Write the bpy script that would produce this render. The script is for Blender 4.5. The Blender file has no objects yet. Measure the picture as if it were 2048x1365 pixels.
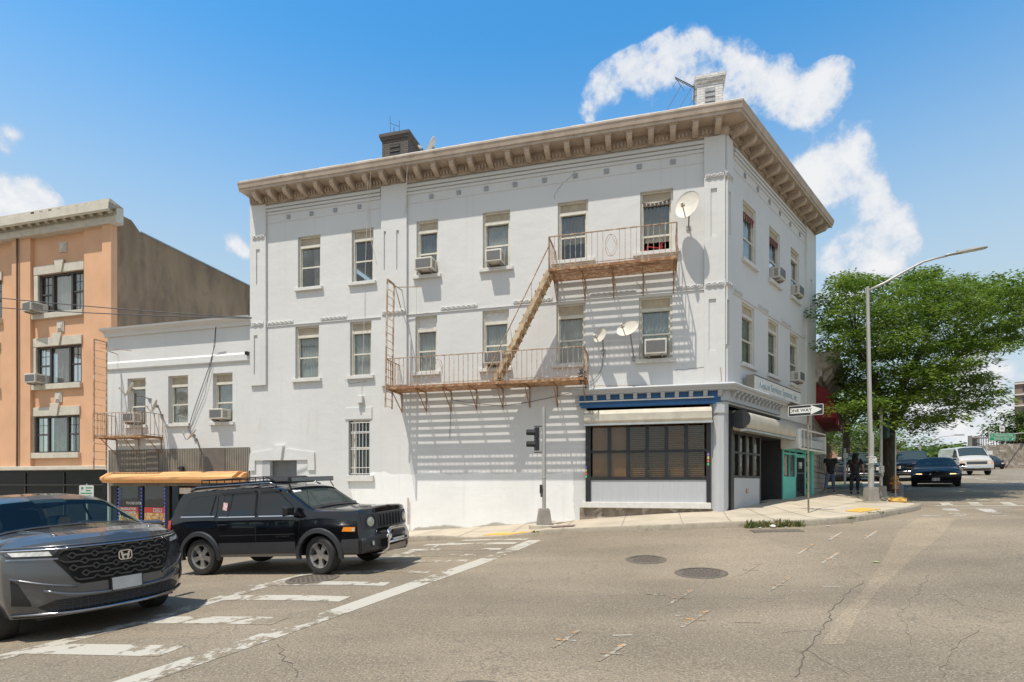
import bpy, math, random
import numpy as np
from mathutils import Matrix, Vector
R = math.radians
random.seed(7)
SC = bpy.context.scene
# ------------------------------------------------------------------ camera
F = 1100.0; CX = 1024.0; HY = 972.0; CAMZ = 1.65      # focal length, principal column, horizon row (photo pixels), eye height
cam = bpy.data.objects.new('camera', bpy.data.cameras.new('camera'))
SC.collection.objects.link(cam)
cam.location = (0, 0, CAMZ); cam.rotation_euler = (R(90), 0, 0)
cam.data.sensor_width = 36; cam.data.lens = F / 2048 * 36
cam.data.shift_y = (HY - 682.5) / 2048
cam.data.clip_end = 5000; cam.data.clip_start = 0.05
SC.camera = cam
# ------------------------------------------------------------------ light
SUN = Vector((-0.785, -0.828, 2.8)).normalized()
sun = bpy.data.objects.new('sun', bpy.data.lights.new('sun', 'SUN'))
SC.collection.objects.link(sun)
sun.data.energy = 4.8; sun.data.angle = R(0.5); sun.data.color = (1.0, 0.93, 0.82)
sun.rotation_euler = SUN.to_track_quat('Z', 'Y').to_euler()
SC.view_settings.view_transform = 'Standard'; SC.view_settings.look = 'None'
SC.view_settings.exposure = 0.12; SC.view_settings.gamma = 1.0
SC.cycles.use_denoising = True
SC.cycles.max_bounces = 6; SC.cycles.transparent_max_bounces = 12

def raydir(px, py):
    return Vector(((px - CX) / F, 1.0, (HY - py) / F))

# ------------------------------------------------------------------ sky: Nishita air plus scattered cumulus
world = bpy.data.worlds.new('World'); SC.world = world; world.use_nodes = True
wn = world.node_tree; wn.nodes.clear()
def N(t, ty, **kw):
    n = t.nodes.new(ty)
    for k, v in kw.items():
        setattr(n, k, v)
    return n
def LK(t, a, b): t.links.new(a, b)
def MATH(t, op, a, b=None, c=None, clamp=False):
    n = N(t, 'ShaderNodeMath', operation=op, use_clamp=clamp)
    for i, v in enumerate((a, b, c)):
        if v is None: continue
        if hasattr(v, 'links'): LK(t, v, n.inputs[i])
        else: n.inputs[i].default_value = v
    return n.outputs[0]
sky = N(wn, 'ShaderNodeTexSky', sky_type='NISHITA', sun_disc=False)
sky.sun_elevation = math.asin(SUN.z); sky.sun_rotation = math.atan2(SUN.x, SUN.y) % (2 * math.pi)
sky.air_density = 1.0; sky.dust_density = 0.4; sky.ozone_density = 1.6
hsv = N(wn, 'ShaderNodeHueSaturation'); hsv.inputs['Saturation'].default_value = 1.34; hsv.inputs['Value'].default_value = 1.55
skt = N(wn, 'ShaderNodeMix', data_type='RGBA', blend_type='MULTIPLY'); skt.inputs['Factor'].default_value = 1; skt.inputs['B'].default_value = (.98, 1.07, 1, 1)
LK(wn, sky.outputs[0], skt.inputs['A']); LK(wn, skt.outputs['Result'], hsv.inputs['Color'])
tc = N(wn, 'ShaderNodeTexCoord')
nrm = N(wn, 'ShaderNodeVectorMath', operation='NORMALIZE'); LK(wn, tc.outputs['Generated'], nrm.inputs[0])
# small-scale warp for ragged cloud outlines
nz = N(wn, 'ShaderNodeTexNoise'); nz.inputs['Scale'].default_value = 10.0; nz.inputs['Detail'].default_value = 12; nz.inputs['Roughness'].default_value = 0.66
LK(wn, nrm.outputs[0], nz.inputs['Vector'])
nz2 = N(wn, 'ShaderNodeTexNoise'); nz2.inputs['Scale'].default_value = 26.0; nz2.inputs['Detail'].default_value = 8; nz2.inputs['Roughness'].default_value = 0.6
LK(wn, nrm.outputs[0], nz2.inputs['Vector'])
CL = [  # bearing written as (photo column, photo row, angular size in photo pixels, strength)
 (1180,215,34,.75),(1205,170,36,.9),(1262,150,44,1),(1305,160,46,1),(1350,118,48,1.1),(1392,105,44,1.1),(1440,140,54,1.3),
 (1500,180,50,1.25),(1545,205,46,1),(1592,215,44,1),(1640,185,46,1.1),(1665,165,36,1.05),(1612,222,34,.8),(1570,130,22,.75),
 (1684,256,26,.62),(1728,272,32,.85),(1508,127,8,.7),(1830,192,9,.65),(1585,72,30,.42),
 (1640,330,44,1.05),(1690,355,54,1.15),(1735,385,34,1),(1642,388,44,.95),(1605,345,40,.9),
 (1690,492,42,.85),(1745,450,44,1.05),(1790,470,50,1.1),(1830,485,26,.9),(1720,530,56,.9),(1650,520,50,.8),(1660,600,60,.7),
 (1790,540,46,.7),(22,268,30,.8),(10,300,24,.7),(40,385,46,.95),(8,390,50,1),(78,402,36,.85),(110,425,30,.6),(470,490,26,.95),(492,505,22,.9),
 (715,6,36,.6),(1925,590,60,.35),(1820,300,30,.25),(850,70,24,.25),
 (1960,760,80,.6),(2040,745,90,.65),(1880,830,90,.7),(2010,830,100,.75),(1780,840,90,.7),(1940,900,130,.8),(2150,800,140,.7)]
acc = None
for px, py, r, st in CL:
    d = raydir(px, py).normalized()
    cosv = 1 / raydir(px, py).length
    dist = N(wn, 'ShaderNodeVectorMath', operation='DISTANCE'); dist.inputs[1].default_value = d
    LK(wn, nrm.outputs[0], dist.inputs[0])
    rad = r / F * (cosv ** 1.4) * 2.05
    v = MATH(wn, 'MULTIPLY_ADD', dist.outputs['Value'], -1.0 / rad, 1.0)
    v = MATH(wn, 'MULTIPLY', MATH(wn, 'MAXIMUM', v, 0.0), st)
    v = MATH(wn, 'MULTIPLY', MATH(wn, 'MULTIPLY', v, v), 1.25)
    acc = v if acc is None else MATH(wn, 'ADD', acc, v)
acc = MATH(wn, 'MINIMUM', acc, 1.05)
# unseen clouds added behind the camera to give a neutral fill light
sy = N(wn, 'ShaderNodeSeparateXYZ'); LK(wn, nrm.outputs[0], sy.inputs[0])
back = N(wn, 'ShaderNodeMapRange', interpolation_type='SMOOTHSTEP'); back.inputs['From Min'].default_value = 0.12; back.inputs['From Max'].default_value = -0.3
LK(wn, sy.outputs[1], back.inputs['Value'])
nb = N(wn, 'ShaderNodeTexNoise'); nb.inputs['Scale'].default_value = 2.6; nb.inputs['Detail'].default_value = 3; LK(wn, nrm.outputs[0], nb.inputs['Vector'])
bk = MATH(wn, 'MULTIPLY', back.outputs['Result'], MATH(wn, 'MULTIPLY_ADD', nb.outputs['Fac'], 5.0, -1.6, clamp=True))
acc = MATH(wn, 'MAXIMUM', acc, MATH(wn, 'MULTIPLY', bk, 0.85))
n1 = MATH(wn, 'MULTIPLY_ADD', nz.outputs['Fac'], 3.0, -1.5)
n2 = MATH(wn, 'MULTIPLY_ADD', nz2.outputs['Fac'], 1.8, -.9)
s = MATH(wn, 'ADD', MATH(wn, 'ADD', acc, n1), n2)
pen = MATH(wn, 'SUBTRACT', 1.0, MATH(wn, 'MULTIPLY', acc, 3.5, clamp=True))
s = MATH(wn, 'SUBTRACT', s, MATH(wn, 'MULTIPLY', pen, 1.2))
mr = N(wn, 'ShaderNodeMapRange', interpolation_type='SMOOTHSTEP')
mr.inputs['From Min'].default_value = 0.22; mr.inputs['From Max'].default_value = 0.95
LK(wn, s, mr.inputs['Value'])
mask = MATH(wn, 'MULTIPLY', mr.outputs['Result'], 0.93)
ccol = N(wn, 'ShaderNodeMix', data_type='RGBA')
ccol.inputs['A'].default_value = (3.6, 4.1, 4.9, 1); ccol.inputs['B'].default_value = (5.6, 5.6, 5.6, 1)
mr2 = N(wn, 'ShaderNodeMapRange'); mr2.inputs['From Min'].default_value = 0.35; mr2.inputs['From Max'].default_value = 1.25
LK(wn, s, mr2.inputs['Value']); LK(wn, mr2.outputs['Result'], ccol.inputs['Factor'])
cdim = N(wn, 'ShaderNodeMix', data_type='RGBA'); cdim.inputs['B'].default_value = (4.3, 4.35, 4.4, 1)
LK(wn, back.outputs['Result'], cdim.inputs['Factor']); LK(wn, ccol.outputs['Result'], cdim.inputs['A'])
vz = N(wn, 'ShaderNodeMapRange', interpolation_type='SMOOTHSTEP'); vz.inputs['From Min'].default_value = 0.66; vz.inputs['From Max'].default_value = 0.20; vz.inputs['To Max'].default_value = 0.86
LK(wn, sy.outputs[2], vz.inputs['Value'])
veil = N(wn, 'ShaderNodeMix', data_type='RGBA'); veil.inputs['B'].default_value = (3.5, 4.05, 4.2, 1)
LK(wn, vz.outputs['Result'], veil.inputs['Factor']); LK(wn, hsv.outputs[0], veil.inputs['A'])
mix = N(wn, 'ShaderNodeMix', data_type='RGBA')
LK(wn, mask, mix.inputs['Factor']); LK(wn, veil.outputs['Result'], mix.inputs['A']); LK(wn, cdim.outputs['Result'], mix.inputs['B'])
bg = N(wn, 'ShaderNodeBackground'); bg.inputs['Strength'].default_value = 0.15
wo = N(wn, 'ShaderNodeOutputWorld')
LK(wn, mix.outputs['Result'], bg.inputs['Color']); LK(wn, bg.outputs[0], wo.inputs[0])

# ------------------------------------------------------------------ frames
def frame(o, ang=None, xa=None):
    if xa is None: xa = (math.cos(ang), math.sin(ang))
    z = o[2] if len(o) > 2 else 0
    return Matrix(((xa[0], -xa[1], 0, o[0]), (xa[1], xa[0], 0, o[1]), (0, 0, 1, z), (0, 0, 0, 1)))
A = math.atan(F / 4204.0); B = math.atan(F / 1041.0)
CORN = (5.9, 15.24)
FL = frame(CORN, -A)          # street-side facade: x to the right along the wall (0 at the corner), y into the building
FR = frame(CORN, B)           # avenue-side facade: x away from the corner, y into the building
def hit(px, py, M, d=0.0):
    Mi = M.inverted(); o = Mi @ Vector((0, 0, CAMZ)); v = Mi.to_3x3() @ raydir(px, py)
    t = (d - o.y) / v.y
    p = o + v * t
    return p.x, p.z
def L(px, py, d=0.0): return hit(px, py, FL, d)
def Rr(px, py, d=0.0): return hit(px, py, FR, d)

# ------------------------------------------------------------------ terrain (road surface height), a smooth surface through surveyed spots
CT = []
def fl_pt(x, y):
    p = FL @ Vector((x, y, 0)); return p.x, p.y
for x, z in ((0, .83), (-5.15, .40), (-8.79, .125), (-15.5, -.33), (-22, -.72), (-34, -1.3)):
    CT.append((*fl_pt(x, 0), z)); CT.append((*fl_pt(x, -2.5), z - .04 if x < -2 else z - .12))
CT += [(7.1,13.1,.70),(9.76,14.2,.88),(13.0,17.8,1.0),(9.0,18.8,1.06),(11.8,21.5,1.2),(15.3,25.5,1.38),(16.2,22.2,1.22),(18.3,23.5,1.41),
       (35.5,42,2.5),(33,40,2.4),(25,35,1.9),(50,75,3.9),(62,70,3.9),(45,100,4.7),(100,150,7.0),(0,0,0),(-3.37,9.8,.07),(-5.95,10.5,-.05),
       (-5.5,8.4,-.15),(3.16,9.2,.17),(2.8,10.6,.25),(-3.1,8.9,.07),(0,4.5,.03),(-5,4,-.12),(4.3,4.6,.12),(9,9.5,.55),(14,10,.8),(-14,10,-.6),
       (-30,12,-1.3),(20,12,1.05),(40,25,2.0),(0,-12,0),(-20,-5,-.6),(20,-5,.7),(80,60,4.2),(-40,40,-1.3),(0,45,1.0),(0,90,2.5),(30,20,1.55)]
CT = np.array(CT)
def _tps():
    P = CT[:, :2] / 20.0; n = len(P)
    d = np.linalg.norm(P[:, None] - P[None], axis=2)
    K = np.where(d > 0, d * d * np.log(d + 1e-12), 0) + np.eye(n) * 0.004
    Q = np.hstack([np.ones((n, 1)), P])
    Am = np.block([[K, Q], [Q.T, np.zeros((3, 3))]])
    return np.linalg.solve(Am, np.concatenate([CT[:, 2], np.zeros(3)])), P
_W, _P = _tps()
def Gv(x, y):
    X = np.stack([np.asarray(x, float).ravel(), np.asarray(y, float).ravel()], 1) / 20.0
    d = np.linalg.norm(X[:, None] - _P[None], axis=2)
    K = np.where(d > 0, d * d * np.log(d + 1e-12), 0)
    v = K @ _W[:len(_P)] + _W[-3] + X @ _W[-2:]
    return v.reshape(np.shape(x))
def G(x, y): return float(Gv(np.array([x]), np.array([y]))[0])
def ghit(px, py, off=0.0):
    v = raydir(px, py); prev = 1.5; y = 1.5
    while y < 260:
        z = CAMZ + v.z * y
        if z <= G(v.x * y, y) + off:
            lo, hi = prev, y
            for _ in range(18):
                m = (lo + hi) / 2
                if CAMZ + v.z * m <= G(v.x * m, m) + off: hi = m
                else: lo = m
            return v.x * hi, hi
        prev = y; y *= 1.03
    return v.x * y, y

# ------------------------------------------------------------------ object helpers
WM = {}
COL = SC.collection
def tag(o, label=None, cat=None, group=None, kind=None):
    if label: o['label'] = label
    if cat: o['category'] = cat
    if group: o['group'] = group
    if kind: o['kind'] = kind
    return o
def place(o, M, parent=None):
    if parent is not None:
        o.parent = parent; o.matrix_parent_inverse = Matrix.Identity(4)
        o.matrix_basis = WM[parent.name].inverted() @ M
    else:
        o.matrix_basis = M
    WM[o.name] = M.copy()
    return o
def empty(name, M, label=None, cat=None, group=None, parent=None):
    o = bpy.data.objects.new(name, None); COL.objects.link(o); o.empty_display_size = .1
    place(o, M, parent); return tag(o, label, cat, group)
def copy_tree(o, M, parent=None, label=None):
    c = o.copy(); COL.objects.link(c); c.parent = None
    place(c, M, parent)
    if label: c['label'] = label
    d = M @ WM[o.name].inverted()
    for ch in list(o.children): copy_tree(ch, d @ WM[ch.name], c)
    return c
def T(x, y, z): return Matrix.Translation((x, y, z))
def RZ(a): return Matrix.Rotation(a, 4, 'Z')
def RX(a): return Matrix.Rotation(a, 4, 'X')
def RY(a): return Matrix.Rotation(a, 4, 'Y')

class MB:
    def __init__(s): s.v = []; s.f = []; s.m = []; s.mi = 0
    def add(s, vs, fs):
        b = len(s.v); s.v += [tuple(p) for p in vs]
        for f in fs: s.f.append(tuple(b + i for i in f)); s.m.append(s.mi)
        return s
    def box(s, x0, x1, y0, y1, z0, z1, M=None):
        vs = [(x, y, z) for z in (z0, z1) for y in (y0, y1) for x in (x0, x1)]
        if M is not None: vs = [M @ Vector(p) for p in vs]
        return s.add(vs, [(0,2,3,1),(4,5,7,6),(0,1,5,4),(2,6,7,3),(0,4,6,2),(1,3,7,5)])
    def bar(s, p0, p1, w, h=None):
        h = h or w; p0 = Vector(p0); p1 = Vector(p1); d = (p1 - p0)
        q = d.to_track_quat('Y', 'Z').to_matrix().to_4x4(); q.translation = p0
        return s.box(-w/2, w/2, 0, d.length, -h/2, h/2, q)
    def tube(s, pts, r, n=6, caps=True):
        pts = [Vector(p) for p in pts]; b = len(s.v); k = len(pts)
        rr = r if isinstance(r, (list, tuple)) else [r] * k
        for i, p in enumerate(pts):
            d = (pts[min(i+1, k-1)] - pts[max(i-1, 0)])
            if d.length < 1e-9: d = Vector((0, 0, 1))
            d.normalize()
            up = Vector((0, 0, 1)) if abs(d.z) < .95 else Vector((0, 1, 0))
            a = d.cross(up).normalized(); c = a.cross(d)
            for j in range(n):
                t = 2 * math.pi * j / n
                s.v.append(tuple(p + (a * math.cos(t) + c * math.sin(t)) * rr[i]))
        for i in range(k - 1):
            for j in range(n):
                s.f.append((b+i*n+j, b+i*n+(j+1) % n, b+(i+1)*n+(j+1) % n, b+(i+1)*n+j)); s.m.append(s.mi)
        if caps:
            s.f.append(tuple(b + j for j in range(n))[::-1]); s.m.append(s.mi)
            s.f.append(tuple(b + (k-1)*n + j for j in range(n))); s.m.append(s.mi)
        return s
    def lathe(s, prof, n=24, M=None, cap=True):
        b = len(s.v)
        for r, z in prof:
            for j in range(n):
                t = 2 * math.pi * j / n; p = Vector((r * math.cos(t), r * math.sin(t), z))
                s.v.append(tuple(M @ p if M is not None else p))
        for i in range(len(prof) - 1):
            for j in range(n):
                s.f.append((b+i*n+j, b+i*n+(j+1) % n, b+(i+1)*n+(j+1) % n, b+(i+1)*n+j)); s.m.append(s.mi)
        if cap:
            s.f.append(tuple(b + j for j in range(n))[::-1]); s.m.append(s.mi)
            k = len(prof) - 1
            s.f.append(tuple(b + k*n + j for j in range(n))); s.m.append(s.mi)
        return s
    def prism(s, poly, a0, a1, axis='y', M=None):
        # poly of 2D points, extruded along the axis from a0 to a1
        n = len(poly); vs = []
        for a in (a0, a1):
            for u, w in poly:
                p = {'y': (u, a, w), 'x': (a, u, w), 'z': (u, w, a)}[axis]
                vs.append(M @ Vector(p) if M is not None else p)
        fs = [tuple(range(n))[::-1], tuple(range(n, 2*n))] + [(i, (i+1) % n, n+(i+1) % n, n+i) for i in range(n)]
        return s.add(vs, fs)
    def grid(s, fn, nu, nv, skip=None):
        b = len(s.v)
        for i in range(nu + 1):
            for j in range(nv + 1): s.v.append(tuple(fn(i / nu, j / nv)))
        for i in range(nu):
            for j in range(nv):
                if skip and skip((i+.5)/nu, (j+.5)/nv): continue
                s.f.append((b+i*(nv+1)+j, b+(i+1)*(nv+1)+j, b+(i+1)*(nv+1)+j+1, b+i*(nv+1)+j+1)); s.m.append(s.mi)
        return s
    def build(s, name, mats, parent=None, M=None, smooth=False, bevel=0, fix=True, solid=0, sub=0, weld=False):
        me = bpy.data.meshes.new(name); me.from_pydata(s.v, [], s.f)
        if not isinstance(mats, (list, tuple)): mats = [mats]
        for m in mats: me.materials.append(m)
        if len(mats) > 1: me.polygons.foreach_set('material_index', s.m)
        if fix or weld:
            import bmesh
            bm = bmesh.new(); bm.from_mesh(me)
            if weld: bmesh.ops.remove_doubles(bm, verts=bm.verts, dist=1e-4)
            if fix: bmesh.ops.recalc_face_normals(bm, faces=bm.faces)
            bm.to_mesh(me); bm.free()
        if smooth:
            me.polygons.foreach_set('use_smooth', [True] * len(me.polygons))
            if smooth is not True: me.set_sharp_from_angle(angle=R(smooth))
        me.update()
        o = bpy.data.objects.new(name, me); COL.objects.link(o)
        if M is None: M = WM[parent.name] if parent is not None else Matrix.Identity(4)
        place(o, M, parent)
        if solid:
            q = o.modifiers.new('thick', 'SOLIDIFY'); q.thickness = solid; q.offset = -1
        if bevel:
            q = o.modifiers.new('edge', 'BEVEL'); q.width = bevel; q.segments = 2; q.limit_method = 'ANGLE'; q.angle_limit = R(40)
        if sub:
            q = o.modifiers.new('sub', 'SUBSURF'); q.levels = sub; q.render_levels = sub
        return o

def text(name, body, size, M, mat, parent=None, extrude=.004, align='CENTER', sx=1.0, bold=0.0, shear=0, spacing=1.0):
    cu = bpy.data.curves.new(name, 'FONT'); cu.body = body; cu.size = size; cu.extrude = extrude
    cu.align_x = align; cu.align_y = 'CENTER'; cu.offset = bold; cu.shear = shear; cu.space_character = spacing
    cu.materials.append(mat)
    o = bpy.data.objects.new(name, cu); COL.objects.link(o)
    dg = bpy.context.evaluated_depsgraph_get()
    me = bpy.data.meshes.new_from_object(o.evaluated_get(dg)); me.name = name
    bpy.data.objects.remove(o)
    o = bpy.data.objects.new(name, me); COL.objects.link(o)
    place(o, M @ RX(R(90)) @ Matrix.Diagonal((sx, 1, 1, 1)), parent)
    return o

# ------------------------------------------------------------------ materials
MATS = {}
def pm(name, col, rough=.6, metal=0, var=.12, scale=4, bump=0, bscale=None, coat=0, spec=.5, emis=0, detail=6, col2=None, c2th=(.55, .7), c2scale=3, alpha=None, stretch=None, spk=0):
    m = bpy.data.materials.new(name); m.use_nodes = True; t = m.node_tree
    b = t.nodes['Principled BSDF']
    tc = N(t, 'ShaderNodeTexCoord'); vec = tc.outputs['Object']
    if stretch:
        mp = N(t, 'ShaderNodeMapping'); mp.inputs['Scale'].default_value = stretch; LK(t, vec, mp.inputs[0]); vec = mp.outputs[0]
    nz = N(t, 'ShaderNodeTexNoise'); nz.inputs['Scale'].default_value = scale; nz.inputs['Detail'].default_value = detail
    LK(t, vec, nz.inputs['Vector'])
    mx = N(t, 'ShaderNodeMix', data_type='RGBA')
    c = np.array(col[:3])
    mx.inputs['A'].default_value = (*np.clip(c * (1 - var), 0, 1), 1); mx.inputs['B'].default_value = (*np.clip(c * (1 + var), 0, 1), 1)
    mr = N(t, 'ShaderNodeMapRange'); mr.inputs['From Min'].default_value = .3; mr.inputs['From Max'].default_value = .7
    LK(t, nz.outputs['Fac'], mr.inputs['Value']); LK(t, mr.outputs['Result'], mx.inputs['Factor'])
    out = mx.outputs['Result']
    if col2 is not None:
        n3 = N(t, 'ShaderNodeTexNoise'); n3.inputs['Scale'].default_value = c2scale; n3.inputs['Detail'].default_value = 8; n3.inputs['Roughness'].default_value = .65
        LK(t, vec, n3.inputs['Vector'])
        m3 = N(t, 'ShaderNodeMapRange'); m3.inputs['From Min'].default_value = c2th[0]; m3.inputs['From Max'].default_value = c2th[1]
        LK(t, n3.outputs['Fac'], m3.inputs['Value'])
        mx2 = N(t, 'ShaderNodeMix', data_type='RGBA'); mx2.inputs['B'].default_value = (*col2, 1)
        LK(t, out, mx2.inputs['A']); LK(t, m3.outputs['Result'], mx2.inputs['Factor']); out = mx2.outputs['Result']
    LK(t, out, b.inputs['Base Color'])
    b.inputs['Roughness'].default_value = rough; b.inputs['Metallic'].default_value = metal
    b.inputs['Coat Weight'].default_value = coat; b.inputs['Coat Roughness'].default_value = .03
    b.inputs['Specular IOR Level'].default_value = spec
    if emis: LK(t, out, b.inputs['Emission Color']); b.inputs['Emission Strength'].default_value = emis
    if bump:
        n2 = N(t, 'ShaderNodeTexNoise'); n2.inputs['Scale'].default_value = bscale or scale * 3; n2.inputs['Detail'].default_value = 8
        LK(t, vec, n2.inputs['Vector'])
        bp = N(t, 'ShaderNodeBump'); bp.inputs['Strength'].default_value = 1; bp.inputs['Distance'].default_value = bump
        LK(t, n2.outputs['Fac'], bp.inputs['Height']); LK(t, bp.outputs[0], b.inputs['Normal'])
    MATS[name] = m
    return m
def glassmat(name, tint, refl=.12, rough=.02, dark=None, k=.45):
    """thin glass: mostly see-through (tinted) with a mirror sheen; dark => the far side is nearly opaque"""
    m = bpy.data.materials.new(name); m.use_nodes = True; t = m.node_tree; t.nodes.clear()
    o = N(t, 'ShaderNodeOutputMaterial'); g = N(t, 'ShaderNodeBsdfGlossy'); g.inputs['Roughness'].default_value = rough
    g.inputs['Color'].default_value = (1, 1, 1, 1)
    if dark: a = N(t, 'ShaderNodeBsdfDiffuse'); a.inputs['Color'].default_value = (*tint, 1)
    else: a = N(t, 'ShaderNodeBsdfTransparent'); a.inputs['Color'].default_value = (*tint, 1)
    lw = N(t, 'ShaderNodeLayerWeight'); lw.inputs['Blend'].default_value = .35
    f = MATH(t, 'MULTIPLY_ADD', lw.outputs['Fresnel'], k, refl*.5, clamp=True)
    x = N(t, 'ShaderNodeMixShader'); LK(t, f, x.inputs[0]); LK(t, a.outputs[0], x.inputs[1]); LK(t, g.outputs[0], x.inputs[2])
    nz = N(t, 'ShaderNodeTexNoise'); nz.inputs['Scale'].default_value = 1.7
    bp = N(t, 'ShaderNodeBump'); bp.inputs['Distance'].default_value = .006; LK(t, nz.outputs['Fac'], bp.inputs['Height']); LK(t, bp.outputs[0], g.inputs['Normal'])
    LK(t, x.outputs[0], o.inputs[0]); MATS[name] = m
    return m

def asphalt_nodes(t, vec):
    """returns colour socket and height socket of worn, oil-dotted asphalt"""
    big = N(t, 'ShaderNodeTexNoise'); big.inputs['Scale'].default_value = .35; big.inputs['Detail'].default_value = 5; LK(t, vec, big.inputs['Vector'])
    fine = N(t, 'ShaderNodeTexNoise'); fine.inputs['Scale'].default_value = 45; fine.inputs['Detail'].default_value = 3; LK(t, vec, fine.inputs['Vector'])
    vor = N(t, 'ShaderNodeTexVoronoi'); vor.inputs['Scale'].default_value = 75; LK(t, vec, vor.inputs['Vector'])
    c1 = N(t, 'ShaderNodeMix', data_type='RGBA'); c1.inputs['A'].default_value = (.178, .143, .098, 1); c1.inputs['B'].default_value = (.262, .212, .147, 1)
    m1 = N(t, 'ShaderNodeMapRange'); m1.inputs['From Min'].default_value = .3; m1.inputs['From Max'].default_value = .7; LK(t, big.outputs['Fac'], m1.inputs['Value']); LK(t, m1.outputs['Result'], c1.inputs['Factor'])
    c2 = N(t, 'ShaderNodeMix', data_type='RGBA', blend_type='MULTIPLY'); c2.inputs['Factor'].default_value = 1
    gr = N(t, 'ShaderNodeMapRange'); gr.inputs['From Min'].default_value = .3; gr.inputs['From Max'].default_value = .7; gr.inputs['To Min'].default_value = .62; gr.inputs['To Max'].default_value = 1.32
    LK(t, fine.outputs['Fac'], gr.inputs['Value'])
    LK(t, c1.outputs['Result'], c2.inputs['A']); LK(t, gr.outputs['Result'], c2.inputs['B'])
    # tyre-polished, slightly darker lanes
    mpl = N(t, 'ShaderNodeMapping'); mpl.inputs['Rotation'].default_value = (0, 0, R(14)); mpl.inputs['Scale'].default_value = (.07, .62, 1); LK(t, vec, mpl.inputs[0])
    ln = N(t, 'ShaderNodeTexNoise'); ln.inputs['Scale'].default_value = 1; ln.inputs['Detail'].default_value = 4; LK(t, mpl.outputs[0], ln.inputs['Vector'])
    lr = N(t, 'ShaderNodeMapRange'); lr.inputs['From Min'].default_value = .35; lr.inputs['From Max'].default_value = .65; lr.inputs['To Min'].default_value = .82; lr.inputs['To Max'].default_value = 1.12
    LK(t, ln.outputs['Fac'], lr.inputs['Value'])
    c2l = N(t, 'ShaderNodeMix', data_type='RGBA', blend_type='MULTIPLY'); c2l.inputs['Factor'].default_value = 1; LK(t, c2.outputs['Result'], c2l.inputs['A']); LK(t, lr.outputs['Result'], c2l.inputs['B']); c2 = c2l
    # pale aggregate chips
    c3 = N(t, 'ShaderNodeMix', data_type='RGBA'); c3.inputs['B'].default_value = (.46, .44, .40, 1)
    ch = N(t, 'ShaderNodeSeparateColor'); LK(t, vor.outputs['Color'], ch.inputs[0])
    chip = MATH(t, 'MULTIPLY', MATH(t, 'GREATER_THAN', ch.outputs[0], .93), MATH(t, 'LESS_THAN', vor.outputs['Distance'], .45))
    LK(t, MATH(t, 'MULTIPLY', chip, .55), c3.inputs['Factor']); LK(t, c2.outputs['Result'], c3.inputs['A'])
    # dark spots of oil and gum
    v2 = N(t, 'ShaderNodeTexVoronoi'); v2.inputs['Scale'].default_value = 2.6; LK(t, vec, v2.inputs['Vector'])
    wq = N(t, 'ShaderNodeTexNoise'); wq.inputs['Scale'].default_value = 14; wq.inputs['Detail'].default_value = 4; LK(t, vec, wq.inputs['Vector'])
    dd = MATH(t, 'ADD', v2.outputs['Distance'], MATH(t, 'MULTIPLY_ADD', wq.outputs['Fac'], .22, -.11))
    spot = N(t, 'ShaderNodeMapRange'); spot.inputs['From Min'].default_value = .035; spot.inputs['From Max'].default_value = .085; spot.inputs['To Min'].default_value = .55; spot.inputs['To Max'].default_value = 0
    LK(t, dd, spot.inputs['Value'])
    c4 = N(t, 'ShaderNodeMix', data_type='RGBA'); c4.inputs['B'].default_value = (.07, .064, .058, 1)
    LK(t, spot.outputs['Result'], c4.inputs['Factor']); LK(t, c3.outputs['Result'], c4.inputs['A'])
    v4 = N(t, 'ShaderNodeTexVoronoi'); v4.inputs['Scale'].default_value = 6.5; LK(t, vec, v4.inputs['Vector'])
    sc4 = N(t, 'ShaderNodeSeparateColor'); LK(t, v4.outputs['Color'], sc4.inputs[0])
    d4 = MATH(t, 'ADD', v4.outputs['Distance'], MATH(t, 'MULTIPLY_ADD', wq.outputs['Fac'], .3, -.15))
    s4 = N(t, 'ShaderNodeMapRange'); s4.inputs['From Min'].default_value = .07; s4.inputs['From Max'].default_value = .15; s4.inputs['To Min'].default_value = .5; s4.inputs['To Max'].default_value = 0
    LK(t, d4, s4.inputs['Value'])
    c4b = N(t, 'ShaderNodeMix', data_type='RGBA'); c4b.inputs['B'].default_value = (.085, .072, .058, 1)
    LK(t, MATH(t, 'MULTIPLY', s4.outputs['Result'], MATH(t, 'GREATER_THAN', sc4.outputs[1], .55)), c4b.inputs['Factor']); LK(t, c4.outputs['Result'], c4b.inputs['A']); c4 = c4b
    # thin cracks
    v3 = N(t, 'ShaderNodeTexVoronoi', feature='DISTANCE_TO_EDGE'); v3.inputs['Scale'].default_value = .33
    wv = N(t, 'ShaderNodeTexNoise'); wv.inputs['Scale'].default_value = 1.6; wv.inputs['Detail'].default_value = 8; LK(t, vec, wv.inputs['Vector'])
    wa = N(t, 'ShaderNodeVectorMath', operation='SCALE'); wa.inputs['Scale'].default_value = 1.5; LK(t, wv.outputs['Color'], wa.inputs[0])
    wb = N(t, 'ShaderNodeVectorMath', operation='ADD'); LK(t, vec, wb.inputs[0]); LK(t, wa.outputs[0], wb.inputs[1]); LK(t, wb.outputs[0], v3.inputs['Vector'])
    cr = N(t, 'ShaderNodeMapRange'); cr.inputs['From Min'].default_value = .0; cr.inputs['From Max'].default_value = .008; cr.inputs['To Min'].default_value = .42; cr.inputs['To Max'].default_value = 0
    LK(t, v3.outputs['Distance'], cr.inputs['Value'])
    crm = MATH(t, 'MULTIPLY', cr.outputs['Result'], MATH(t, 'GREATER_THAN', big.outputs['Fac'], .46))
    c5 = N(t, 'ShaderNodeMix', data_type='RGBA'); c5.inputs['B'].default_value = (.08, .072, .062, 1)
    LK(t, crm, c5.inputs['Factor']); LK(t, c4.outputs['Result'], c5.inputs['A'])
    return c5.outputs['Result'], fine.outputs['Fac'], wq
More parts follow.
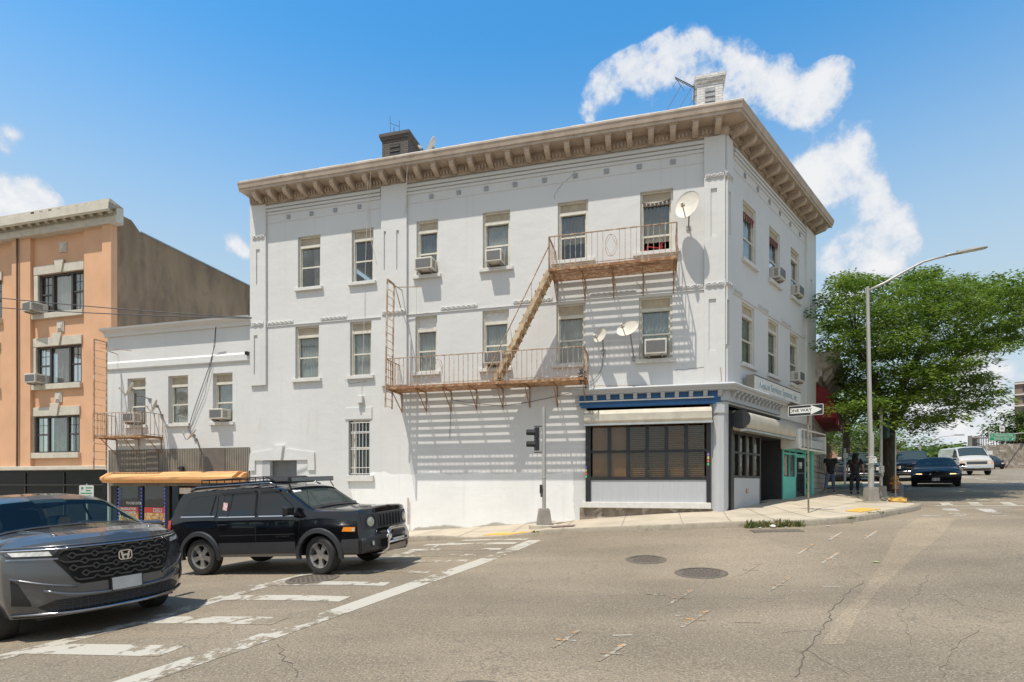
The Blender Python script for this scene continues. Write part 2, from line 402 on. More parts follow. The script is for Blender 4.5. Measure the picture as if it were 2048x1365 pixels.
def groundmat(name, paint=None, wear=.5, wscale=5, tint=None):
    m = bpy.data.materials.new(name); m.use_nodes = True; t = m.node_tree; b = t.nodes['Principled BSDF']
    tc = N(t, 'ShaderNodeTexCoord'); vec = tc.outputs['Object']
    c, h, wq = asphalt_nodes(t, vec)
    if tint is not None:
        k = N(t, 'ShaderNodeMix', data_type='RGBA', blend_type='MULTIPLY'); k.inputs['Factor'].default_value = 1
        k.inputs['B'].default_value = (*tint, 1); LK(t, c, k.inputs['A']); c = k.outputs['Result']
    if paint is not None:
        n = N(t, 'ShaderNodeTexNoise'); n.inputs['Scale'].default_value = wscale; n.inputs['Detail'].default_value = 9; n.inputs['Roughness'].default_value = .7
        LK(t, vec, n.inputs['Vector'])
        n2 = N(t, 'ShaderNodeTexNoise'); n2.inputs['Scale'].default_value = .55; n2.inputs['Detail'].default_value = 2; LK(t, vec, n2.inputs['Vector'])
        s = MATH(t, 'ADD', MATH(t, 'MULTIPLY', n.outputs['Fac'], .5), MATH(t, 'MULTIPLY', n2.outputs['Fac'], .5))
        r = N(t, 'ShaderNodeMapRange'); r.inputs['From Min'].default_value = wear - .012; r.inputs['From Max'].default_value = wear + .012
        LK(t, s, r.inputs['Value'])
        k = N(t, 'ShaderNodeMix', data_type='RGBA'); k.inputs['A'].default_value = (*paint, 1); LK(t, c, k.inputs['B'])
        fac = MATH(t, 'MULTIPLY_ADD', r.outputs['Result'], .93, MATH(t, 'MULTIPLY', h, .12), clamp=True)
        LK(t, fac, k.inputs['Factor']); c = k.outputs['Result']
    LK(t, c, b.inputs['Base Color']); b.inputs['Roughness'].default_value = .85
    bp = N(t, 'ShaderNodeBump'); bp.inputs['Distance'].default_value = .006; LK(t, h, bp.inputs['Height']); LK(t, bp.outputs[0], b.inputs['Normal'])
    MATS[name] = m
    return m
M_ = MATS
groundmat('asphalt')
groundmat('asphalt_patch', tint=(1.17, 1.16, 1.13))
groundmat('road_paint', paint=(.43, .40, .335), wear=.525)
groundmat('road_paint_worn', paint=(.42, .39, .33), wear=.475)
groundmat('road_paint_faint', paint=(.42, .40, .36), wear=.49)
groundmat('spray_white', paint=(.37, .34, .285), wear=.50, wscale=9)
groundmat('spray_orange', paint=(.52, .27, .12), wear=.515, wscale=9)
pm('concrete_walk', (.43, .37, .28), .9, var=.14, scale=1.2, bump=.003, bscale=60, col2=(.36, .32, .27), c2th=(.6, .8), c2scale=1.5)
pm('concrete_kerb', (.29, .25, .19), .9, var=.3, scale=3, bump=.006, bscale=20, col2=(.17, .15, .125), c2th=(.5, .68), c2scale=3)
pm('tactile_yellow', (.62, .36, .07), .8, var=.12, scale=6, bump=.003, bscale=60)
pm('iron_cover', (.15, .125, .10), .6, metal=.25, var=.25, scale=20, bump=.002)
def stucco():
    m = pm('white_stucco', (.622, .62, .606), .75, var=.05, scale=.9, bump=.004, bscale=7, spec=.35)
    t = m.node_tree; b = t.nodes['Principled BSDF']
    src = b.inputs['Base Color'].links[0].from_socket
    tc = N(t, 'ShaderNodeTexCoord'); sp = N(t, 'ShaderNodeSeparateXYZ'); LK(t, tc.outputs['Object'], sp.inputs[0])
    n = N(t, 'ShaderNodeTexNoise'); n.inputs['Scale'].default_value = 1.1; n.inputs['Detail'].default_value = 9; LK(t, tc.outputs['Object'], n.inputs['Vector'])
    # fresh, whiter repaint along the foot of the street wall (ragged upper edge)
    h = MATH(t, 'ADD', sp.outputs['Z'], MATH(t, 'MULTIPLY_ADD', n.outputs['Fac'], .5, -.25))
    up = MATH(t, 'LESS_THAN', h, 2.05)
    xr = MATH(t, 'ADD', sp.outputs['X'], MATH(t, 'MULTIPLY_ADD', n.outputs['Fac'], .4, -.2))
    xx = MATH(t, 'MULTIPLY', MATH(t, 'GREATER_THAN', xr, -11.6), MATH(t, 'LESS_THAN', xr, -4.25))
    k = N(t, 'ShaderNodeMix', data_type='RGBA'); k.inputs['B'].default_value = (.79, .79, .775, 1)
    LK(t, MATH(t, 'MULTIPLY', up, xx), k.inputs['Factor']); LK(t, src, k.inputs['A'])
    # damp brown foot where render has fallen away
    base = MATH(t, 'MULTIPLY_ADD', sp.outputs['X'], .081, .957)
    hh = MATH(t, 'ADD', MATH(t, 'SUBTRACT', sp.outputs['Z'], base), MATH(t, 'MULTIPLY_ADD', n.outputs['Fac'], -.5, .25))
    k2 = N(t, 'ShaderNodeMix', data_type='RGBA'); k2.inputs['B'].default_value = (.27, .235, .19, 1)
    r2 = N(t, 'ShaderNodeMapRange'); r2.inputs['From Min'].default_value = .02; r2.inputs['From Max'].default_value = .07; r2.inputs['To Min'].default_value = .8; r2.inputs['To Max'].default_value = 0
    LK(t, hh, r2.inputs['Value']); LK(t, r2.outputs['Result'], k2.inputs['Factor']); LK(t, k.outputs['Result'], k2.inputs['A'])
    # faint rain streaks
    mp = N(t, 'ShaderNodeMapping'); mp.inputs['Scale'].default_value = (5, 5, .25); LK(t, tc.outputs['Object'], mp.inputs[0])
    n4 = N(t, 'ShaderNodeTexNoise'); n4.inputs['Scale'].default_value = 1; n4.inputs['Detail'].default_value = 6; LK(t, mp.outputs[0], n4.inputs['Vector'])
    r4 = N(t, 'ShaderNodeMapRange'); r4.inputs['From Min'].default_value = .55; r4.inputs['From Max'].default_value = .8; r4.inputs['To Max'].default_value = .25
    LK(t, n4.outputs['Fac'], r4.inputs['Value'])
    k3 = N(t, 'ShaderNodeMix', data_type='RGBA'); k3.inputs['B'].default_value = (.47, .46, .44, 1)
    LK(t, r4.outputs['Result'], k3.inputs['Factor']); LK(t, k2.outputs['Result'], k3.inputs['A'])
    out = k3.outputs['Result']
    gm = N(t, 'ShaderNodeTexNoise'); gm.inputs['Scale'].default_value = .45; gm.inputs['Detail'].default_value = 10; gm.inputs['Roughness'].default_value = .7; LK(t, tc.outputs['Object'], gm.inputs['Vector'])
    gr = N(t, 'ShaderNodeMapRange'); gr.inputs['From Min'].default_value = .45; gr.inputs['From Max'].default_value = .75; gr.inputs['To Max'].default_value = .30; LK(t, gm.outputs['Fac'], gr.inputs['Value'])
    k4 = N(t, 'ShaderNodeMix', data_type='RGBA'); k4.inputs['B'].default_value = (.47, .475, .475, 1); LK(t, gr.outputs['Result'], k4.inputs['Factor']); LK(t, out, k4.inputs['A'])
    # rust runs below the shop cornice joint and balcony fixings
    mr_ = N(t, 'ShaderNodeMapping'); mr_.inputs['Scale'].default_value = (2.2, 2.2, .5); LK(t, tc.outputs['Object'], mr_.inputs[0])
    nr = N(t, 'ShaderNodeTexNoise'); nr.inputs['Scale'].default_value = 1.3; nr.inputs['Detail'].default_value = 7; LK(t, mr_.outputs[0], nr.inputs['Vector'])
    rr = N(t, 'ShaderNodeMapRange'); rr.inputs['From Min'].default_value = .62; rr.inputs['From Max'].default_value = .80; rr.inputs['To Max'].default_value = .30; LK(t, nr.outputs['Fac'], rr.inputs['Value'])
    band = MATH(t, 'MULTIPLY', MATH(t, 'GREATER_THAN', sp.outputs['Z'], 2.9), MATH(t, 'LESS_THAN', sp.outputs['Z'], 5.3))
    k5 = N(t, 'ShaderNodeMix', data_type='RGBA'); k5.inputs['B'].default_value = (.40, .27, .16, 1); LK(t, MATH(t, 'MULTIPLY', rr.outputs['Result'], band), k5.inputs['Factor']); LK(t, k4.outputs['Result'], k5.inputs['A'])
    LK(t, k5.outputs['Result'], b.inputs['Base Color'])
    # coarse render undulation on top of the fine bump
    bp0 = b.inputs['Normal'].links[0].from_node
    mp2 = N(t, 'ShaderNodeMapping'); mp2.inputs['Scale'].default_value = (1.2, 1.2, 1.7); LK(t, tc.outputs['Object'], mp2.inputs[0])
    n5 = N(t, 'ShaderNodeTexNoise'); n5.inputs['Scale'].default_value = 1.6; n5.inputs['Detail'].default_value = 4; LK(t, mp2.outputs[0], n5.inputs['Vector'])
    bp = N(t, 'ShaderNodeBump'); bp.inputs['Distance'].default_value = .010; LK(t, n5.outputs['Fac'], bp.inputs['Height']); LK(t, bp0.outputs[0], bp.inputs['Normal'])
    LK(t, bp.outputs[0], b.inputs['Normal'])
stucco()
pm('trim_white', (.62, .61, .58), .6, var=.08, scale=8)
pm('frame_cream', (.60, .57, .49), .6, var=.1, scale=8)
pm('panel_beige', (.44, .37, .27), .7, var=.15, scale=5)
pm('cornice_brown', (.45, .365, .29), .7, var=.16, scale=3, bump=.004, bscale=20, col2=(.22, .16, .12), c2th=(.58, .75), c2scale=2.5)
pm('rust', (.36, .23, .14), .8, var=.3, scale=8, bump=.002, bscale=60, col2=(.56, .50, .43), c2th=(.5, .62), c2scale=6)
pm('rust_deep', (.27, .13, .06), .85, var=.3, scale=8, bump=.002, bscale=60, col2=(.42, .30, .18), c2th=(.5, .6), c2scale=9)
pm('blue_paint', (.015, .10, .26), .5, var=.15, scale=5)
pm('black_frame', (.018, .018, .02), .4, var=.2, scale=5)
pm('grey_panel', (.43, .445, .46), .6, var=.06, scale=3, bump=.004, bscale=14, stretch=(9, 9, .4))
pm('galv', (.52, .53, .52), .38, metal=.75, var=.12, scale=4)
pm('galv_beige', (.56, .51, .42), .45, metal=.3, var=.12, scale=4)
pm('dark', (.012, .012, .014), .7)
pm('interior', (.05, .045, .04), .9)
pm('blind', (.56, .38, .23), .6, var=.12, scale=3)
pm('curtain_white', (.62, .63, .62), .9, var=.12, scale=3)
pm('curtain_blue', (.31, .32, .31), .9, var=.2, scale=3)
pm('curtain_red', (.32, .05, .06), .9, var=.4, scale=7)
pm('dish_beige', (.56, .52, .45), .5, var=.1, scale=6)
pm('grey_metal', (.30, .30, .30), .5, metal=.5, var=.15, scale=8)
pm('black_rubber', (.02, .019, .018), .8, var=.3, scale=10)
pm('cable', (.06, .06, .065), .7)
pm('ac_white', (.60, .57, .50), .5, var=.1, scale=8)
pm('teal_paint', (.10, .50, .42), .45, var=.1, scale=5)
pm('red_awning', (.19, .015, .022), .85, var=.15, scale=4, bump=.002, bscale=40)
pm('tan_awning', (.66, .34, .14), .75, var=.08, scale=3, bump=.002, bscale=30)
pm('sign_white', (.66, .66, .62), .5, var=.08, scale=5)
pm('sign_grey_text', (.26, .34, .38), .6)
glassmat('pane_glass', (.82, .83, .81), .10, k=.32)
glassmat('pane_shop', (.78, .70, .60), .06, k=.38)
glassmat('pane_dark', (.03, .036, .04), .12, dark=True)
glassmat('car_tint', (.010, .012, .015), .08, dark=True)
glassmat('car_glass', (.74, .88, .80), .05, k=.13)
# ================================================================== ground
def axis(segs):
    out = []
    for a, b, st in segs:
        n = max(1, int(round((b - a) / st)))
        out += [a + (b - a) * i / n for i in range(n)]
    return out + [segs[-1][1]]
XS = axis([(-600,-100,100),(-100,-40,10),(-40,-16,2),(-16,22,.4),(22,60,2),(60,140,8),(140,900,95)])
YS = axis([(-60,-10,5),(-10,2,1.5),(2,26,.4),(26,60,2),(60,160,8),(160,1500,120)])
gx, gy = np.meshgrid(XS, YS, indexing='ij')
cxr = np.clip(gx, -60, 130); cyr = np.clip(gy, -30, 170)
gz = Gv(cxr.ravel(), cyr.ravel()).reshape(gx.shape)
gz = gz - np.clip((gy - 110) / 60, 0, 1) * 2.2
mb = MB(); nj = len(YS)
mb.v = [tuple(p) for p in np.stack([gx, gy, gz], 2).reshape(-1, 3)]
mb.f = [(i*nj+j, (i+1)*nj+j, (i+1)*nj+j+1, i*nj+j+1) for i in range(len(XS)-1) for j in range(nj-1)]
mb.m = [0] * len(mb.f)
road = mb.build('road', M_['asphalt'], smooth=True, fix=False); tag(road, kind='structure')

def drape(poly, off=.004, st=.22):
    """cover a 2D polygon with a sheet lying `off` above the road; the polygon is cut on a fine lattice"""
    import bmesh
    bm = bmesh.new()
    vs = [bm.verts.new((x, y, 0)) for x, y in poly]
    bm.faces.new(vs)
    xs = [p[0] for p in poly]; ys = [p[1] for p in poly]
    for lo, hi, ax in ((min(xs), max(xs), 0), (min(ys), max(ys), 1)):
        k = math.ceil(lo / st) * st
        while k < hi:
            co = (k, 0, 0) if ax == 0 else (0, k, 0); no = (1, 0, 0) if ax == 0 else (0, 1, 0)
            bmesh.ops.bisect_plane(bm, geom=bm.verts[:] + bm.edges[:] + bm.faces[:], plane_co=co, plane_no=no)
            k += st
    P = [v.co for v in bm.verts]
    z = Gv(np.array([p.x for p in P]), np.array([p.y for p in P]))
    for v, zz in zip(bm.verts, z): v.co.z = zz + off
    bm.normal_update()
    for f in bm.faces:
        if f.normal.z < 0: f.normal_flip()
    bm.verts.index_update()
    out = ([tuple(v.co) for v in bm.verts], [tuple(v.index for v in f.verts) for f in bm.faces])
    bm.free(); return out
def sheet(name, polys, mat, off=.004, st=.4):
    mb = MB()
    for p in polys: mb.add(*drape(p, off, st))
    o = mb.build(name, mat, fix=False); tag(o, kind='structure'); return o

# sidewalk: kerb line (foot of kerb) as a plan curve
def off_line(x): p = FL @ Vector((x, -2.45, 0)); return (p.x, p.y)
kerb = [off_line(-60), off_line(-34), off_line(-22), off_line(-15.5), off_line(-11), off_line(-8.8), off_line(-7), off_line(-5.15), off_line(-3.2), (4.05,13.02), (5.5,12.75), (7.1,12.95), (8.6,13.45),
        (10.0,14.35), (11.4,15.5), (12.55,16.9), (13.25,18.4), (14.3,20.1), (16.3,22.9), (20.5,28.9), (26,37.2), (38,55.5), (60,89)]
def smooth_line(p, n=4):
    out = []
    for i in range(len(p) - 1):
        p0 = np.array(p[max(i-1, 0)]); p1 = np.array(p[i]); p2 = np.array(p[i+1]); p3 = np.array(p[min(i+2, len(p)-1)])
        for k in range(n):
            t = k / n
            out.append(tuple(.5 * ((2*p1) + (-p0+p2)*t + (2*p0-5*p1+4*p2-p3)*t*t + (-p0+3*p1-3*p2+p3)*t**3)))
    return out + [p[-1]]
KL = smooth_line(kerb)
def drop(x, y):      # how far the kerb is lowered for the two ramps
    d = 0
    a = FL.inverted() @ Vector((x, y, 0))
    d = max(d, 1 - abs(a.x + 6.1) / 1.5)
    d = max(d, 1 - math.hypot(x - 13.4, y - 18.3) / 1.6)
    return max(0, min(1, d * 1.6))
inner = []
mbk = MB(); mbs = MB()
KH = .14; KW = .16
tops = []
for i, (x, y) in enumerate(KL):
    a = np.array(KL[max(i-1, 0)]); b = np.array(KL[min(i+1, len(KL)-1)]); d = (b - a) / np.linalg.norm(b - a)
    nrm2 = np.array((-d[1], d[0]))
    q = np.array((x, y)) + nrm2 * KW
    h = KH * (1 - .8 * drop(x, y))
    inner.append((q, h)); tops.append((np.array((x, y)), h, nrm2))
prof = []
for (p, h, n2), (q, hq) in zip(tops, inner):
    g = G(*p)
    prof.append([(p[0]-n2[0]*.0, p[1]-n2[1]*.0, g - .1), (p[0], p[1], g + h - .02), (p[0]+n2[0]*.02, p[1]+n2[1]*.02, g + h), (q[0], q[1], g + h)])
for i in range(len(prof) - 1):
    for k in range(3): mbk.add([prof[i][k], prof[i+1][k], prof[i+1][k+1], prof[i][k+1]], [(0, 1, 2, 3)])
tag(mbk.build('kerb', M_['concrete_kerb'], fix=True, weld=True, smooth=50), kind='structure')
# walking surface between kerb and building line, in strips
def bline(i):
    """matching building-line point for kerb index i"""
    x, y = KL[i]
    a = FL.inverted() @ Vector((x, y, 0)); b = FR.inverted() @ Vector((x, y, 0))
    if a.x < -.6: p = FL @ Vector((a.x, .35, 0)); return p.x, p.y
    if y < 17.9:
        t = min(1, max(0, (x - 4.6) / 8.2)); p = FR @ Vector((t * 8.5, .35, 0)); return p.x, p.y
    p0 = FR @ Vector((8.5, .35, 0)); 
    if y < 21: return (p0.x + (y-17.9)*.3, p0.y + (y-17.9)*.9)
    return (x - 4.6, y + 3.4) if y < 27 else (x - 5.0, y + 3.3)
def swz(x, y, kh=1.0): return G(x, y) + .13
NS = 8
rows = []
for i in range(len(KL)):
    q, h = inner[i]; bx, by = bline(i); row = []
    gq = G(*KL[i]) + h
    for k in range(NS + 1):
        t = k / NS; x = q[0] + (bx - q[0]) * t; y = q[1] + (by - q[1]) * t
        z = gq * (1 - min(1, t * 1.6)) + (G(x, y) + .13) * min(1, t * 1.6)
        row.append((x, y, z - .002))
    rows.append(row)
for i in range(len(rows) - 1):
    for k in range(NS): mbs.add([rows[i][k], rows[i+1][k], rows[i+1][k+1], rows[i][k+1]], [(0, 1, 2, 3)])
walk = mbs.build('sidewalk', M_['concrete_walk'], fix=True, weld=True, smooth=True)
tag(walk, kind='structure')
_RW = np.array([p for row in rows for p in row])
def walkz(x, y):
    """height of the walking surface at a point (blend of near samples)"""
    d = (_RW[:, 0] - x) ** 2 + (_RW[:, 1] - y) ** 2
    m = d < d.min() * 4 + .5
    k = 1 / (d[m] + .01)
    return float((_RW[m, 2] * k).sum() / k.sum())
def whit(px, py):
    v = raydir(px, py); y = 10.0
    while y < 80:
        if CAMZ + v.z * y <= walkz(v.x * y, y): break
        y += .05
    return v.x * y, y
# joints in the concrete
mbj = MB()
for i in range(0, len(rows), 1):
    if 16 < i < 76 and i % 3 == 0:
        r = rows[i]
        for k in range(NS):
            a = Vector(r[k]); b = Vector(r[k+1]); d = (b - a).normalized(); s = Vector((-d.y, d.x, 0)) * .008
            z = Vector((0, 0, .006))
            mbj.add([a - s + z, a + s + z, b + s + z, b - s + z], [(0, 1, 2, 3)])
for k in (3, 6):
    for i in range(16, min(76, len(rows) - 1)):
        a = Vector(rows[i][k]); b = Vector(rows[i+1][k]); d = (b - a).normalized(); s = Vector((-d.y, d.x, 0)) * .008; z = Vector((0, 0, .006))
        mbj.add([a - s + z, a + s + z, b + s + z, b - s + z], [(0, 1, 2, 3)])
pm('joint', (.20, .175, .145), .95)
tag(mbj.build('sidewalk_joint', M_['joint'], fix=False), kind='structure')
# tactile ramps
def quadpx(pts, off=0, fn=None): return [ghit(x, y, off) for x, y in pts]
def walk_sheet(name, pts, mat, up=.008):
    mb = MB(); P = []
    for px, py in pts:
        x, y = whit(px, py); P.append((x, y))
    n = 6
    def fn(u, v):
        a = np.array(P[0]) * (1-u) + np.array(P[1]) * u; b = np.array(P[3]) * (1-u) + np.array(P[2]) * u
        c = a * (1-v) + b * v; return (c[0], c[1], walkz(*c) + up)
    mb.grid(fn, n, n); o = mb.build(name, mat, fix=True, solid=.05); tag(o, kind='structure'); return o
walk_sheet('ramp_paving', [(966,1071),(1046,1066),(1070,1062),(996,1066.5)], M_['tactile_yellow'], .008)
walk_sheet('ramp_paving', [(1690,1023),(1722,1026),(1762,1019.5),(1722,1017)], M_['tactile_yellow'], .02)
walk_sheet('ramp_paving', [(1776,1003),(1812,1007),(1814,1001),(1778,999)], M_['tactile_yellow'], .02)

# ------------------------------------------------------------------ road markings
def stripe(p0, p1, w0, w1=None):
    """quad between two ground points"""
    w1 = w1 or w0; a = np.array(p0); b = np.array(p1); d = (b - a) / np.linalg.norm(b - a); n = np.array((-d[1], d[0]))
    return [tuple(a - n*w0/2), tuple(b - n*w1/2), tuple(b + n*w1/2), tuple(a + n*w0/2)]
g = ghit
# crosswalk: near long line, far long line, rungs
a0 = np.array(g(262, 1365)); a1 = np.array(g(1070, 1081))
a0 = a0 + (a0 - a1) * .25
sheet('road_marking', [stripe(a0, a1, .33)], M_['road_paint'])
dirn = (a1 - a0) / np.linalg.norm(a1 - a0); nn = np.array((-dirn[1], dirn[0]))
b0 = np.array(g(0, 1316)); b1 = np.array(g(560, 1163)); b2 = np.array(g(905, 1086))
b0 = b0 + (b0 - b1) * .4
sheet('road_marking', [stripe(b0, b1, .28), stripe(b1, np.array(g(830, 1103)), .26), stripe(np.array(g(835, 1102)), b2, .22)], M_['road_paint_worn'])
def rung(l, r, w):      # a rung between two photo points on the ground
    return stripe(g(*l), g(*r), w)
sheet('road_marking', [rung((60, 1298), (345, 1303), .36), rung((293, 1241), (560, 1243), .33), rung((425, 1197), (690, 1199), .30)], M_['road_paint'], st=.25)
sheet('road_marking', [rung((500, 1170), (775, 1169), .26), rung((640, 1146), (860, 1144), .24)], M_['road_paint_worn'], st=.25)
sheet('road_marking', [rung((700, 1128), (935, 1122), .24), rung((760, 1115), (955, 1110), .24)], M_['road_paint_worn'], st=.25)
sheet('road_marking', [rung((820, 1100.5), (1002, 1099), .30), rung((850, 1090.5), (1032, 1087), .30), rung((925, 1081.5), (1055, 1079), .24)], M_['road_paint'], st=.25)
# crossing of the avenue on the right and its stop line
def gl(l, r, w): return stripe(g(*l), g(*r), w)
sheet('road_marking', [gl((1838, 999.5), (2110, 999), .28), gl((1846, 1012), (2110, 1011.5), .26), gl((1831, 1004.5), (2110, 1004), .14)], M_['road_paint'], st=.3)
sheet('road_marking', [[g(1878,1005),g(1895,1005),g(1908,1011.5),g(1884,1011.5)],[g(1934,1005),g(1956,1005),g(1966,1011.5),g(1943,1011.5)],[g(1998,1005),g(2020,1005),g(2036,1011.5),g(2010,1011.5)]], M_['road_paint'], off=.006, st=.3)
sheet('road_marking', [gl((1845, 1016.5), (2020, 1016.5), .16), gl((1838, 1031.5), (2110, 1031), .2), gl((1895,1018),(1918,1030),.35), gl((1965,1018),(2000,1030),.35)], M_['road_paint_faint'], st=.3)
sheet('road_marking', [gl((1915, 953), (2060, 968), .2), gl((1918, 970.5), (1985, 970), .25), gl((1990, 949), (2100, 951), .3)], M_['road_paint'], st=.5)
# concrete trench repair across the road
tr = [g(1640,1290),g(1672,1240),g(1735,1170),g(1768,1118),g(1800,1060),g(1835,1037),g(1912,1037),g(1880,1075),g(1822,1120),g(1762,1175),g(1715,1230),g(1690,1290)]
sheet('road_patch', [tr], M_['asphalt_patch'], off=.002, st=.3)
# surveyors' spray marks
def mark(cx, cy, segs, mat):
    out = []
    for (x0, y0, x1, y1, w) in segs: out.append(stripe(g(cx+x0, cy+y0), g(cx+x1, cy+y1), w))
    return out
wh = []; orr = []
for cx, cy, s in ((1130,1277,1.0),(1222,1304,1.0),(1390,1236,1.0),(1360,1193,.95),(1558,1167,.85),(1500,1137,.75),(1660,1115,.6),(1612,1097,.6),(1740,1070,.5),(1670,1072,.5)):
    wh += mark(cx, cy, [(-26*s, 26*s*.75, 28*s, -18*s*.8, .045), (-22*s, 2, 22*s, 6*s, .035)], None)
    orr += mark(cx, cy, [(14*s, -11*s*.9, 26*s, -13*s*.9, .05), (-18*s, 3, 2*s, 5*s, .05)], None)
for x0, y0, x1, y1 in ((1290,1189,1330,1191),(1225,1272,1265,1271),(1470,1245,1520,1246),(1640,1174,1680,1174),(1378,1232,1350,1232),(1770,1018,1800,1018)):
    wh.append(stripe(g(x0, y0), g(x1, y1), .04))
sheet('spray_marking', wh, M_['spray_white'], off=.005, st=.6)
sheet('spray_marking', orr, M_['spray_orange'], off=.007, st=.6)

# long open crack down the avenue lane and a web of fine ones
def crack(pts, w, seed):
    rr = random.Random(seed); P = [g(*p) for p in pts]; Q = []
    for (a, b), (c, d) in zip(P, P[1:]):
        L_ = math.hypot(c-a, d-b); n = max(2, int(L_/.12)); nx, ny = -(d-b)/L_, (c-a)/L_
        for i in range(n): t = i/n; k = rr.gauss(0, .022); Q.append((a+(c-a)*t+nx*k, b+(d-b)*t+ny*k))
    return [stripe(p, q, w*.36*rr.uniform(.3, 1.2)) for p, q in zip(Q, Q[1:])]
pm('crack_dark', (.085, .072, .055), .95)
ck = crack([(1722,1165),(1700,1185),(1668,1215),(1640,1262),(1612,1300),(1586,1365)], .035, 1) + crack([(1640,1262),(1600,1262),(1540,1268)], .018, 2) + crack([(1880,1188),(1930,1212),(2048,1232)], .014, 3) + crack([(1612,1300),(1660,1330),(1720,1365)], .014, 4) \
   + crack([(560,1288),(575,1320),(600,1365)], .03, 5) + crack([(1860,1150),(1800,1230),(1830,1300)], .012, 6) + crack([(1960,1260),(1900,1300),(1880,1365)], .012, 7) + crack([(1100,1180),(1180,1176),(1230,1184)], .012, 8)
sheet('road_crack', ck, M_['crack_dark'], off=.003, st=2)
def ground_frame(x, y, ang=0, up=0, fn=None):
    """frame standing on the ground, tilted with it"""
    e = .5; fz = fn or G
    nx = (fz(x+e, y) - fz(x-e, y)) / (2*e); ny = (fz(x, y+e) - fz(x, y-e)) / (2*e)
    n = Vector((-nx, -ny, 1)).normalized()
    h = Vector((math.cos(ang), math.sin(ang), 0)); h = (h - n * h.dot(n)).normalized(); s = n.cross(h)
    return Matrix(((h.x, s.x, n.x, x), (h.y, s.y, n.y, y), (h.z, s.z, n.z, fz(x, y) + up), (0, 0, 0, 1)))
# manhole covers: ring, cover disc with raised studs
def manhole(px, py, r, label, grate=False):
    x, y = g(px, py); M = ground_frame(x, y, .4, .006)
    t = empty('manhole_cover', M, label, 'manhole cover', 'manhole covers in the road')
    MB().lathe([(r, -.01), (r+.07, -.01), (r+.07, .004), (r, .006)], 40, cap=False).build('ring', M_['iron_cover'], t)
    mb = MB(); mb.lathe([(0.001, 0), (r-.012, 0), (r-.012, -.01)], 40, cap=False)
    k = int(r / .075)
    for i in range(-k, k+1):
        for j in range(-k, k+1):
            if math.hypot(i, j) * .075 < r - .05 and not ((i + j) % 4 == 0 and grate):
                mb.box(i*.075-.02, i*.075+.02, j*.075-.02, j*.075+.02, 0, .006)
    mb.build('lid', M_['iron_cover'], t)
manhole(1402, 1147, .36, 'large round iron manhole cover, the bigger of the two in mid road')
manhole(1292, 1120, .31, 'smaller dark manhole cover behind the larger one in mid road')
manhole(625, 1158, .37, 'round studded manhole cover by the front wheel of the black boxy SUV')
manhole(945, 1398, .30, 'manhole cover cut off by the bottom edge of the photo')
# ================================================================== the white corner building
WALLM = M_['white_stucco']
bld = empty('corner_building', FL @ T(-7, 0, 0), 'white painted three storey corner building with brown bracketed cornice', 'building')
XL = -15.48; XR = 8.56          # wall lengths left and right of the corner
ZT = 11.36
def wall_holes(mb, x0, x1, z0, z1, holes, y=0, reveal=.2):
    xs = sorted({x0, x1, *[h[0] for h in holes], *[h[1] for h in holes]}); zs = sorted({z0, z1, *[h[2] for h in holes], *[h[3] for h in holes]})
    xs = [x for x in xs if x0 <= x <= x1]; zs = [z for z in zs if z0 <= z <= z1]
    for i in range(len(xs) - 1):
        for j in range(len(zs) - 1):
            cx = (xs[i] + xs[i+1]) / 2; cz = (zs[j] + zs[j+1]) / 2
            if any(h[0] < cx < h[1] and h[2] < cz < h[3] for h in holes): continue
            mb.add([(xs[i], y, zs[j]), (xs[i+1], y, zs[j]), (xs[i+1], y, zs[j+1]), (xs[i], y, zs[j+1])], [(0, 1, 2, 3)])
    for a, b, c, d in holes:
        rv = reveal
        mb.add([(a, y, c), (a, y+rv, c), (a, y+rv, d), (a, y, d)], [(0, 1, 2, 3)])
        mb.add([(b, y, c), (b, y, d), (b, y+rv, d), (b, y+rv, c)], [(0, 1, 2, 3)])
        mb.add([(a, y, d), (a, y+rv, d), (b, y+rv, d), (b, y, d)], [(0, 1, 2, 3)])
        mb.add([(a, y, c), (b, y, c), (b, y+rv, c), (a, y+rv, c)], [(0, 1, 2, 3)])
def fold(mb, x0, x1, z0, z1, y, amp=.02, n=7, seed=0):
    rnd = random.Random(seed); ph = rnd.random() * 6
    mb.grid(lambda u, v: (x0 + (x1-x0)*u, y + amp*math.sin(u*n*6.28+ph+v*.6) + amp*.5*math.sin(u*n*2.7*6.28+ph), z0 + (z1-z0)*v), 36, 3)
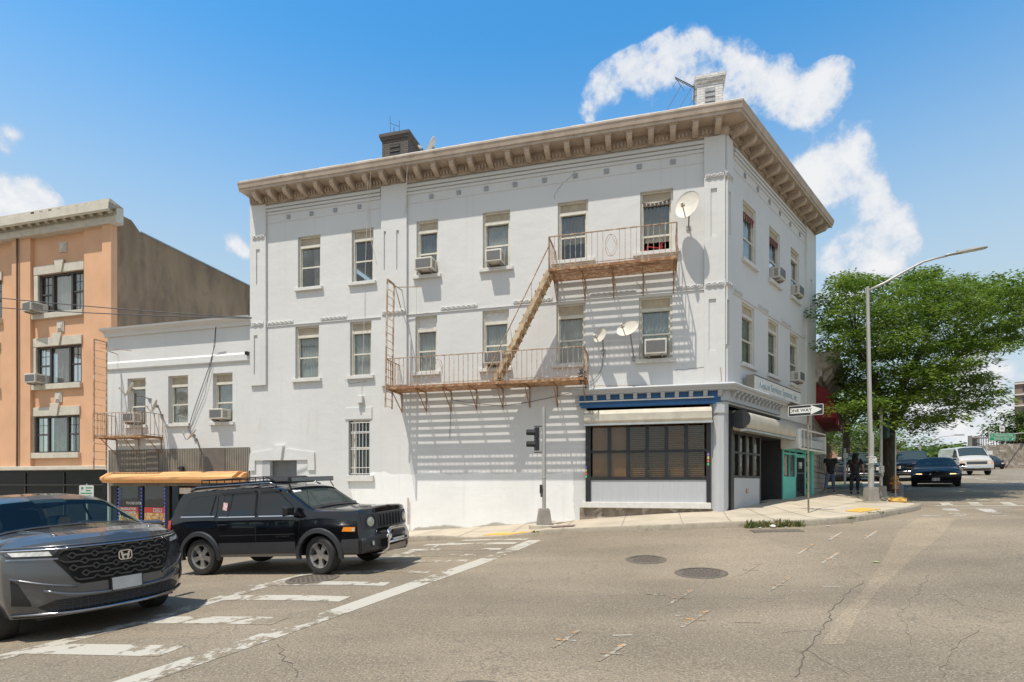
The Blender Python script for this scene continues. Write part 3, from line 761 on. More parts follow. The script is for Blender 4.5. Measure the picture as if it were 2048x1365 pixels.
def window(par, M, x0, x1, z0, z1, top=.19, topc='panel_beige', curtain=None, rail=.5, y=.13, sill=True, fr='frame_cream', cfrac=1.0, open_=0, blind=False, lbl=None, wider=0.0, glass='pane_glass', siz=.11):
    h = z1 - z0; zt = z1 - top * h; w = .065
    mb = MB()
    mb.box(x0, x0+w, y-.05, y+.05, z0, z1); mb.box(x1-w, x1, y-.05, y+.05, z0, z1)
    mb.box(x0+w, x1-w, y-.05, y+.05, z1-.05, z1)
    if top > 0: mb.box(x0+w, x1-w, y-.055, y+.05, zt-.045, zt+.045)
    zb = zt - .045 if top > 0 else z1 - .05
    mb.box(x0+w, x1-w, y-.05, y+.05, z0, z0+.06)
    zr = z0 + .06 + (zb - z0 - .06) * rail
    o = .035                                # sashes
    mb.box(x0+w, x1-w, y-.02, y+.03, zr-.025, zr+.025)
    for a, b, yy in ((zr+.025, zb, .02), (z0+.06, zr-.025, 0)):
        mb.box(x0+w, x0+w+o, y-.02+yy, y+.02+yy, a, b); mb.box(x1-w-o, x1-w, y-.02+yy, y+.02+yy, a, b)
    f = mb.build('window', M_[fr], par, M)
    if lbl: f['label'] = lbl
    for a, b, yy in ((zr+.025, zb, .02), (z0+.06+open_, zr-.025, 0)):
        MB().box(x0+w+o, x1-w-o, y-.003+yy, y+.003+yy, a, b).build('pane', M_[glass], f, M)
    if top > 0:
        MB().box(x0+w, x1-w, y-.01, y+.02, zt+.045, z1-.05).build('top_panel', M_[topc], f, M)
    if blind:
        mb = MB(); k = int((zb-z0)/.05)
        for i in range(k): mb.box(x0+w+.02, x1-w-.02, y+.05, y+.085, z0+.08+i*.05, z0+.08+i*.05+.035)
        mb.build('blind', M_['blind'], f, M)
    elif curtain:
        mb = MB(); zc = zb - (zb - z0) * cfrac
        if curtain == 'curtain_blue_split':
            fold(mb, x0+w+(x1-x0)*.5, x1-w, zc, zb, y+.1, seed=int(x0*10)); curtain = 'curtain_blue'
        else: fold(mb, x0+w, x1-w, zc, zb, y+.1, seed=int(x0*10))
        mb.build('curtain', M_[curtain], f, M, smooth=True)
    if sill:
        MB().box(x0-.1-wider, x1+.1+wider, -.09, y-.05, z0-siz, z0).build('sill', M_['trim_white'], f, M, bevel=.008)
    return f
def wpx(fn, x0, x1, yt, yb):
    """photo box -> wall box, heights read at the column in the middle"""
    xm = (x0 + x1) / 2
    return fn(x0, yt)[0], fn(x1, yt)[0], fn(xm, yb)[1], fn(xm, yt)[1]
WL = {}
F3 = {1:(595.8,640.9,474,576),2:(703.4,747,458.5,568),3:(833,876.6,442,550),4:(965.5,1020.4,421,534),5:(1115.6,1176,402,514),6:(1280.4,1346.3,379,507)}
F2 = {1:(590.6,638,653,758),2:(700,743,643,750),3:(830.7,874.3,633,743.5),4:(965,1017.8,620,738),5:(1112.7,1170.7,606.8,728),6:(1278,1344.8,593,720)}
for k, v in F3.items(): WL['3', k] = wpx(L, *v)
for k, v in F2.items(): WL['2', k] = wpx(L, *v)
# align rows: storeys are level
for fl in '32':
    zb = np.mean([WL[fl, k][2] for k in range(1, 7)]); zt = np.mean([WL[fl, k][3] for k in range(1, 7)])
    for k in range(1, 7): WL[fl, k] = (WL[fl, k][0], WL[fl, k][1], zb, zt)
    print('row', fl, round(zb, 2), round(zt, 2))
WR = {}
for nm, (xa, xb, yt, yb) in {'A3':(1486,1511.5,412,527),'B3':(1538.5,1559.5,464,570),'C3':(1581.5,1598.5,508,603),'A2':(1483.7,1508.6,613,738),'B2':(1536.5,1556.5,647,756),'C2':(1580,1597.5,675,773)}.items():
    a = Rr(xa, yt); b = Rr(xb, yt); c = Rr(xa, yb); WR[nm] = [a[0], b[0], c[1], a[1]]
for fl in '32':
    zb, zt = WL[fl, 1][2], WL[fl, 1][3]
    for c in 'ABC':
        w = WR[c + fl]; print(c + fl, [round(q, 2) for q in w]); w[2] = zb; w[3] = zt; 
bw = wpx(L, 697, 739.8, 841, 951)           # barred ground-floor window
ch = wpx(L, 526, 593.6, 921, 990)            # basement hatch opening
st = wpx(L, 1173, 1420, 843, 1008)           # shop window bay
print('barred', bw, 'hatch', ch, 'shop', st)
SHZ = 3.95                                   # shop front head height
mb = MB()
wall_holes(mb, XL, 0, -1.6, ZT, [WL[k] for k in WL] + [bw, ch, (st[0], st[1], 1.0, SHZ)])
mb.build('wall', WALLM, bld, FL, fix=False)
RS0, RS1, RS2, RS3 = Rr(1457, 900)[0], Rr(1521, 900)[0], Rr(1564, 900)[0], Rr(1622, 900)[0]
print('right bays', RS0, RS1, RS2, RS3)
mb = MB()
wall_holes(mb, 0, XR, -.4, ZT, [tuple(WR[k]) for k in WR] + [(RS0, RS3, -.4, SHZ)])
mb.build('wall', WALLM, bld, FR, fix=False)
# rear and end walls, roof
pL = FL @ Vector((XL, 0, 0)); pC = FL @ Vector((0, 0, 0)); pR = FR @ Vector((XR, 0, 0))
pLb = FL @ Vector((XL, 10, 0)); pRb = pR + Vector((-.2533*0+.1, 6.5, 0))
mb = MB()
for a, b in ((pR, pRb), (pRb, pLb), (pLb, pL)):
    mb.add([(a.x, a.y, -1.6), (b.x, b.y, -1.6), (b.x, b.y, ZT+.3), (a.x, a.y, ZT+.3)], [(0, 1, 2, 3)])
mb.build('wall', WALLM, bld, Matrix.Identity(4))
mb = MB()
zr_ = ZT + .49
mb.add([(p.x, p.y, zr_) for p in (pL, pC, pR, pRb, pLb)], [(0, 1, 2, 3, 4)])
roof = mb.build('roof', pm('roof_coat', (.55, .54, .52), .8), bld, Matrix.Identity(4))
mb = MB()
for zz in (4.1, 7.35): mb.add([((p.x-pC.x)*.985+pC.x-.05, (p.y-pC.y)*.98+pC.y+.3, zz) for p in (pL, pC, pR, pRb, pLb)], [(0, 1, 2, 3, 4)])
mb.build('storey_floor', M_['interior'], bld, Matrix.Identity(4))

# sweep a profile of (outward, z) along left wall + right wall with a mitre at the corner
nL = Vector((-math.sin(A), -math.cos(A), 0)); nR = Vector((math.sin(B), -math.cos(B), 0))
mit = (nL + nR) / (1 + nL.dot(nR))
uL = Vector((math.cos(A), -math.sin(A), 0)); uR = Vector((math.cos(B), math.sin(B), 0))
C0 = Vector((CORN[0], CORN[1], 0))
def sweep(mb, prof, xl, xr, el=0, er=0):
    """xl: start on the left wall (negative), xr: end on the right wall; el/er: side returns"""
    P = [(C0 + uL * xl, nL - uL * el), (C0, mit), (C0 + uR * xr, nR + uR * er)]
    n = len(prof); vs = []
    for p, m in P:
        for o, z in prof: q = p + m * o; vs.append((q.x, q.y, z))
    fs = []
    for i in range(2):
        for j in range(n - 1): fs.append((i*n+j, (i+1)*n+j, (i+1)*n+j+1, i*n+j+1))
    fs += [tuple(range(n)), tuple(range(2*n, 3*n))]
    return mb.add(vs, fs)
o_ = .64
prof = [(-.02, ZT-.02), (.05, ZT-.02), (.05, ZT+.04), (.10, ZT+.17), (.10, ZT+.26), (.53, ZT+.26), (.53, ZT+.245), (.57, ZT+.245), (.57, ZT+.32), (.60, ZT+.33), (.62, ZT+.43), (.64, ZT+.48), (.64, ZT+.53), (.3, ZT+.56), (-.3, ZT+.56), (-.3, ZT+.3)]
mb = MB(); sweep(mb, prof, XL, XR, .05, .42)
# dentil course
x = XL + .05
while x < -.15: mb.box(x, x+.055, -.15, -.08, ZT+.05, ZT+.15, FL); x += .105
x = .15
while x < XR - .05: mb.box(x, x+.055, -.15, -.08, ZT+.05, ZT+.15, FR); x += .105
corn = mb.build('cornice', M_['cornice_brown'], bld, Matrix.Identity(4), fix=True)
def bracket(M, par, proto=[None]):
    if proto[0] is None:
        mb = MB()
        mb.prism([(-.09, ZT+.26), (-.50, ZT+.26), (-.50, ZT+.13), (-.43, ZT+.06), (-.24, ZT+.03), (-.09, ZT+.0)], -.075, .075, 'x')
        mb.box(-.11, .11, -.525, -.09, ZT+.215, ZT+.255)
        proto[0] = mb.build('bracket', M_['cornice_brown'], par, M)
    else:
        c = proto[0].copy(); COL.objects.link(c); c.parent = None; place(c, M, par)
xb0 = L(515, 400, -.3)[0]; xb1 = L(1436, 270, -.3)[0]
for i in range(26): bracket(FL @ T(xb0 + (xb1-xb0)*i/25, 0, 0), corn)
for i in range(13): bracket(FR @ T(.28 + (XR-.45)*i/12, 0, 0), corn)
mb = MB(); rr = random.Random(3)
x = XL + .02
while x < .25:
    w = .25 + rr.random()*.4; mb.box(x, x+w, -.615+rr.random()*.01, -.45, ZT+.535, ZT+.56+rr.random()*.015, FL); x += w
mb.build('parapet_coating', pm('white_coating', (.72, .72, .70), .7, var=.08), corn, Matrix.Identity(4), fix=True)

# pilasters with sunk slots
def pilaster(M, x0, x1, z0, z1, slots):
    mb = MB(); xs = [x0]; d = .075
    hs = [(a, b, c, e) for a, b, c, e in slots]
    wall_holes(mb, x0, x1, z0, z1, hs, y=-d, reveal=.035)
    for a, b, c, e in hs: mb.add([(a, -d+.035, c), (b, -d+.035, c), (b, -d+.035, e), (a, -d+.035, e)], [(0, 1, 2, 3)])
    mb.add([(x0, -d, z0), (x0, .0, z0), (x0, .0, z1), (x0, -d, z1)], [(0, 1, 2, 3)])
    mb.add([(x1, -d, z0), (x1, .0, z0), (x1, .0, z1), (x1, -d, z1)], [(0, 1, 2, 3)])
    mb.add([(x0, -d, z0), (x1, -d, z0), (x1, 0, z0), (x0, 0, z0)], [(0, 1, 2, 3)])
    mb.build('pilaster', WALLM, bld, M, fix=True)
def slotpx(fn, x0, x1, y0, y1, d=-.075):
    xm = (x0+x1)/2; return fn(x0, y0, d)[0], fn(x1, y0, d)[0], fn(xm, y1, d)[1], fn(xm, y0, d)[1]
pilaster(FL, XL, L(531, 600, -.075)[0], L(515, 772)[1], ZT-.02, [slotpx(L, 512, 519.5, 499, 570), slotpx(L, 507.5, 515, 671, 750)])
pilaster(FL, L(762, 600, -.075)[0], L(813, 600, -.075)[0], L(790, 772)[1], ZT-.02, [slotpx(L, 767.5, 772, 463, 541), slotpx(L, 792.5, 798, 461, 540)])
pilaster(FL, L(1408.5, 600, -.075)[0], 0.0, 4.45, ZT-.02, [slotpx(L, 1421.5, 1434, 377, 473), slotpx(L, 1417.5, 1432, 598, 702)])
pilaster(FR, 0.0, Rr(1466, 600, -.075)[0], 4.45, ZT-.02, [slotpx(Rr, 1457.5, 1462, 384, 470), slotpx(Rr, 1454, 1459, 600, 690)])
pilaster(FR, Rr(1614, 600, -.075)[0], XR-.02, 4.45, ZT-.02, [slotpx(Rr, 1621, 1624.5, 560, 590)])
# horizontal ledges: corbel steps under the cornice, string courses
mb = MB()
for x0, x1, M in ((L(531,500)[0], L(762,500)[0], FL), (L(813,500)[0], L(1408,500)[0], FL), (Rr(1467,500)[0], Rr(1614,500)[0], FR)):
    for i, (zz, dd) in enumerate(((ZT-.10, .07), (ZT-.21, .05), (ZT-.32, .03))): mb.box(x0, x1, -dd, .01, zz-.07, zz+.01, M)
    mb.box(x0, x1, -.012, .01, ZT-.68, ZT-.665, M)
zs2 = L(1429, 577)[1]; zs3 = L(1429, 497)[1]
for M, x0, x1 in ((FL, XL, 0), (FR, 0, XR)):
    mb.box(x0, x1, -.028, .01, zs2-.02, zs2+.0, M)
    mb.box(x0, x1, -.082 , .01, zs2-.02, zs2+.0, M) if False else None
print('strings', zs2, zs3)
mb.build('string_course', WALLM, bld, Matrix.Identity(4), fix=True)
def flourish(M, x0, x1, z, d=.0):
    mb = MB(); n = max(2, int((x1-x0)/.16)); k = n * 10
    mb.box(x0, x1, -d-.018, -d+.0, z-.075, z+.075)
    for ph in (0, math.pi):
        mb.tube([(x0+.02+(x1-x0-.04)*i/k, -d-.03, z+.045*math.sin(i/k*n*math.pi+ph)) for i in range(k+1)], .012, 5)
    for i in range(n):
        xc = x0+.02+(x1-x0-.04)*(i+.5)/n
        mb.prism([(xc-.03, z), (xc, z+.02), (xc+.03, z), (xc, z-.02)], -d-.05, -d-.02)
    mb.build('ornament', WALLM, bld, M, smooth=40)
for a, b, y, d in ((503.5,527,651,.075),(533.5,587,647.5,0),(641,694,637.5,0),(764,811,628,.075),(881,955,614,0),(1026,1105,603,0),(1180,1272,588,0),(1355,1407,578,0),(1410,1448,574,.075)):
    flourish(FL, L(a, y, -d)[0], L(b, y, -d)[0], zs2+.085, d)
for a, b, y, d in ((505,529,476,.075),(1410,1448,351,.075)):
    p = L(b, y, -d); flourish(FL, L(a, y, -d)[0], p[0], L(1429, 352, -.075)[1], d)
for a, b, d, zz in ((1451,1465,.075,L(1429,352,-.075)[1]),(1451,1465,.075,zs2+.085),(1468,1484,0,zs2+.085),(1516,1536,0,zs2+.085),(1562,1581,0,zs2+.085),(1603,1613,0,zs2+.085)):
    flourish(FR, Rr(a, 600, -d)[0], Rr(b, 600, -d)[0], zz, d)
def rosette(M, x, z, proto=[None]):
    Mx = M @ T(x, 0, z)
    if proto[0] is None:
        mb = MB()
        for a in (45, 135, 225, 315):
            Q = RY(R(a)); mb.box(.012, .085, -.028, .0, -.026, .026, Q)
        for a in (0, 90, 180, 270):
            Q = RY(R(a)); mb.box(.03, .07, -.018, .0, -.012, .012, Q)
        mb.box(-.02, .02, -.035, 0, -.02, .02)
        proto[0] = mb.build('rosette', pm('rosette_grey', (.34, .35, .37), .8), bld, Mx)
    else:
        c = proto[0].copy(); COL.objects.link(c); c.parent = None; place(c, Mx, bld)
for xp, yp in ((577,430.5),(623,424.5),(670.5,417.5),(719,410),(863,387.5),(917.5,380),(972.5,371),(1030,362),(1089,353.5),(1150.5,345),(1213,335.5),(1278.5,325),(1346,316)):
    rosette(FL, L(xp, yp)[0], ZT-.53)
for xp in (1489.5, 1515, 1538.5, 1559.5, 1580, 1599): rosette(FR, Rr(xp, 400)[0], ZT-.53)

mb = MB(); rq = random.Random(4)
for line in (((1147,322),(1140,336),(1150,345),(1143,352),(1128,365),(1117,378),(1110,390),(1108,400)), ((1272,565),(1285,580),(1282,592)), ((690,760),(700,768),(742,762)), ((1350,742),(1380,738),(1440,733))):
    P_ = []
    for (a, b), (c, d) in zip(line, line[1:]):
        for i in range(5): t = i/5; x, z = L(a+(c-a)*t, b+(d-b)*t); P_.append((x+rq.gauss(0, .008), -.003, z+rq.gauss(0, .008)))
    mb.tube(P_, .0045, 4)
mb.build('crack', pm('crack_grey', (.16, .155, .15), .9), bld, FL)
# windows
spec = {('3',1):dict(curtain='curtain_blue_split'),('3',2):dict(curtain=None),('3',3):dict(curtain='curtain_blue',cfrac=.8),('3',4):dict(curtain='curtain_white',cfrac=1),
        ('3',5):dict(curtain='curtain_blue',cfrac=.6,wider=.1),('3',6):dict(curtain='curtain_blue',cfrac=.75,rail=.32,open_=.42,wider=.1),
        ('2',1):dict(curtain='curtain_white',cfrac=.95),('2',2):dict(curtain='curtain_white'),('2',3):dict(topc='trim_white',top=.25,curtain='curtain_white'),
        ('2',4):dict(topc='trim_white',top=.21,curtain='curtain_white'),('2',5):dict(top=.21,curtain='curtain_white'),('2',6):dict(top=.2,curtain='curtain_white')}
lb = {('3',6): 'raised sash window with dark bunting and red things inside'}
for k, v in spec.items():
    window(bld, FL, *WL[k], lbl=lb.get(k), **v)
for k, v in {'A3':'curtain_white','B3':None,'C3':'curtain_white','A2':'curtain_white','B2':'curtain_white','C2':'curtain_white'}.items():
    window(bld, FR, *WR[k], curtain=v, y=.10)
# pointed bunting in three upper windows and a red chair inside one
mb = MB(); a, b, c, d = WL['3', 6]; zz = d - .34
for i in range(7):
    x = a + .06 + (b-a-.12) * i / 7; w = (b-a-.12) / 7
    mb.prism([(x, zz+.05-.05*math.sin(i/6*3.14)), (x+w, zz+.05-.05*math.sin((i+1)/6*3.14)), (x+w/2, zz-.08)], .05, .06)
mb.build('bunting', pm('dark_cloth', (.07, .05, .055), .9, var=.5), bld, FL)
mb = MB(); q = a + .12; y = .26; z0 = c + .07
mb.tube([(q, y, z0+.1), (q+.15, y, z0+.02), (q+.42, y, z0+.03), (q+.5, y, z0+.16)], .03, 6); mb.tube([(q+.05, y, z0+.2), (q+.4, y, z0+.12)], .02, 6); mb.tube([(q+.4, y, z0), (q+.52, y, z0+.34)], .03, 6); mb.tube([(q+.05, y, z0), (q+.1, y, z0+.3)], .02, 6)
MBred = mb.build('plastic_chair', pm('red_plastic', (.55, .04, .05), .4), None, FL); tag(MBred, 'red plastic chair seen inside the raised third floor window', 'chair')
for kk in ('A3', 'B3'):
    mb = MB(); a, b, c, d = WR[kk]; zz = d - .42
    for i in range(5):
        w = (b-a-.1)/5; x = a + .05 + w*i; mb.prism([(x, zz+.12), (x+w, zz+.12), (x+w/2, zz-.12)], .035, .045)
    mb.build('bunting', pm('maroon_cloth', (.16, .03, .03), .9, var=.4), bld, FR)
# barred window
f = window(bld, FL, bw[0]+.12, bw[1], bw[2], bw[3], top=0, y=.16, siz=.2, curtain=None, lbl='ground floor window behind white security bars', wider=.05)
mb = MB(); a, b, c, d = bw; a += .14
for i in range(6): x = a + (b-a-.02)*i/5; mb.tube([(x, .02, c+.02), (x, .02, d-.04)], .012, 6)
for zz in (d-.08, d-.38, d-.42, (c+d)/2, (c+d)/2-.05, c+.25, c+.05): mb.box(a-.05, b+.02, .005, .035, zz-.012, zz+.012)
mb.build('security_grille', M_['trim_white'], f, FL)
MB().box(bw[0]-.12, bw[1]+.08, -.03, .0, d+.03, d+.42).build('lintel', WALLM, bld, FL, bevel=.01)
# hatch with keystone head
a, b, c, d = ch; mb = MB()
mb.prism([(a-.55, d-.35), (a-.5, d+.25), (a+.45, d+.38), (b-.25, d+.38), (b+.7, d+.25), (b+.72, d-.35), (b+.45, d-.35), (b+.45, d), (a-.3, d), (a-.3, d-.35)], -.05, 0)
mb.prism([((a+b)/2-.12, d+.0), ((a+b)/2-.2, d+.5), ((a+b)/2+.2, d+.5), ((a+b)/2+.12, d+.0)], -.12, 0)
mb.build('keystone_head', WALLM, bld, FL)
mb = MB(); mb.box(a, b, .16, .2, c-.2, d)
hd = mb.build('hatch_shutter', pm('shutter_grey', (.16, .165, .17), .6), bld, FL)
MB().box(a-.02, a+.28, .0, .14, c, d-.02).build('hatch_frame', M_['grey_panel'], bld, FL)
mb = MB()
for xx in (a-.25, b+.3): mb.lathe([(.01,0),(.06,.01),(.075,.06),(.06,.11),(.01,.13)], 12, T(xx, -.08, d-.85)); mb.tube([(xx, -.08, d-.82), (xx+.03, -.02, d-1.1)], .02)
mb.build('hatch_lamp', M_['trim_white'], bld, FL, smooth=True)
# little wall lamp above the barred window
x, z = L(722, 800); mb = MB(); mb.box(x-.09, x+.11, -.14, 0, z-.12, z+.12); mb.box(x-.07, x-.01, -.16, -.14, z-.16, z-.1)
tag(mb.build('wall_lamp', M_['trim_white'], None, FL, bevel=.01), 'small square wall lamp above the barred window', 'wall lamp')

# ------------------------------------------------------------------ shop front
zc0, zc1 = SHZ + .02, 4.42
sx0 = L(1150, 780, -.3)[0]; SXR = Rr(1574, 800, -.3)[0]
mb = MB()
prof = [(-.02, zc1+.06), (.30, zc1+.05), (.36, zc1+.03), (.38, zc1), (.36, zc1-.05), (.30, zc1-.07), (.28, zc1-.13), (.10, zc1-.14), (.10, zc1-.42), (-.02, zc1-.42)]
sweep(mb, prof, sx0, SXR, .3, .2)
sc = mb.build('shop_cornice', M_['grey_panel'], bld, Matrix.Identity(4), fix=True)
mb = MB()
mb.box(sx0+.1, -.12, -.112, -.09, zc1-.43, zc1-.145); mb.box(sx0+.15, -.15, -.16, -.09, zc1-.50, zc1-.42)
mb.build('frieze', M_['blue_paint'], sc, FL)
MB().box(sx0+.1, -.3, -.175, -.1, zc1-.335, zc1-.30).build('frieze_moulding', M_['trim_white'], sc, FL)
def sbr(M, par, proto=[None]):
    if proto[0] is None:
        mb = MB(); z = zc1 - .14
        mb.prism([(-.1, z), (-.27, z), (-.27, z-.05), (-.2, z-.07), (-.17, z-.14), (-.12, z-.17), (-.1, z-.17)], -.055, .055, 'x')
        proto[0] = mb.build('bracket', M_['grey_panel'], par, M)
    else:
        c = proto[0].copy(); COL.objects.link(c); c.parent = None; place(c, M, par)
xa = L(1190, 790, -.2)[0]; xb = L(1440, 785, -.2)[0]
for i in range(10): sbr(FL @ T(xa + (xb-xa)*i/9, 0, 0), sc)
for i in range(13): sbr(FR @ T(.25 + (SXR-.5)*i/12, 0, 0), sc)
# roller shutter boxes
def shutter(M, x0, x1, z0, z1, out):
    mb = MB()
    mb.prism([(0, z0), (0, z1), (-out*.55, z1), (-out, z1-.13), (-out, z0+.07), (-out*.88, z0)] if M is FL else [(0, z0), (0, z1), (-out*.35, z1), (-out*.8, z1-.04), (-out, z1-.15), (-out, z0+.12), (-out*.9, z0+.02), (-out*.5, z0)], x0, x1, 'x')
    o = mb.build('shutter_box', M_['galv_beige'], bld, M, smooth=False if M is FL else 50)
    MB().box(x0-.02, x1+.02, -out*.95, -out*.6, z0-.06, z0).build('shutter_rail', M_['galv'], o, M)
    return o
s0 = L(1168, 830, -.35)[0]; s1 = L(1424, 830, -.35)[0]
shutter(FL, s0, s1, SHZ-.51, SHZ-.12, .36)
r0 = Rr(1460, 830, -.35)[0]; r1 = Rr(1586, 830, -.35)[0]
shutter(FR, .35, r1-.15, SHZ-.72, SHZ-.2, .5)
mb = MB(); mb.lathe([(.01,0),(.26,0),(.26,.1),(.01,.1)], 20, FR @ T(.28, -.3, SHZ-.45) @ RY(R(90)))
mb.build('shutter_end', M_['black_frame'], bld, Matrix.Identity(4))
# corner column
Cc = C0 + mit * -.02 + uL * -.12
mb = MB()
mb.lathe([(.20, .55), (.20, 3.62), (.23, 3.66), (.23, SHZ)], 8, T(Cc.x, Cc.y, 0) @ RZ(.2))
mb.build('column', M_['grey_panel'], bld, Matrix.Identity(4), bevel=.01)
# left shop window: black frame, six by two panes with slatted blinds, panel and sill board
a, b = st[0], st[1]; y = -.02
zg0 = L(1300, 957, y)[1]; zg1 = SHZ-.5
zp0 = L(1300, 1005, y)[1]
mb = MB()
mb.box(a-.02, a+.13, y-.05, y+.1, zp0-.15, zg1+.1); mb.box(b-.10, b+.02, y-.05, y+.1, zp0-.05, zg1+.1)
xs = [a + .13 + (b-.10-a-.13) * i / 6 for i in range(7)]
mb.box(a+.13, b-.1, y-.03, y+.06, zg1-.02, zg1+.1); mb.box(a+.13, b-.1, y-.03, y+.06, zg0-.05, zg0+.05)
zm = zg0 + (zg1-zg0)*.49; mb.box(a+.13, b-.1, y-.03, y+.06, zm-.035, zm+.035)
for x in xs[1:-1]: mb.box(x-.05, x+.05, y-.035, y+.065, zg0+.05, zg1-.02)
sw = mb.build('shop_window', M_['black_frame'], bld, FL)
for i in range(6):
    for z0, z1 in ((zg0+.05, zm-.035), (zm+.035, zg1-.02)):
        MB().box(xs[i]+.05, xs[i+1]-.05, y+.03, y+.04, z0, z1).build('pane', M_['pane_shop'], sw, FL)
def blinds(x0, x1, z0, z1, y, par, M, tilt=.5, gap=.05):
    mb = MB(); z = z0
    while z < z1:
        mb.box(x0, x1, -.021, .021, -.0015, .0015, T(0, y, z) @ RX(R(tilt*90))); z += gap
    mb.build('blind', M_['blind'], par, M)
for i in range(6):
    lo = [0, 0, .0, .25, .0, .0][i]
    blinds(xs[i]+.04, xs[i+1]-.04, zg0+.06+lo*0, zg1-.03, y+.12, sw, FL, tilt=[.80,.80,.45,.30,.50,.38][i], gap=[.032,.032,.055,.055,.05,.055][i])
MB().box(a, b, .5, .55, zp0, zg1+.1).build('interior_screen', pm('interior_tan', (.10, .07, .045), .9, var=.4), sw, FL)
mb = MB(); mb.box(a+.13, b-.1, y-.01, y+.08, zp0, zg0-.05)
mb.build('panel', M_['grey_panel'], bld, FL)
mb = MB(); mb.box(a-.1, b+.02, y-.09, y+.1, zp0-.17, zp0)
mb.build('sill_board', M_['trim_white'], bld, FL, bevel=.01)
mb = MB(); mb.box(a-.2, b+.2, -.012, .05, .2, zp0-.172)
mb.build('plinth', pm('damp_plinth', (.23, .19, .15), .9, var=.35, scale=4, bump=.01, bscale=10, col2=(.42, .38, .33), c2th=(.55, .6), c2scale=2.5), bld, FL)
# coloured strip of stickers on posts
mb = MB(); zz = L(1172, 945)[1]
stk = [(.25,.18,.6),(.7,.6,.1),(.75,.12,.08),(.05,.5,.2)]
for xq, M, zq in ((a+.0, FL, L(1172, 950)[1]), (b-.05, FL, L(1418, 925)[1]), (RS0+.05, FR, Rr(1462, 920)[1])):
    for i, c in enumerate(stk):
        m_ = pm('sticker_%d' % i, c, .4) if 'sticker_%d' % i not in M_ else M_['sticker_%d' % i]
        MB().box(xq-.025, xq+.02, -.076, -.072, zq+.18-.09*i, zq+.25-.09*i).build('sticker', m_, bld, M)

# right-hand ground floor: window bay, dark entrance, teal shop front
gz0 = .95
mb = MB(); y = .02
zw0 = Rr(1460, 953, y)[1]; zw1 = SHZ - .75
a, b = RS0, RS1
mb.box(a, a+.2, y-.1, y+.06, gz0-.2, SHZ-.2)
mb.box(b-.08, b, y-.03, y+.06, gz0-.1, zw1)
mb.box(a+.2, b-.08, y-.03, y+.06, zw0-.04, zw0+.03); mb.box(a+.2, b-.08, y-.03, y+.06, zw1-.06, zw1+.06)
zm = (zw0+zw1)/2+.05; mb.box(a+.2, b-.08, y-.03, y+.05, zm-.03, zm+.03)
xs = [a+.2 + (b-.28-a)*i/4 for i in range(5)]
for x in xs[1:-1]: mb.box(x-.07, x+.07, y-.035, y+.05, zw0, zw1)
sw = mb.build('shop_window', M_['black_frame'], bld, FR)
for i in range(4):
    for z0, z1 in ((zw0+.03, zm-.03), (zm+.03, zw1-.06)):
        MB().box(xs[i]+.05, xs[i+1]-.05, y+.02, y+.03, z0, z1).build('pane', M_['pane_shop'], sw, FR)
    blinds(xs[i]+.05, xs[i+1]-.05, zw0+.05, zw1, y+.12, sw, FR, .4, .055)
MB().box(a, b, .5, .55, gz0-.3, SHZ).build('interior_screen', M_['interior_tan'], sw, FR)
MB().box(a+.2, b-.08, y-.02, y+.1, gz0-.3, zw0-.04).build('panel', M_['grey_panel'], bld, FR)
mb = MB(); mb.lathe([(.01,0),(.07,0),(.07,.03),(.01,.03)], 12, T((a+b)/2+.1, y-.05, zw0-.42) @ RX(R(-90))); mb.build('valve_cap', M_['rust'], bld, FR)
# entrance recess
a, b = RS1, RS2
mb = MB()
mb.box(a, a+.04, 0, 1.5, gz0-.4, SHZ-.2); mb.box(b-.04, b, 0, 1.5, gz0-.4, SHZ-.2); mb.box(a, b, 1.45, 1.5, gz0-.4, SHZ)
mb.box(a, b, 0, 1.45, SHZ-.75, SHZ-.70); mb.box(a+.04, b-.04, 0, 1.45, gz0+.0, gz0+.18)
en = mb.build('entrance', pm('entrance_grey', (.035, .036, .04), .6), bld, FR)
mb = MB()
mb.box(b-.55, b-.5, 1.36, 1.42, gz0+.18, SHZ-.8); mb.box(a+.3, a+.34, 1.36, 1.42, gz0+.18, SHZ-.8); mb.box(a+.3, b-.5, 1.36, 1.42, 2.2, 2.3)
d_ = mb.build('door', M_['black_frame'], en, FR)
MB().box(a+.34, b-.55, 1.38, 1.4, gz0+.2, 2.2).build('pane', M_['blind'], d_, FR)
# teal shop unit numbered 199
a, b = RS2, RS3; gz = 1.12; zt = SHZ - 1.05
fr = lambda mb, x0, x1, z0, z1, y0=-.03, y1=.05: mb.box(x0, x1, y0, y1, z0, z1)
mb = MB(); W_ = b - a
fr(mb, a+.02, a+.10, gz-.15, zt); 
d0 = a + W_*.42; d1 = a + W_*.74
fr(mb, a+.1, d0, gz-.12, gz+.85); fr(mb, d0-.06, d0+.06, gz+.85, zt+.02); fr(mb, d1-.05, d1+.08, gz-.05, zt+.02, -.04)
fr(mb, b-.28, b-.02, gz-.05, zt+.25, -.1, .05); fr(mb, d0+.06, d1-.05, zt-.22, zt-.10); fr(mb, a+.1, d0-.06, gz+1.62, gz+1.68); fr(mb, a+.1, b-.28, zt-.03, zt+.05)
fr(mb, a+.10+(d0-a-.16)*.5-.02, a+.10+(d0-a-.16)*.5+.02, gz+.85, zt-.03)
tl = mb.build('shop_front', M_['teal_paint'], bld, FR); tl['label'] = 'teal painted shop front numbered 199'
MB().box(a+.1, d0-.06, .01, .02, gz+.85, zt-.03).build('pane', M_['pane_dark'], tl, FR)
MB().box(a+.24, a+.5, .0, .008, gz+.9, gz+1.55).build('poster', pm('poster_pink', (.35, .26, .2), .6, var=.3, scale=9), tl, FR)
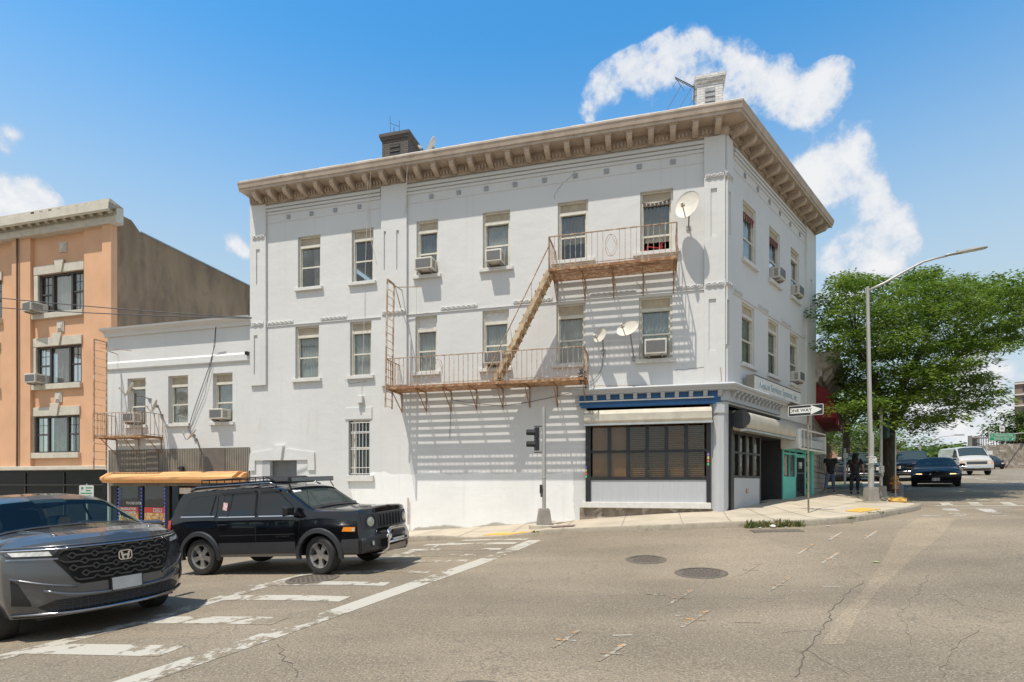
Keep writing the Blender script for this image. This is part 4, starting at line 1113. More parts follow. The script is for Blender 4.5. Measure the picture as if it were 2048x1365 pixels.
mb = MB(); mb.box(a+.16, a+.3, .0, .008, gz+1.75, zt-.1); mb.box(a+.42, a+.56, .0, .008, gz+1.72, zt-.15)
mb.build('poster', pm('poster_red', (.34, .10, .09), .6, var=.7, scale=14), tl, FR)
mb = MB(); fr(mb, d0+.06, d0+.13, gz-.02, zt-.22); fr(mb, d1-.12, d1-.05, gz-.02, zt-.22); fr(mb, d0+.13, d1-.12, gz-.02, gz+.1); fr(mb, d0+.13, d1-.12, gz+.95, gz+1.02)
dd = mb.build('door', M_['black_frame'], tl, FR)
MB().box(d0+.13, d1-.12, .0, .01, gz+.1, zt-.22).build('pane', M_['pane_dark'], dd, FR)
text('house_number', '199', .34, FR @ T((d0+d1)/2, -.02, zt-.52), M_['sign_white'], dd, sx=.8, bold=.006)
mb = MB(); x = (d0+d1)/2
mb.prism([(x-.05, zt-.75), (x+.05, zt-.75), (x+.13, gz+.15), (x-.13, gz+.15)], .012, .02)
MB().box(d1+.08, b-.28, .0, .01, gz+.0, zt-.03).build('pane', M_['pane_dark'], tl, FR)
mb = MB()
for k in range(4): mb.lathe([(.001,0),(.13,0),(.13,.01),(.001,.01)], 14, T(d1+.08+(b-.36-d1)/2, -.012, gz+.3+.42*k) @ RX(R(-90)))
mb.build('poster', pm('poster_round', (.30, .22, .16), .6, var=.7, scale=8), tl, FR)
MB().box(a, b, .05, .1, zt+.05, SHZ).build('fascia', M_['grey_panel'], bld, FR)
# worn white light-box sign over the teal unit
mb = MB(); zq = SHZ - .95
mb.box(a-.12, a+.22, -.55, 0, zq-.1, zq+.55)
mb.box(b-.02, b+.1, -.5, 0, zq-.15, zq+.5)
mb.box(a+.22, b, -.52, -.48, zq-.12, zq-.06); mb.box(a+.22, b, -.52, -.48, zq+.55, zq+.6)
for k in range(4): mb.box(a+.3+k*.42, a+.33+k*.42, -.5, -.47, zq-.06, zq+.55)
lb_ = mb.build('sign_box', M_['sign_white'], None, FR); tag(lb_, 'worn empty white light box sign above the teal shop front', 'sign')
mb = MB(); mb.prism([(-.1, zq), (-.1, zq+.3), (-.3, zq+.36), (-.46, zq+.28), (-.46, zq)], a+.24, b-.04, 'x')
mb.build('shutter_box', M_['galv'], bld, FR)

# business sign with its lettering
sa = Rr(1508.6, 751.5, -.34); sb_ = Rr(1600.8, 784.6, -.34); sz = Rr(1508.6, 778.6, -.34)[1]
z0, z1 = sz, sa[1]
mb = MB(); mb.box(sa[0], sb_[0], -.34, -.14, z0, z1)
sg = empty('business_sign', FR @ T((sa[0]+sb_[0])/2, -.24, z0), 'long white box sign lettered Nelson Services Systems, Inc.', 'sign')
MB().box(sa[0]-.03, sb_[0]+.03, -.345, -.12, z0-.04, z1+.04).build('frame', pm('sign_frame', (.10, .09, .08), .6), sg, FR)
MB().box(sa[0], sb_[0], -.352, -.346, z0, z1).build('face', M_['sign_white'], sg, FR)
text('lettering', 'Nelson Services Systems, Inc.', (z1-z0)*.80, FR @ T((sa[0]+sb_[0])/2, -.356, (z0+z1)/2-.01), M_['sign_grey_text'], sg, sx=(sb_[0]-sa[0])*.92/((z1-z0)*.80*13.2))
MB().box(sa[0]+.02, sa[0]+.3, -.12, 0, z0+.1, z1-.05).build('mount', M_['grey_metal'], sg, FR)
print('sign z', z0, z1, 'x', sa[0], sb_[0])
# ================================================================== low white two-storey building to the left
LB = FL @ T(0, .05, 0)
def LBp(px, py, d=0): return hit(px, py, LB, d)
low = empty('row_building', LB @ T(-19, 0, 0), 'low white two storey building with delicatessen shop, joined to the corner building', 'building')
xl = LBp(215, 700)[0] ; xr = XL
ztop = LBp(330, 661, -.1)[1]
lw = [wpx(LBp, 255, 291, 756, 849), wpx(LBp, 336.5, 376, 751.5, 847), wpx(LBp, 425.5, 465, 747.5, 847)]
zb_ = np.mean([w[2] for w in lw]); zt_ = np.mean([w[3] for w in lw])
lw = [(w[0], w[1], zb_, zt_) for w in lw]
zband0 = LBp(350, 945)[1]; zband1 = LBp(350, 898)[1]
mb = MB(); wall_holes(mb, xl, xr, -2, ztop, lw + [(xl+.03, xr-.5, -2, zband0-.1)])
mb.box(xl, xr, .0, 9, ztop-.02, ztop+.05); mb.box(xl, xl+.05, 0.01, 9, -2, ztop-.02)
mb.build('wall', WALLM, low, LB, fix=False)
mb = MB()
mb.prism([(0, ztop-.05), (-.06, ztop-.05), (-.08, ztop+.08), (-.26, ztop+.16), (-.28, ztop+.22), (0, ztop+.24)], xl-.1, xr+.0, 'x')
zr1 = LBp(350, 718)[1]; zr0 = LBp(350, 733)[1]
mb.prism([(0, zr0-.01), (-.045, zr0), (-.06, zr0+.04), (-.06, zr1-.03), (-.04, zr1), (0, zr1+.05)], xl, xr, 'x')
mb.build('cornice', WALLM, low, LB)
for i, w in enumerate(lw): window(low, LB, *w, curtain=[None, 'curtain_white', 'curtain_blue'][i], y=.16, top=.2)
# ribbed metal band above the awning
mb = MB(); x = xl + .1
while x < xr - .1: mb.box(x, x+.05, -.05, -.005, zband0-.5, zband1); x += .075
MBr = mb.build('ribbed_cladding', pm('rib_grey', (.235, .215, .18), .55, metal=.2, var=.2, scale=2), low, LB)
pm('panel_brown', (.13, .11, .095), .5, var=.1)
for a, b in ((408, 452), (296, 320)): MB().box(LBp(a, 930)[0], LBp(b, 930)[0], -.065, -.052, zband0-.5, zband1-.01).build('cladding_panel', M_['panel_brown'], low, LB)
# awning
ax0 = LBp(196, 955, -.6)[0]; ax1 = LBp(478, 955, -.45)[0]; az0 = LBp(350, 966, -.6)[1]; az1 = LBp(350, 944.5, -.2)[1]
mb = MB(); mb.prism([(0, az0), (-.5, az0), (-.62, az0+.12), (-.62, az0+.2), (-.3, az1), (0, az1+.02)], ax0+.1, ax1-.15, 'x')
mb.prism([(0, az0+.02), (-.3, az0+.05), (-.4, az0+.2), (-.2, az1-.06), (0, az1)], ax1-.15, ax1, 'x'); mb.prism([(0, az0+.02), (-.4, az0+.05), (-.5, az0+.2), (-.2, az1-.06), (0, az1)], ax0, ax0+.1, 'x')
mb.build('awning', M_['tan_awning'], low, LB, fix=True)
# shop below: black surround, two windows with food posters, open door
mb = MB(); sh = lambda x: LBp(x, 1000, .15)[0]
zg = -.75
mb.box(xl+.03, sh(236), .1, .2, -2, az0+.1); mb.box(sh(278), sh(288), .1, .2, zg, az0); mb.box(sh(331), sh(341), .1, .22, -2, az0); mb.box(sh(389), xr-.5, .1, .2, -2, az0+.1)
mb.box(xl+.03, xr-.5, .1, .2, az0-.05, az0+.2)
mb.box(sh(236), sh(331), .1, .2, LBp(290, 1046, .15)[1]-.05, LBp(290, 1046, .15)[1]); mb.box(sh(236), sh(331), .1, .2, -2, zg+.2)
shp = mb.build('shop_front', M_['black_frame'], low, LB)
for a, b in ((236, 278), (288, 331)):
    MB().box(sh(a), sh(b), .14, .15, zg+.2, az0-.05).build('pane', M_['pane_dark'], shp, LB)
food = pm('poster_food', (.70, .28, .06), .4, var=.7, scale=9, col2=(.75, .62, .40), c2th=(.52, .54), c2scale=11)
t_ = food.node_tree
zq0 = LBp(290, 1044, .1)[1]; zq1 = LBp(290, 1026, .1)[1]; zq2 = LBp(290, 1016, .1)[1]
for a, b, w in ((238, 277, 'PRODUCTOS\nMEXICANOS'), (289, 330, 'DELI')):
    x0, x1 = LBp(a, 1030, .09)[0], LBp(b, 1030, .09)[0]
    MB().box(x0, x1, .085, .095, zq0, zq1).build('poster', food, shp, LB)
    MB().box(x0, x1, .083, .093, zq1, zq2+.02).build('poster', pm('poster_banner', (.60, .07, .05), .4, var=.1) if 'poster_banner' not in M_ else M_['poster_banner'], shp, LB)
    for q_, ww in enumerate(w.split('\n')): text('lettering', ww, .12 if len(w) > 5 else .2, LB @ T((x0+x1)/2+(.15 if w == 'DELI' else 0), .075, zq2-.05-.13*q_ if len(w) > 5 else zq1+.09), M_['sign_white'], shp, bold=.004)
    MB().box(x0, x1, .085, .095, zq0-.45, zq0-.12).build('poster', pm('poster_food2', (.62, .16, .07), .4, var=.4, scale=8, col2=(.65, .45, .12), c2th=(.5, .52), c2scale=12) if 'poster_food2' not in M_ else M_['poster_food2'], shp, LB)
text('lettering', '914.969.0700', .15, LB @ T(LBp(268, 1007, .08)[0], .08, LBp(268, 1007, .08)[1]), M_['sign_white'], shp, sx=.9)
led = pm('led_blue', (.10, .12, .75), .5, emis=.5)
mb = MB()
for xx in (237, 283, 330, 391):
    x = LBp(xx, 1000, .08)[0]
    for k in range(16): mb.box(x-.012, x+.012, .06, .08, zg+.3+k*.13, zg+.36+k*.13) if zg+.38+k*.13 < az0-.05 else None
x = LBp(237, 1000, .08)[0]; x2 = LBp(330, 1000, .08)[0]; k = x
while k < x2: mb.box(k, k+.07, .06, .08, az0-.09, az0-.06); k += .13
mb.build('light_strip', led, shp, LB)
mb = MB(); mb.box(LBp(363, 990, .05)[0], LBp(386, 990, .05)[0], -.05, .15, LBp(375, 988)[1], LBp(375, 976)[1]); tag(mb.build('air_conditioner', M_['ac_white'], None, LB, bevel=.01), 'air conditioner over the delicatessen door under the tan awning', 'air conditioner', 'air conditioners')
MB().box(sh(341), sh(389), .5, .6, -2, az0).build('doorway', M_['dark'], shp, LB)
x, z = LBp(361, 938, -.1); mb = MB(); mb.box(x-.02, x+.14, -.16, -.07, z-.1, z+.08); mb.box(x-.12, x-.02, -.14, -.09, z-.01, z+.05)
tag(mb.build('security_camera', M_['black_frame'], None, LB, bevel=.01), 'small dark security camera above the tan awning', 'camera')
x, z = LBp(494, 707, -.1); mb = MB(); mb.box(x-.05, x+.06, -.16, 0.0, z-.06, z+.06); mb.box(x-.02, x+.02, -.2, -.16, z-.03, z+.03)
tag(mb.build('junction_box', M_['black_frame'], None, LB, bevel=.01), 'small black box on the low white wall next to the corner building', 'box')

# ================================================================== peach building
pq = .65
PB = FL @ T(0, pq, 0)
def PBp(px, py, d=0): return hit(px, py, PB, d)
pm('peach', (.64, .375, .225), .85, var=.07, scale=1.1, bump=.002, bscale=40, spec=.3)
pm('limestone', (.53, .49, .41), .8, var=.1, scale=4, bump=.002, bscale=30, col2=(.33, .30, .26), c2th=(.6, .8), c2scale=3)
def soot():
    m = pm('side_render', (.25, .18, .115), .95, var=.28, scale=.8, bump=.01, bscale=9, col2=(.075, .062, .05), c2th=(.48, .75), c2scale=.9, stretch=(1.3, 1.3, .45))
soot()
peach = empty('apartment_building', PB @ T(-24, 0, 0), 'peach rendered apartment building with cream cornice and sooty grey side wall', 'building')
pxr = PBp(235, 700)[0]; pztop = PBp(200, 441)[1]
zled = PBp(120, 938)[1]
def prow(a, b, yt, yb): w = wpx(PBp, a, b, yt, yb); return w
PW = [prow(78, 168, 546, 625), prow(74, 163.5, 692, 768), prow(69, 159.5, 832, 906)]
dx = PW[0][1] - PBp(4, 600)[0]
PW2 = [(w[0]-dx, w[1]-dx, w[2], w[3]) for w in PW]; PW3 = [(w[0]-2*dx, w[1]-2*dx, w[2], w[3]) for w in PW]
mb = MB(); wall_holes(mb, -45, pxr, zled-.1, pztop, PW+PW2+PW3, reveal=.15)
mb.build('wall', M_['peach'], peach, PB, fix=False)
mb = MB()
for a, b in ((PBp(168, 500)[0]+.18, pxr), (PBp(31, 500)[0], PBp(68, 500)[0])):
    for k in range(2):
        if k and b == pxr: continue
        mb.box(a-dx*k, b-dx*k-(.02 if b == pxr else 0), -.14, .0, zled, pztop)
mb.box(PBp(216, 500)[0], pxr-.03, -.24, -.14, zled, pztop-.01)
mb.build('pilaster', M_['peach'], peach, PB)
PZC = PBp(203, 405, -.62)[1] - .12
# side wall (built on its own frame running back)
PS = PB @ T(pxr, 0, 0) @ RZ(R(90))
s0 = hit(281, 467, PS, 0); s1 = hit(499, 573, PS, 0)
zs_ = (s0[1] + s1[1]) / 2
mb = MB(); mb.add([(0, 0, -2), (26, 0, -2), (26, 0, zs_), (s0[0], 0, zs_), (.6, 0, PZC), (0, 0, PZC)], [(0, 1, 2, 3, 4, 5)])
mb.add([(s0[0]-.05, 0, zs_), (26, 0, zs_), (26, 25, zs_), (s0[0]-.05, 25, zs_)], [(0, 1, 2, 3)])
mb.add([(26, 0, -2), (26, 0, zs_), (26, 25, zs_), (26, 25, -2)], [(0, 1, 2, 3)])
mb.build('side_wall', M_['side_render'], peach, PS, fix=False)
MB().box(s0[0], 26, -.04, .12, zs_, zs_+.06).build('coping', M_['grey_metal'], peach, PS)
# cornice with brackets
zc = PBp(200, 441)[1]
co = .62; zt = PBp(203, 405, -co)[1]
mb = MB(); pr = [(0, zc-.35), (-.3, zc-.35), (-.33, zc-.1), (-.28, zc-.05), (-.28, zc+.35), (-.56, zc+.44), (-.56, zt-.33), (-co, zt-.27), (-co, zt), (0, zt+.02)]
mb.prism(pr, -45, pxr+.3, 'x')
cp = mb.build('cornice', M_['limestone'], peach, PB, fix=True)
first = None; nb = 0; x = pxr + .05
while x > -33:
    if first is None:
        mb = MB(); mb.prism([(-.28, zc+.36), (-.56, zc+.40), (-.56, zc+.25), (-.45, zc+.1), (-.36, zc+.02), (-.28, zc)], -.09, .09, 'x')
        first = mb.build('bracket', M_['limestone'], cp, PB @ T(x, 0, 0))
    else:
        c = first.copy(); COL.objects.link(c); c.parent = None; place(c, PB @ T(x, 0, 0), cp)
    x -= .46
mb = MB(); mb.box(-45, pxr, -.3, .0, zled-.06, zled+.1)
mb.build('ledge', M_['limestone'], peach, PB, bevel=.02)
pm('frame_bronze', (.055, .05, .045), .5)
def trip(w, i, curt=True):
    x0, x1, z0, z1 = w; y = .08; mb = MB(); W = x1-x0
    xs = [x0, x0+W*.29, x0+W*.72, x1]
    mb.box(x0, x1, y-.04, y+.04, z1-.07, z1); mb.box(x0, x1, y-.04, y+.04, z0, z0+.06)
    for x in xs: xx = min(max(x, x0+.045), x1-.045); mb.box(xx-.045, xx+.045, y-.045, y+.045, z0+.06, z1-.07)
    for a, b in ((xs[0], xs[1]), (xs[2], xs[3])):
        mb.box(a+.09, b-.045, y-.02, y+.02, (z0+z1)/2-.03, (z0+z1)/2+.03)
        mb.box((a+b)/2-.01, (a+b)/2+.01, y+.01, y+.02, z0+.06, z1-.07); mb.box(a+.05, b-.05, y+.01, y+.02, z0+(z1-z0)*.75-.01, z0+(z1-z0)*.75+.01)
    f = mb.build('window', M_['frame_bronze'], peach, PB)
    for a, b in zip(xs, xs[1:]): MB().box(a+.04, b-.04, y+.025, y+.03, z0+.05, z1-.06).build('pane', M_['pane_glass'], f, PB)
    mb = MB(); fold(mb, xs[1]+.05, xs[2]-.05, z0+.05, z1-.05, y+.15, amp=.03, n=4, seed=i)
    if i % 2 == 0: fold(mb, xs[2]+.05, xs[3]-.05, z0+.05, z1-.05, y+.15, amp=.03, n=4, seed=i+3)
    mb.build('curtain', M_['curtain_blue' if i else 'curtain_white'], f, PB, smooth=True)
    mb = MB(); h = .36
    mb.box(x0-.22, x1+.05, -.06, .0, z1, z1+h); mb.box(x0-.22, x0, -.05, .14, z0, z1)
    mb.prism([((x0+x1)/2-.13, z1-.02), ((x0+x1)/2-.25, z1+h+.14), ((x0+x1)/2+.25, z1+h+.14), ((x0+x1)/2+.13, z1-.02)], -.11, -.055)
    mb.box(x0-.26, x1+.05, -.12, .1, z0-.22, z0)
    mb.build('surround', M_['limestone'], f, PB, bevel=.012)
for i, w in enumerate(PW): trip(w, i); trip(PW2[i], i+1); trip(PW3[i], i)
mb0 = None
for k, (xp, yp) in enumerate(((124.5, 494), (119.5, 653), (115.5, 794.5))):
    x, z = PBp(xp, yp, -.05); Mx = PB @ T(x, 0, z)
    for kk in (0, 1):
        My = PB @ T(x-dx*kk, 0, z)
        if mb0 is None:
            mb = MB(); s = .19
            mb.box(-s, s, -.04, 0, -s*1.1, s*1.1); mb.box(-s*.75, s*.75, -.06, -.04, -s*.8, s*.8); mb.box(-s*.5, s*.5, -.08, -.06, -s*.5, s*.5)
            mb0 = mb.build('ornament_block', M_['limestone'], peach, My, bevel=.006)
        else:
            c = mb0.copy(); COL.objects.link(c); c.parent = None; place(c, My, peach)
# drain pipe
mb = MB(); x = PBp(34, 600, -.2)[0]; mb.tube([(x, -.2, zc), (x+.02, -.2, zled+3), (x, -.2, zled)], .035, 8)
mb.build('drain_pipe', pm('pipe_dark', (.12, .07, .045), .7), peach, PB)
# black glass shop front at street level
mb = MB(); zz = zled - .06
for k in range(12):
    a = pxr-.6-k*2.1; mb.box(a-2.08, a, .0, .08, -2.2, zz)
    mb.box(a-2.08, a, -.03, .0, zz-.08, zz-.02)
mb.box(pxr-.6, pxr-.05, -.1, .1, -2.2, zz)
sf = mb.build('shop_front', pm('black_glass', (.010, .010, .010), .18, var=.3, scale=2, spec=.22), peach, PB)
mb = MB()
for k in range(12): a = pxr-.6-k*2.1; mb.box(a-.03, a-.0, -.04, .0, -2.2, zz-.09)
mb.box(-30, pxr-.6, -.05, -.0, zz-.62, zz-.56)
mb.build('mullion', M_['frame_bronze'], sf, PB)

# ================================================================== air conditioners
AC = [None]
def ac(M, x, z, w=.58, h=.36, d=.34, label='', y=.0, turn=0):
    Mx = M @ T(x, y, z) @ RZ(turn)
    t = empty('air_conditioner', Mx, label, 'air conditioner', 'air conditioners')
    MB().box(-w/2, w/2, -d, .12, 0, h).build('casing', M_['ac_white'], t, Mx, bevel=.012)
    mb = MB()
    mb.box(-w/2+.04, w/2-.04, -d-.008, -d-.002, .05, h-.05)
    mb.build('coil_grille', pm('ac_grille', (.13, .13, .13), .6, var=.5, scale=60) if 'ac_grille' not in M_ else M_['ac_grille'], t, Mx)
    mb = MB()
    for s in (-1, 1):
        for k in range(5): mb.box(s*(w/2)+(-.002 if s > 0 else -.006), s*(w/2)+(.006 if s > 0 else .002), -d+.06, -.08, .06+k*.05, .085+k*.05)
    mb.build('louvre', M_['ac_grille'], t, Mx)
    for sx in (-.2, .16): MB().box(sx, sx+.04, -d+.04, .02, -.06, -.001).build('support', M_['grey_metal'], t, Mx)
    return t
def acw(M, q, label, dz=.08, **k): ac(M, (q[0]+q[1])/2, q[2]+dz, label=label, **k)
acw(FL, WL['3', 3], 'air conditioner in the third floor window right of the narrow sunk slots')
acw(FL, WL['3', 4], 'air conditioner in the third floor window under the rusty lintel stain', w=.5)
acw(FL, WL['2', 4], 'air conditioner behind the foot of the fire escape stair')
acw(FL, WL['2', 6], 'air conditioner beside the two lower satellite dishes', w=.6, h=.42)
acw(FR, WR['B3'], 'tilted air conditioner in the middle top window of the shaded wall', d=.26)
acw(FR, WR['C3'], 'air conditioner in the far top window of the shaded wall', d=.22)
acw(FR, WR['C2'], 'air conditioner in the lower far window of the shaded wall above the white sign', d=.26)
acw(LB, lw[0], 'air conditioner behind the small fire escape balcony', w=.5)
acw(LB, lw[2], 'air conditioner in the low building window nearest the corner building', w=.56)
ac(PB, PW[0][0]+.1, PW[0][2]+.02, label='air conditioner jutting from the upper window of the peach building', turn=R(-8), d=.5)
ac(PB, PW[1][0]+.25, PW[1][2]+.02, label='air conditioner in the middle window of the peach building', d=.45)

# ================================================================== satellite dishes
def dish(p, face, r, label, M=FL, foot=None, arm=True, ry=None, mastdir=None):
    """p: dish centre in wall frame, face: pointing direction in wall frame, foot: mast foot on wall or roof"""
    f = Vector(face).normalized(); q = f.to_track_quat('Z', 'Y').to_matrix().to_4x4()
    Mx = M @ T(*p) @ q
    t = empty('satellite_dish', M @ T(*(foot or p)), label, 'satellite dish', 'satellite dishes')
    ry = ry or r
    mb = MB(); n = 28; S = Matrix.Diagonal((1, ry/r, 1, 1))
    prof = [(.001, 0)] + [(r*k/6, .16*r*(k/6)**2) for k in range(1, 7)] + [(r, .16*r+.012)] + [(r*k/6, .16*r*(k/6)**2-.02) for k in range(5, 0, -1)] + [(.001, -.02)]
    mb.lathe(prof, n, S)
    mb.build('reflector', M_['dish_beige'], t, Mx, smooth=50)
    mb = MB(); e = Vector((0, -ry*.5, r*1.05)); a = Vector((0, -ry*.96, .12*r))
    mb.tube([a, (0, -ry*1.02, .3*r), e], .014, 6); mb.build('feed_arm', M_['grey_metal'], t, Mx)
    mb = MB(); mb.tube([e, e + Vector((0, .02, .05))], .035, 8); mb.box(-.05, .05, e.y-.03, e.y+.03, e.z-.07, e.z-.005)
    mb.build('feed_horn', M_['dish_beige'], t, Mx)
    mb = MB(); b = Mx.inverted() @ (M @ Vector(foot)) if foot else Vector((0, 0, -.3))
    mb.tube([(0, 0, -.03), (0, -.02, -.1), b], .022, 8); mb.box(-.05, .05, -.05, .05, -.1, -.02)
    mb.build('mast', M_['grey_metal'], t, Mx)
    mb = MB(); 
    fm = M @ T(*foot) if foot else Mx
    mb.box(-.06, .06, -.03, 0, -.06, .06); mb.build('foot_plate', M_['grey_metal'], t, fm)
    return t
def dp(px, py, d, fn=L): x, z = fn(px, py, -d); return (x, -d, z)
dish(dp(1376, 412, .45), (-.40, -.86, .22), .34, 'large beige dish high by the corner next to the top balcony', foot=dp(1377, 457, .0), ry=.4)
dish(dp(1201, 671, .4), (-.5, -.85, .18), .22, 'small dish on a short mast right of the long balcony', foot=dp(1207, 704, 0))
dish(dp(1257, 659, .55), (-.40, -.82, .38), .34, 'wide dish tilted skyward left of the second floor window at the corner', foot=dp(1268, 718, 0), ry=.25)
dish((*[LBp(262, 779, -.9)[0]], -.9, LBp(262, 779, -.9)[1]), (-.62, -.62, .40), .26, 'dish above the small fire escape balcony pointing left', M=LB, foot=(LBp(300, 800)[0], 0, LBp(300, 800)[1]))
dish((LBp(311, 812, -.5)[0], -.5, LBp(311, 812, -.5)[1]), (-.66, -.62, .3), .24, 'dish seen edge on between two low building windows', M=LB, foot=(LBp(324, 832)[0], 0, LBp(324, 832)[1]))
dish((LBp(385, 870, -.55)[0], -.55, LBp(385, 870, -.55)[1]), (-.55, -.60, .55), .25, 'dish pointing up left below the middle window of the low building', M=LB, foot=(LBp(392, 880)[0], 0, LBp(392, 880)[1]))
rz = ZT + .5
x_, z_ = hit(864, 296, FL, .9)
dish((x_, .9, z_-.02), (-.80, -.35, .45), .36, 'dish on the roof beside the dark brick chimney', M=FL, foot=(x_+.12, .95, rz))

# ================================================================== chimneys and antennas
def bricks(name, c, dark):
    m = bpy.data.materials.new(name); m.use_nodes = True; t = m.node_tree; b = t.nodes['Principled BSDF']
    tcn = N(t, 'ShaderNodeTexCoord'); mp = N(t, 'ShaderNodeMapping'); mp.inputs['Rotation'].default_value = (R(90), 0, 0)
    br = N(t, 'ShaderNodeTexBrick'); br.inputs['Scale'].default_value = 1; br.inputs['Brick Width'].default_value = .21; br.inputs['Row Height'].default_value = .075; br.inputs['Mortar Size'].default_value = .008
    br.inputs['Color1'].default_value = (*c, 1); br.inputs['Color2'].default_value = (*[q*.75 for q in c], 1); br.inputs['Mortar'].default_value = (*dark, 1)
    sx = N(t, 'ShaderNodeSeparateXYZ'); LK(t, tcn.outputs['Object'], sx.inputs[0]); cx = N(t, 'ShaderNodeCombineXYZ')
    LK(t, MATH(t, 'ADD', sx.outputs[0], sx.outputs[1]), cx.inputs[0]); LK(t, sx.outputs[2], cx.inputs[1]); LK(t, cx.outputs[0], br.inputs['Vector'])
    LK(t, br.outputs['Color'], b.inputs['Base Color']); b.inputs['Roughness'].default_value = .85
    bp = N(t, 'ShaderNodeBump'); bp.inputs['Distance'].default_value = .012; bp.invert = True; LK(t, br.outputs['Fac'], bp.inputs['Height']); LK(t, bp.outputs[0], b.inputs['Normal'])
    MATS[name] = m; return m
bricks('brick_dark', (.12, .10, .085), (.05, .045, .04)); bricks('brick_white', (.70, .69, .66), (.45, .44, .42)); bricks('brick_far', (.36, .17, .11), (.4, .35, .3))
def chimney(px0, px1, pyt, dep, dd, mat, lbl, cap=True, lou='dark'):
    x0, z1 = hit(px0, pyt, FL, dep); x1 = hit(px1, pyt, FL, dep)[0]; z0 = rz - .3
    mb = MB(); mb.box(x0, x1, dep, dep+dd, z0, z1-.2)
    e = .05
    mb.box(x0-e, x1+e, dep-e, dep+dd+e, z1-.2, z1-.12); mb.box(x0-e*1.6, x1+e*1.6, dep-e*1.6, dep+dd+e*1.6, z1-.12, z1)
    c = mb.build('chimney', M_[mat], roof, FL, bevel=.01); c['label'] = lbl
    w = x1 - x0; mb = MB(); mb.box(x0+w*.3, x1-w*.3, dep-.012, dep-.003, z0, z1-.38)
    mb.build('opening', M_[lou], c, FL)
    mb = MB()
    for k in range(3): mb.box(x0+w*.32, x1-w*.32, dep-.03, dep-.012, z1-.5-k*.15, z1-.46-k*.15)
    mb.build('louvre', M_['grey_metal' if lou != 'dark' else 'brick_dark'], c, FL)
    return x0, x1, z1
cx0, cx1, cz1 = chimney(764, 816, 271, 1.3, 1.1, 'brick_dark', 'dark brick chimney with a black opening')
wx0, wx1, wz1 = chimney(1394, 1446, 155, 1.1, .75, 'brick_white', 'white painted brick chimney near the corner', lou='grey_metal')
mb = MB(); x, z = hit(788, 255, FL, 1.7)
mb.tube([(x, 1.7, cz1-.1), (x, 1.7, z)], .015, 6); x2, z2 = hit(781, 247, FL, 1.7); x3, z3 = hit(799, 254, FL, 1.7)
mb.tube([(x2, 1.7, z2), (x3, 1.7, z3)], .01, 5)
mb.tube([(x2, 1.7, z2-.32), (x2-.02, 1.7, z2+.28)], .008, 5); mb.tube([(x3, 1.7, z3-.32), (x3-.01, 1.7, z3+.24)], .008, 5)
tag(mb.build('antenna', M_['cable'], None, FL), 'small H shaped antenna on the dark brick chimney', 'antenna')
mb = MB(); dA = 1.3
def ap(px, py, d=dA): x, z = hit(px, py, FL, d); return (x, d, z)
mb.tube([ap(1350, 155), ap(1395, 178)], .014, 6); mb.tube([ap(1350, 158), ap(1395, 181)], .010, 6)
for a, b in (((1345,175),(1357,157)),((1334,221),(1368,162)),((1357,219),(1396,155)),((1379,211),(1400,180)),((1352,157),(1368,182)),((1420,156),(1427,146))):
    mb.tube([ap(*a, dA-.15), ap(*b, dA+.15)], .007, 5)
mb.tube([ap(1388, 176, 1.4), (ap(1388, 176, 1.4)[0], 1.4, rz)], .015, 6)
tag(mb.build('antenna', M_['cable'], None, FL), 'rooftop television antenna of thin rods leaning by the white chimney', 'antenna')
# ================================================================== fire escapes
FD = .98
def railing(t, M, pts, z, h=.88, sp=.145, name='railing', orn=None):
    """pts: plan polyline; top rail, lower rail, balusters"""
    mb = MB()
    for a, b in zip(pts, pts[1:]):
        a = Vector((*a, 0)); b = Vector((*b, 0)); ln = (b-a).length; n = max(1, int(ln/sp))
        for zz, w in ((z+h, .032), (z+.08, .022)): mb.bar(a+Vector((0,0,zz)), b+Vector((0,0,zz)), w, w*.7)
        for i in range(n+1):
            p = a + (b-a)*i/n
            if orn and abs((p-Vector((*orn, 0))).length) < .16 : continue
            w = .03 if i in (0, n) else .014
            mb.box(p.x-w/2, p.x+w/2, p.y-w/2, p.y+w/2, z-.02, z+h)
    if orn:
        o = Vector((orn[0], orn[1], z+h/2+.04))
        mb.tube([o+Vector((.16*math.cos(k*R(15)), 0, .30*math.sin(k*R(15)))) for k in range(25)], .008, 5, caps=False)
        for s in (-1, 1): mb.tube([o+Vector((s*.14, 0, 0)), o+Vector((0, 0, .29)), o+Vector((-s*.14, 0, 0)), o+Vector((0, 0, -.29)), o+Vector((s*.14, 0, 0))], .006, 4, caps=False)
    return mb.build(name, M_['rust'], t, M)
def platform(t, M, x0, x1, z, hole=None, depth=FD, n=12):
    mb = MB(); w = depth/n
    for i in range(n):
        y = -depth + w*i + w*.15
        segs = [(x0, x1)]
        if hole and y + w*.5 < hole[2]: segs = [(x0, hole[0]), (hole[1], x1)]
        for a, b in segs: mb.box(a, b, y, y+w*.6, z-.012, z)
    mb.box(x0-.02, x1+.02, -depth-.012, -depth, z-.05, z+.03); 
    mb.box(x0-.02, x0, -depth, 0, z-.05, z+.03); mb.box(x1, x1+.02, -depth, 0, z-.05, z+.03)
    p = mb.build('platform', M_['rust_deep'], t, M)
    k = max(2, int((x1-x0)/.8)); 
    for i in range(k+1):
        x = x0 + .06 + (x1-x0-.12)*i/k; mb = MB()
        mb.bar((x, 0, z-.035), (x, -depth, z-.035), .035, .03); mb.bar((x, -.0, z-.62), (x, -depth*.72, z-.05), .022); mb.bar((x, -.012, z-.64), (x, -.012, z-.05), .025, .02)
        mb.build('bracket', M_['rust_deep'], t, M)
    return p
zlo = L(812, 786)[1]; zhi = L(1359, 541)[1]
lx0 = L(771.6, 773.8, -FD)[0]; lx1 = L(1160, 756, -FD)[0] + .1
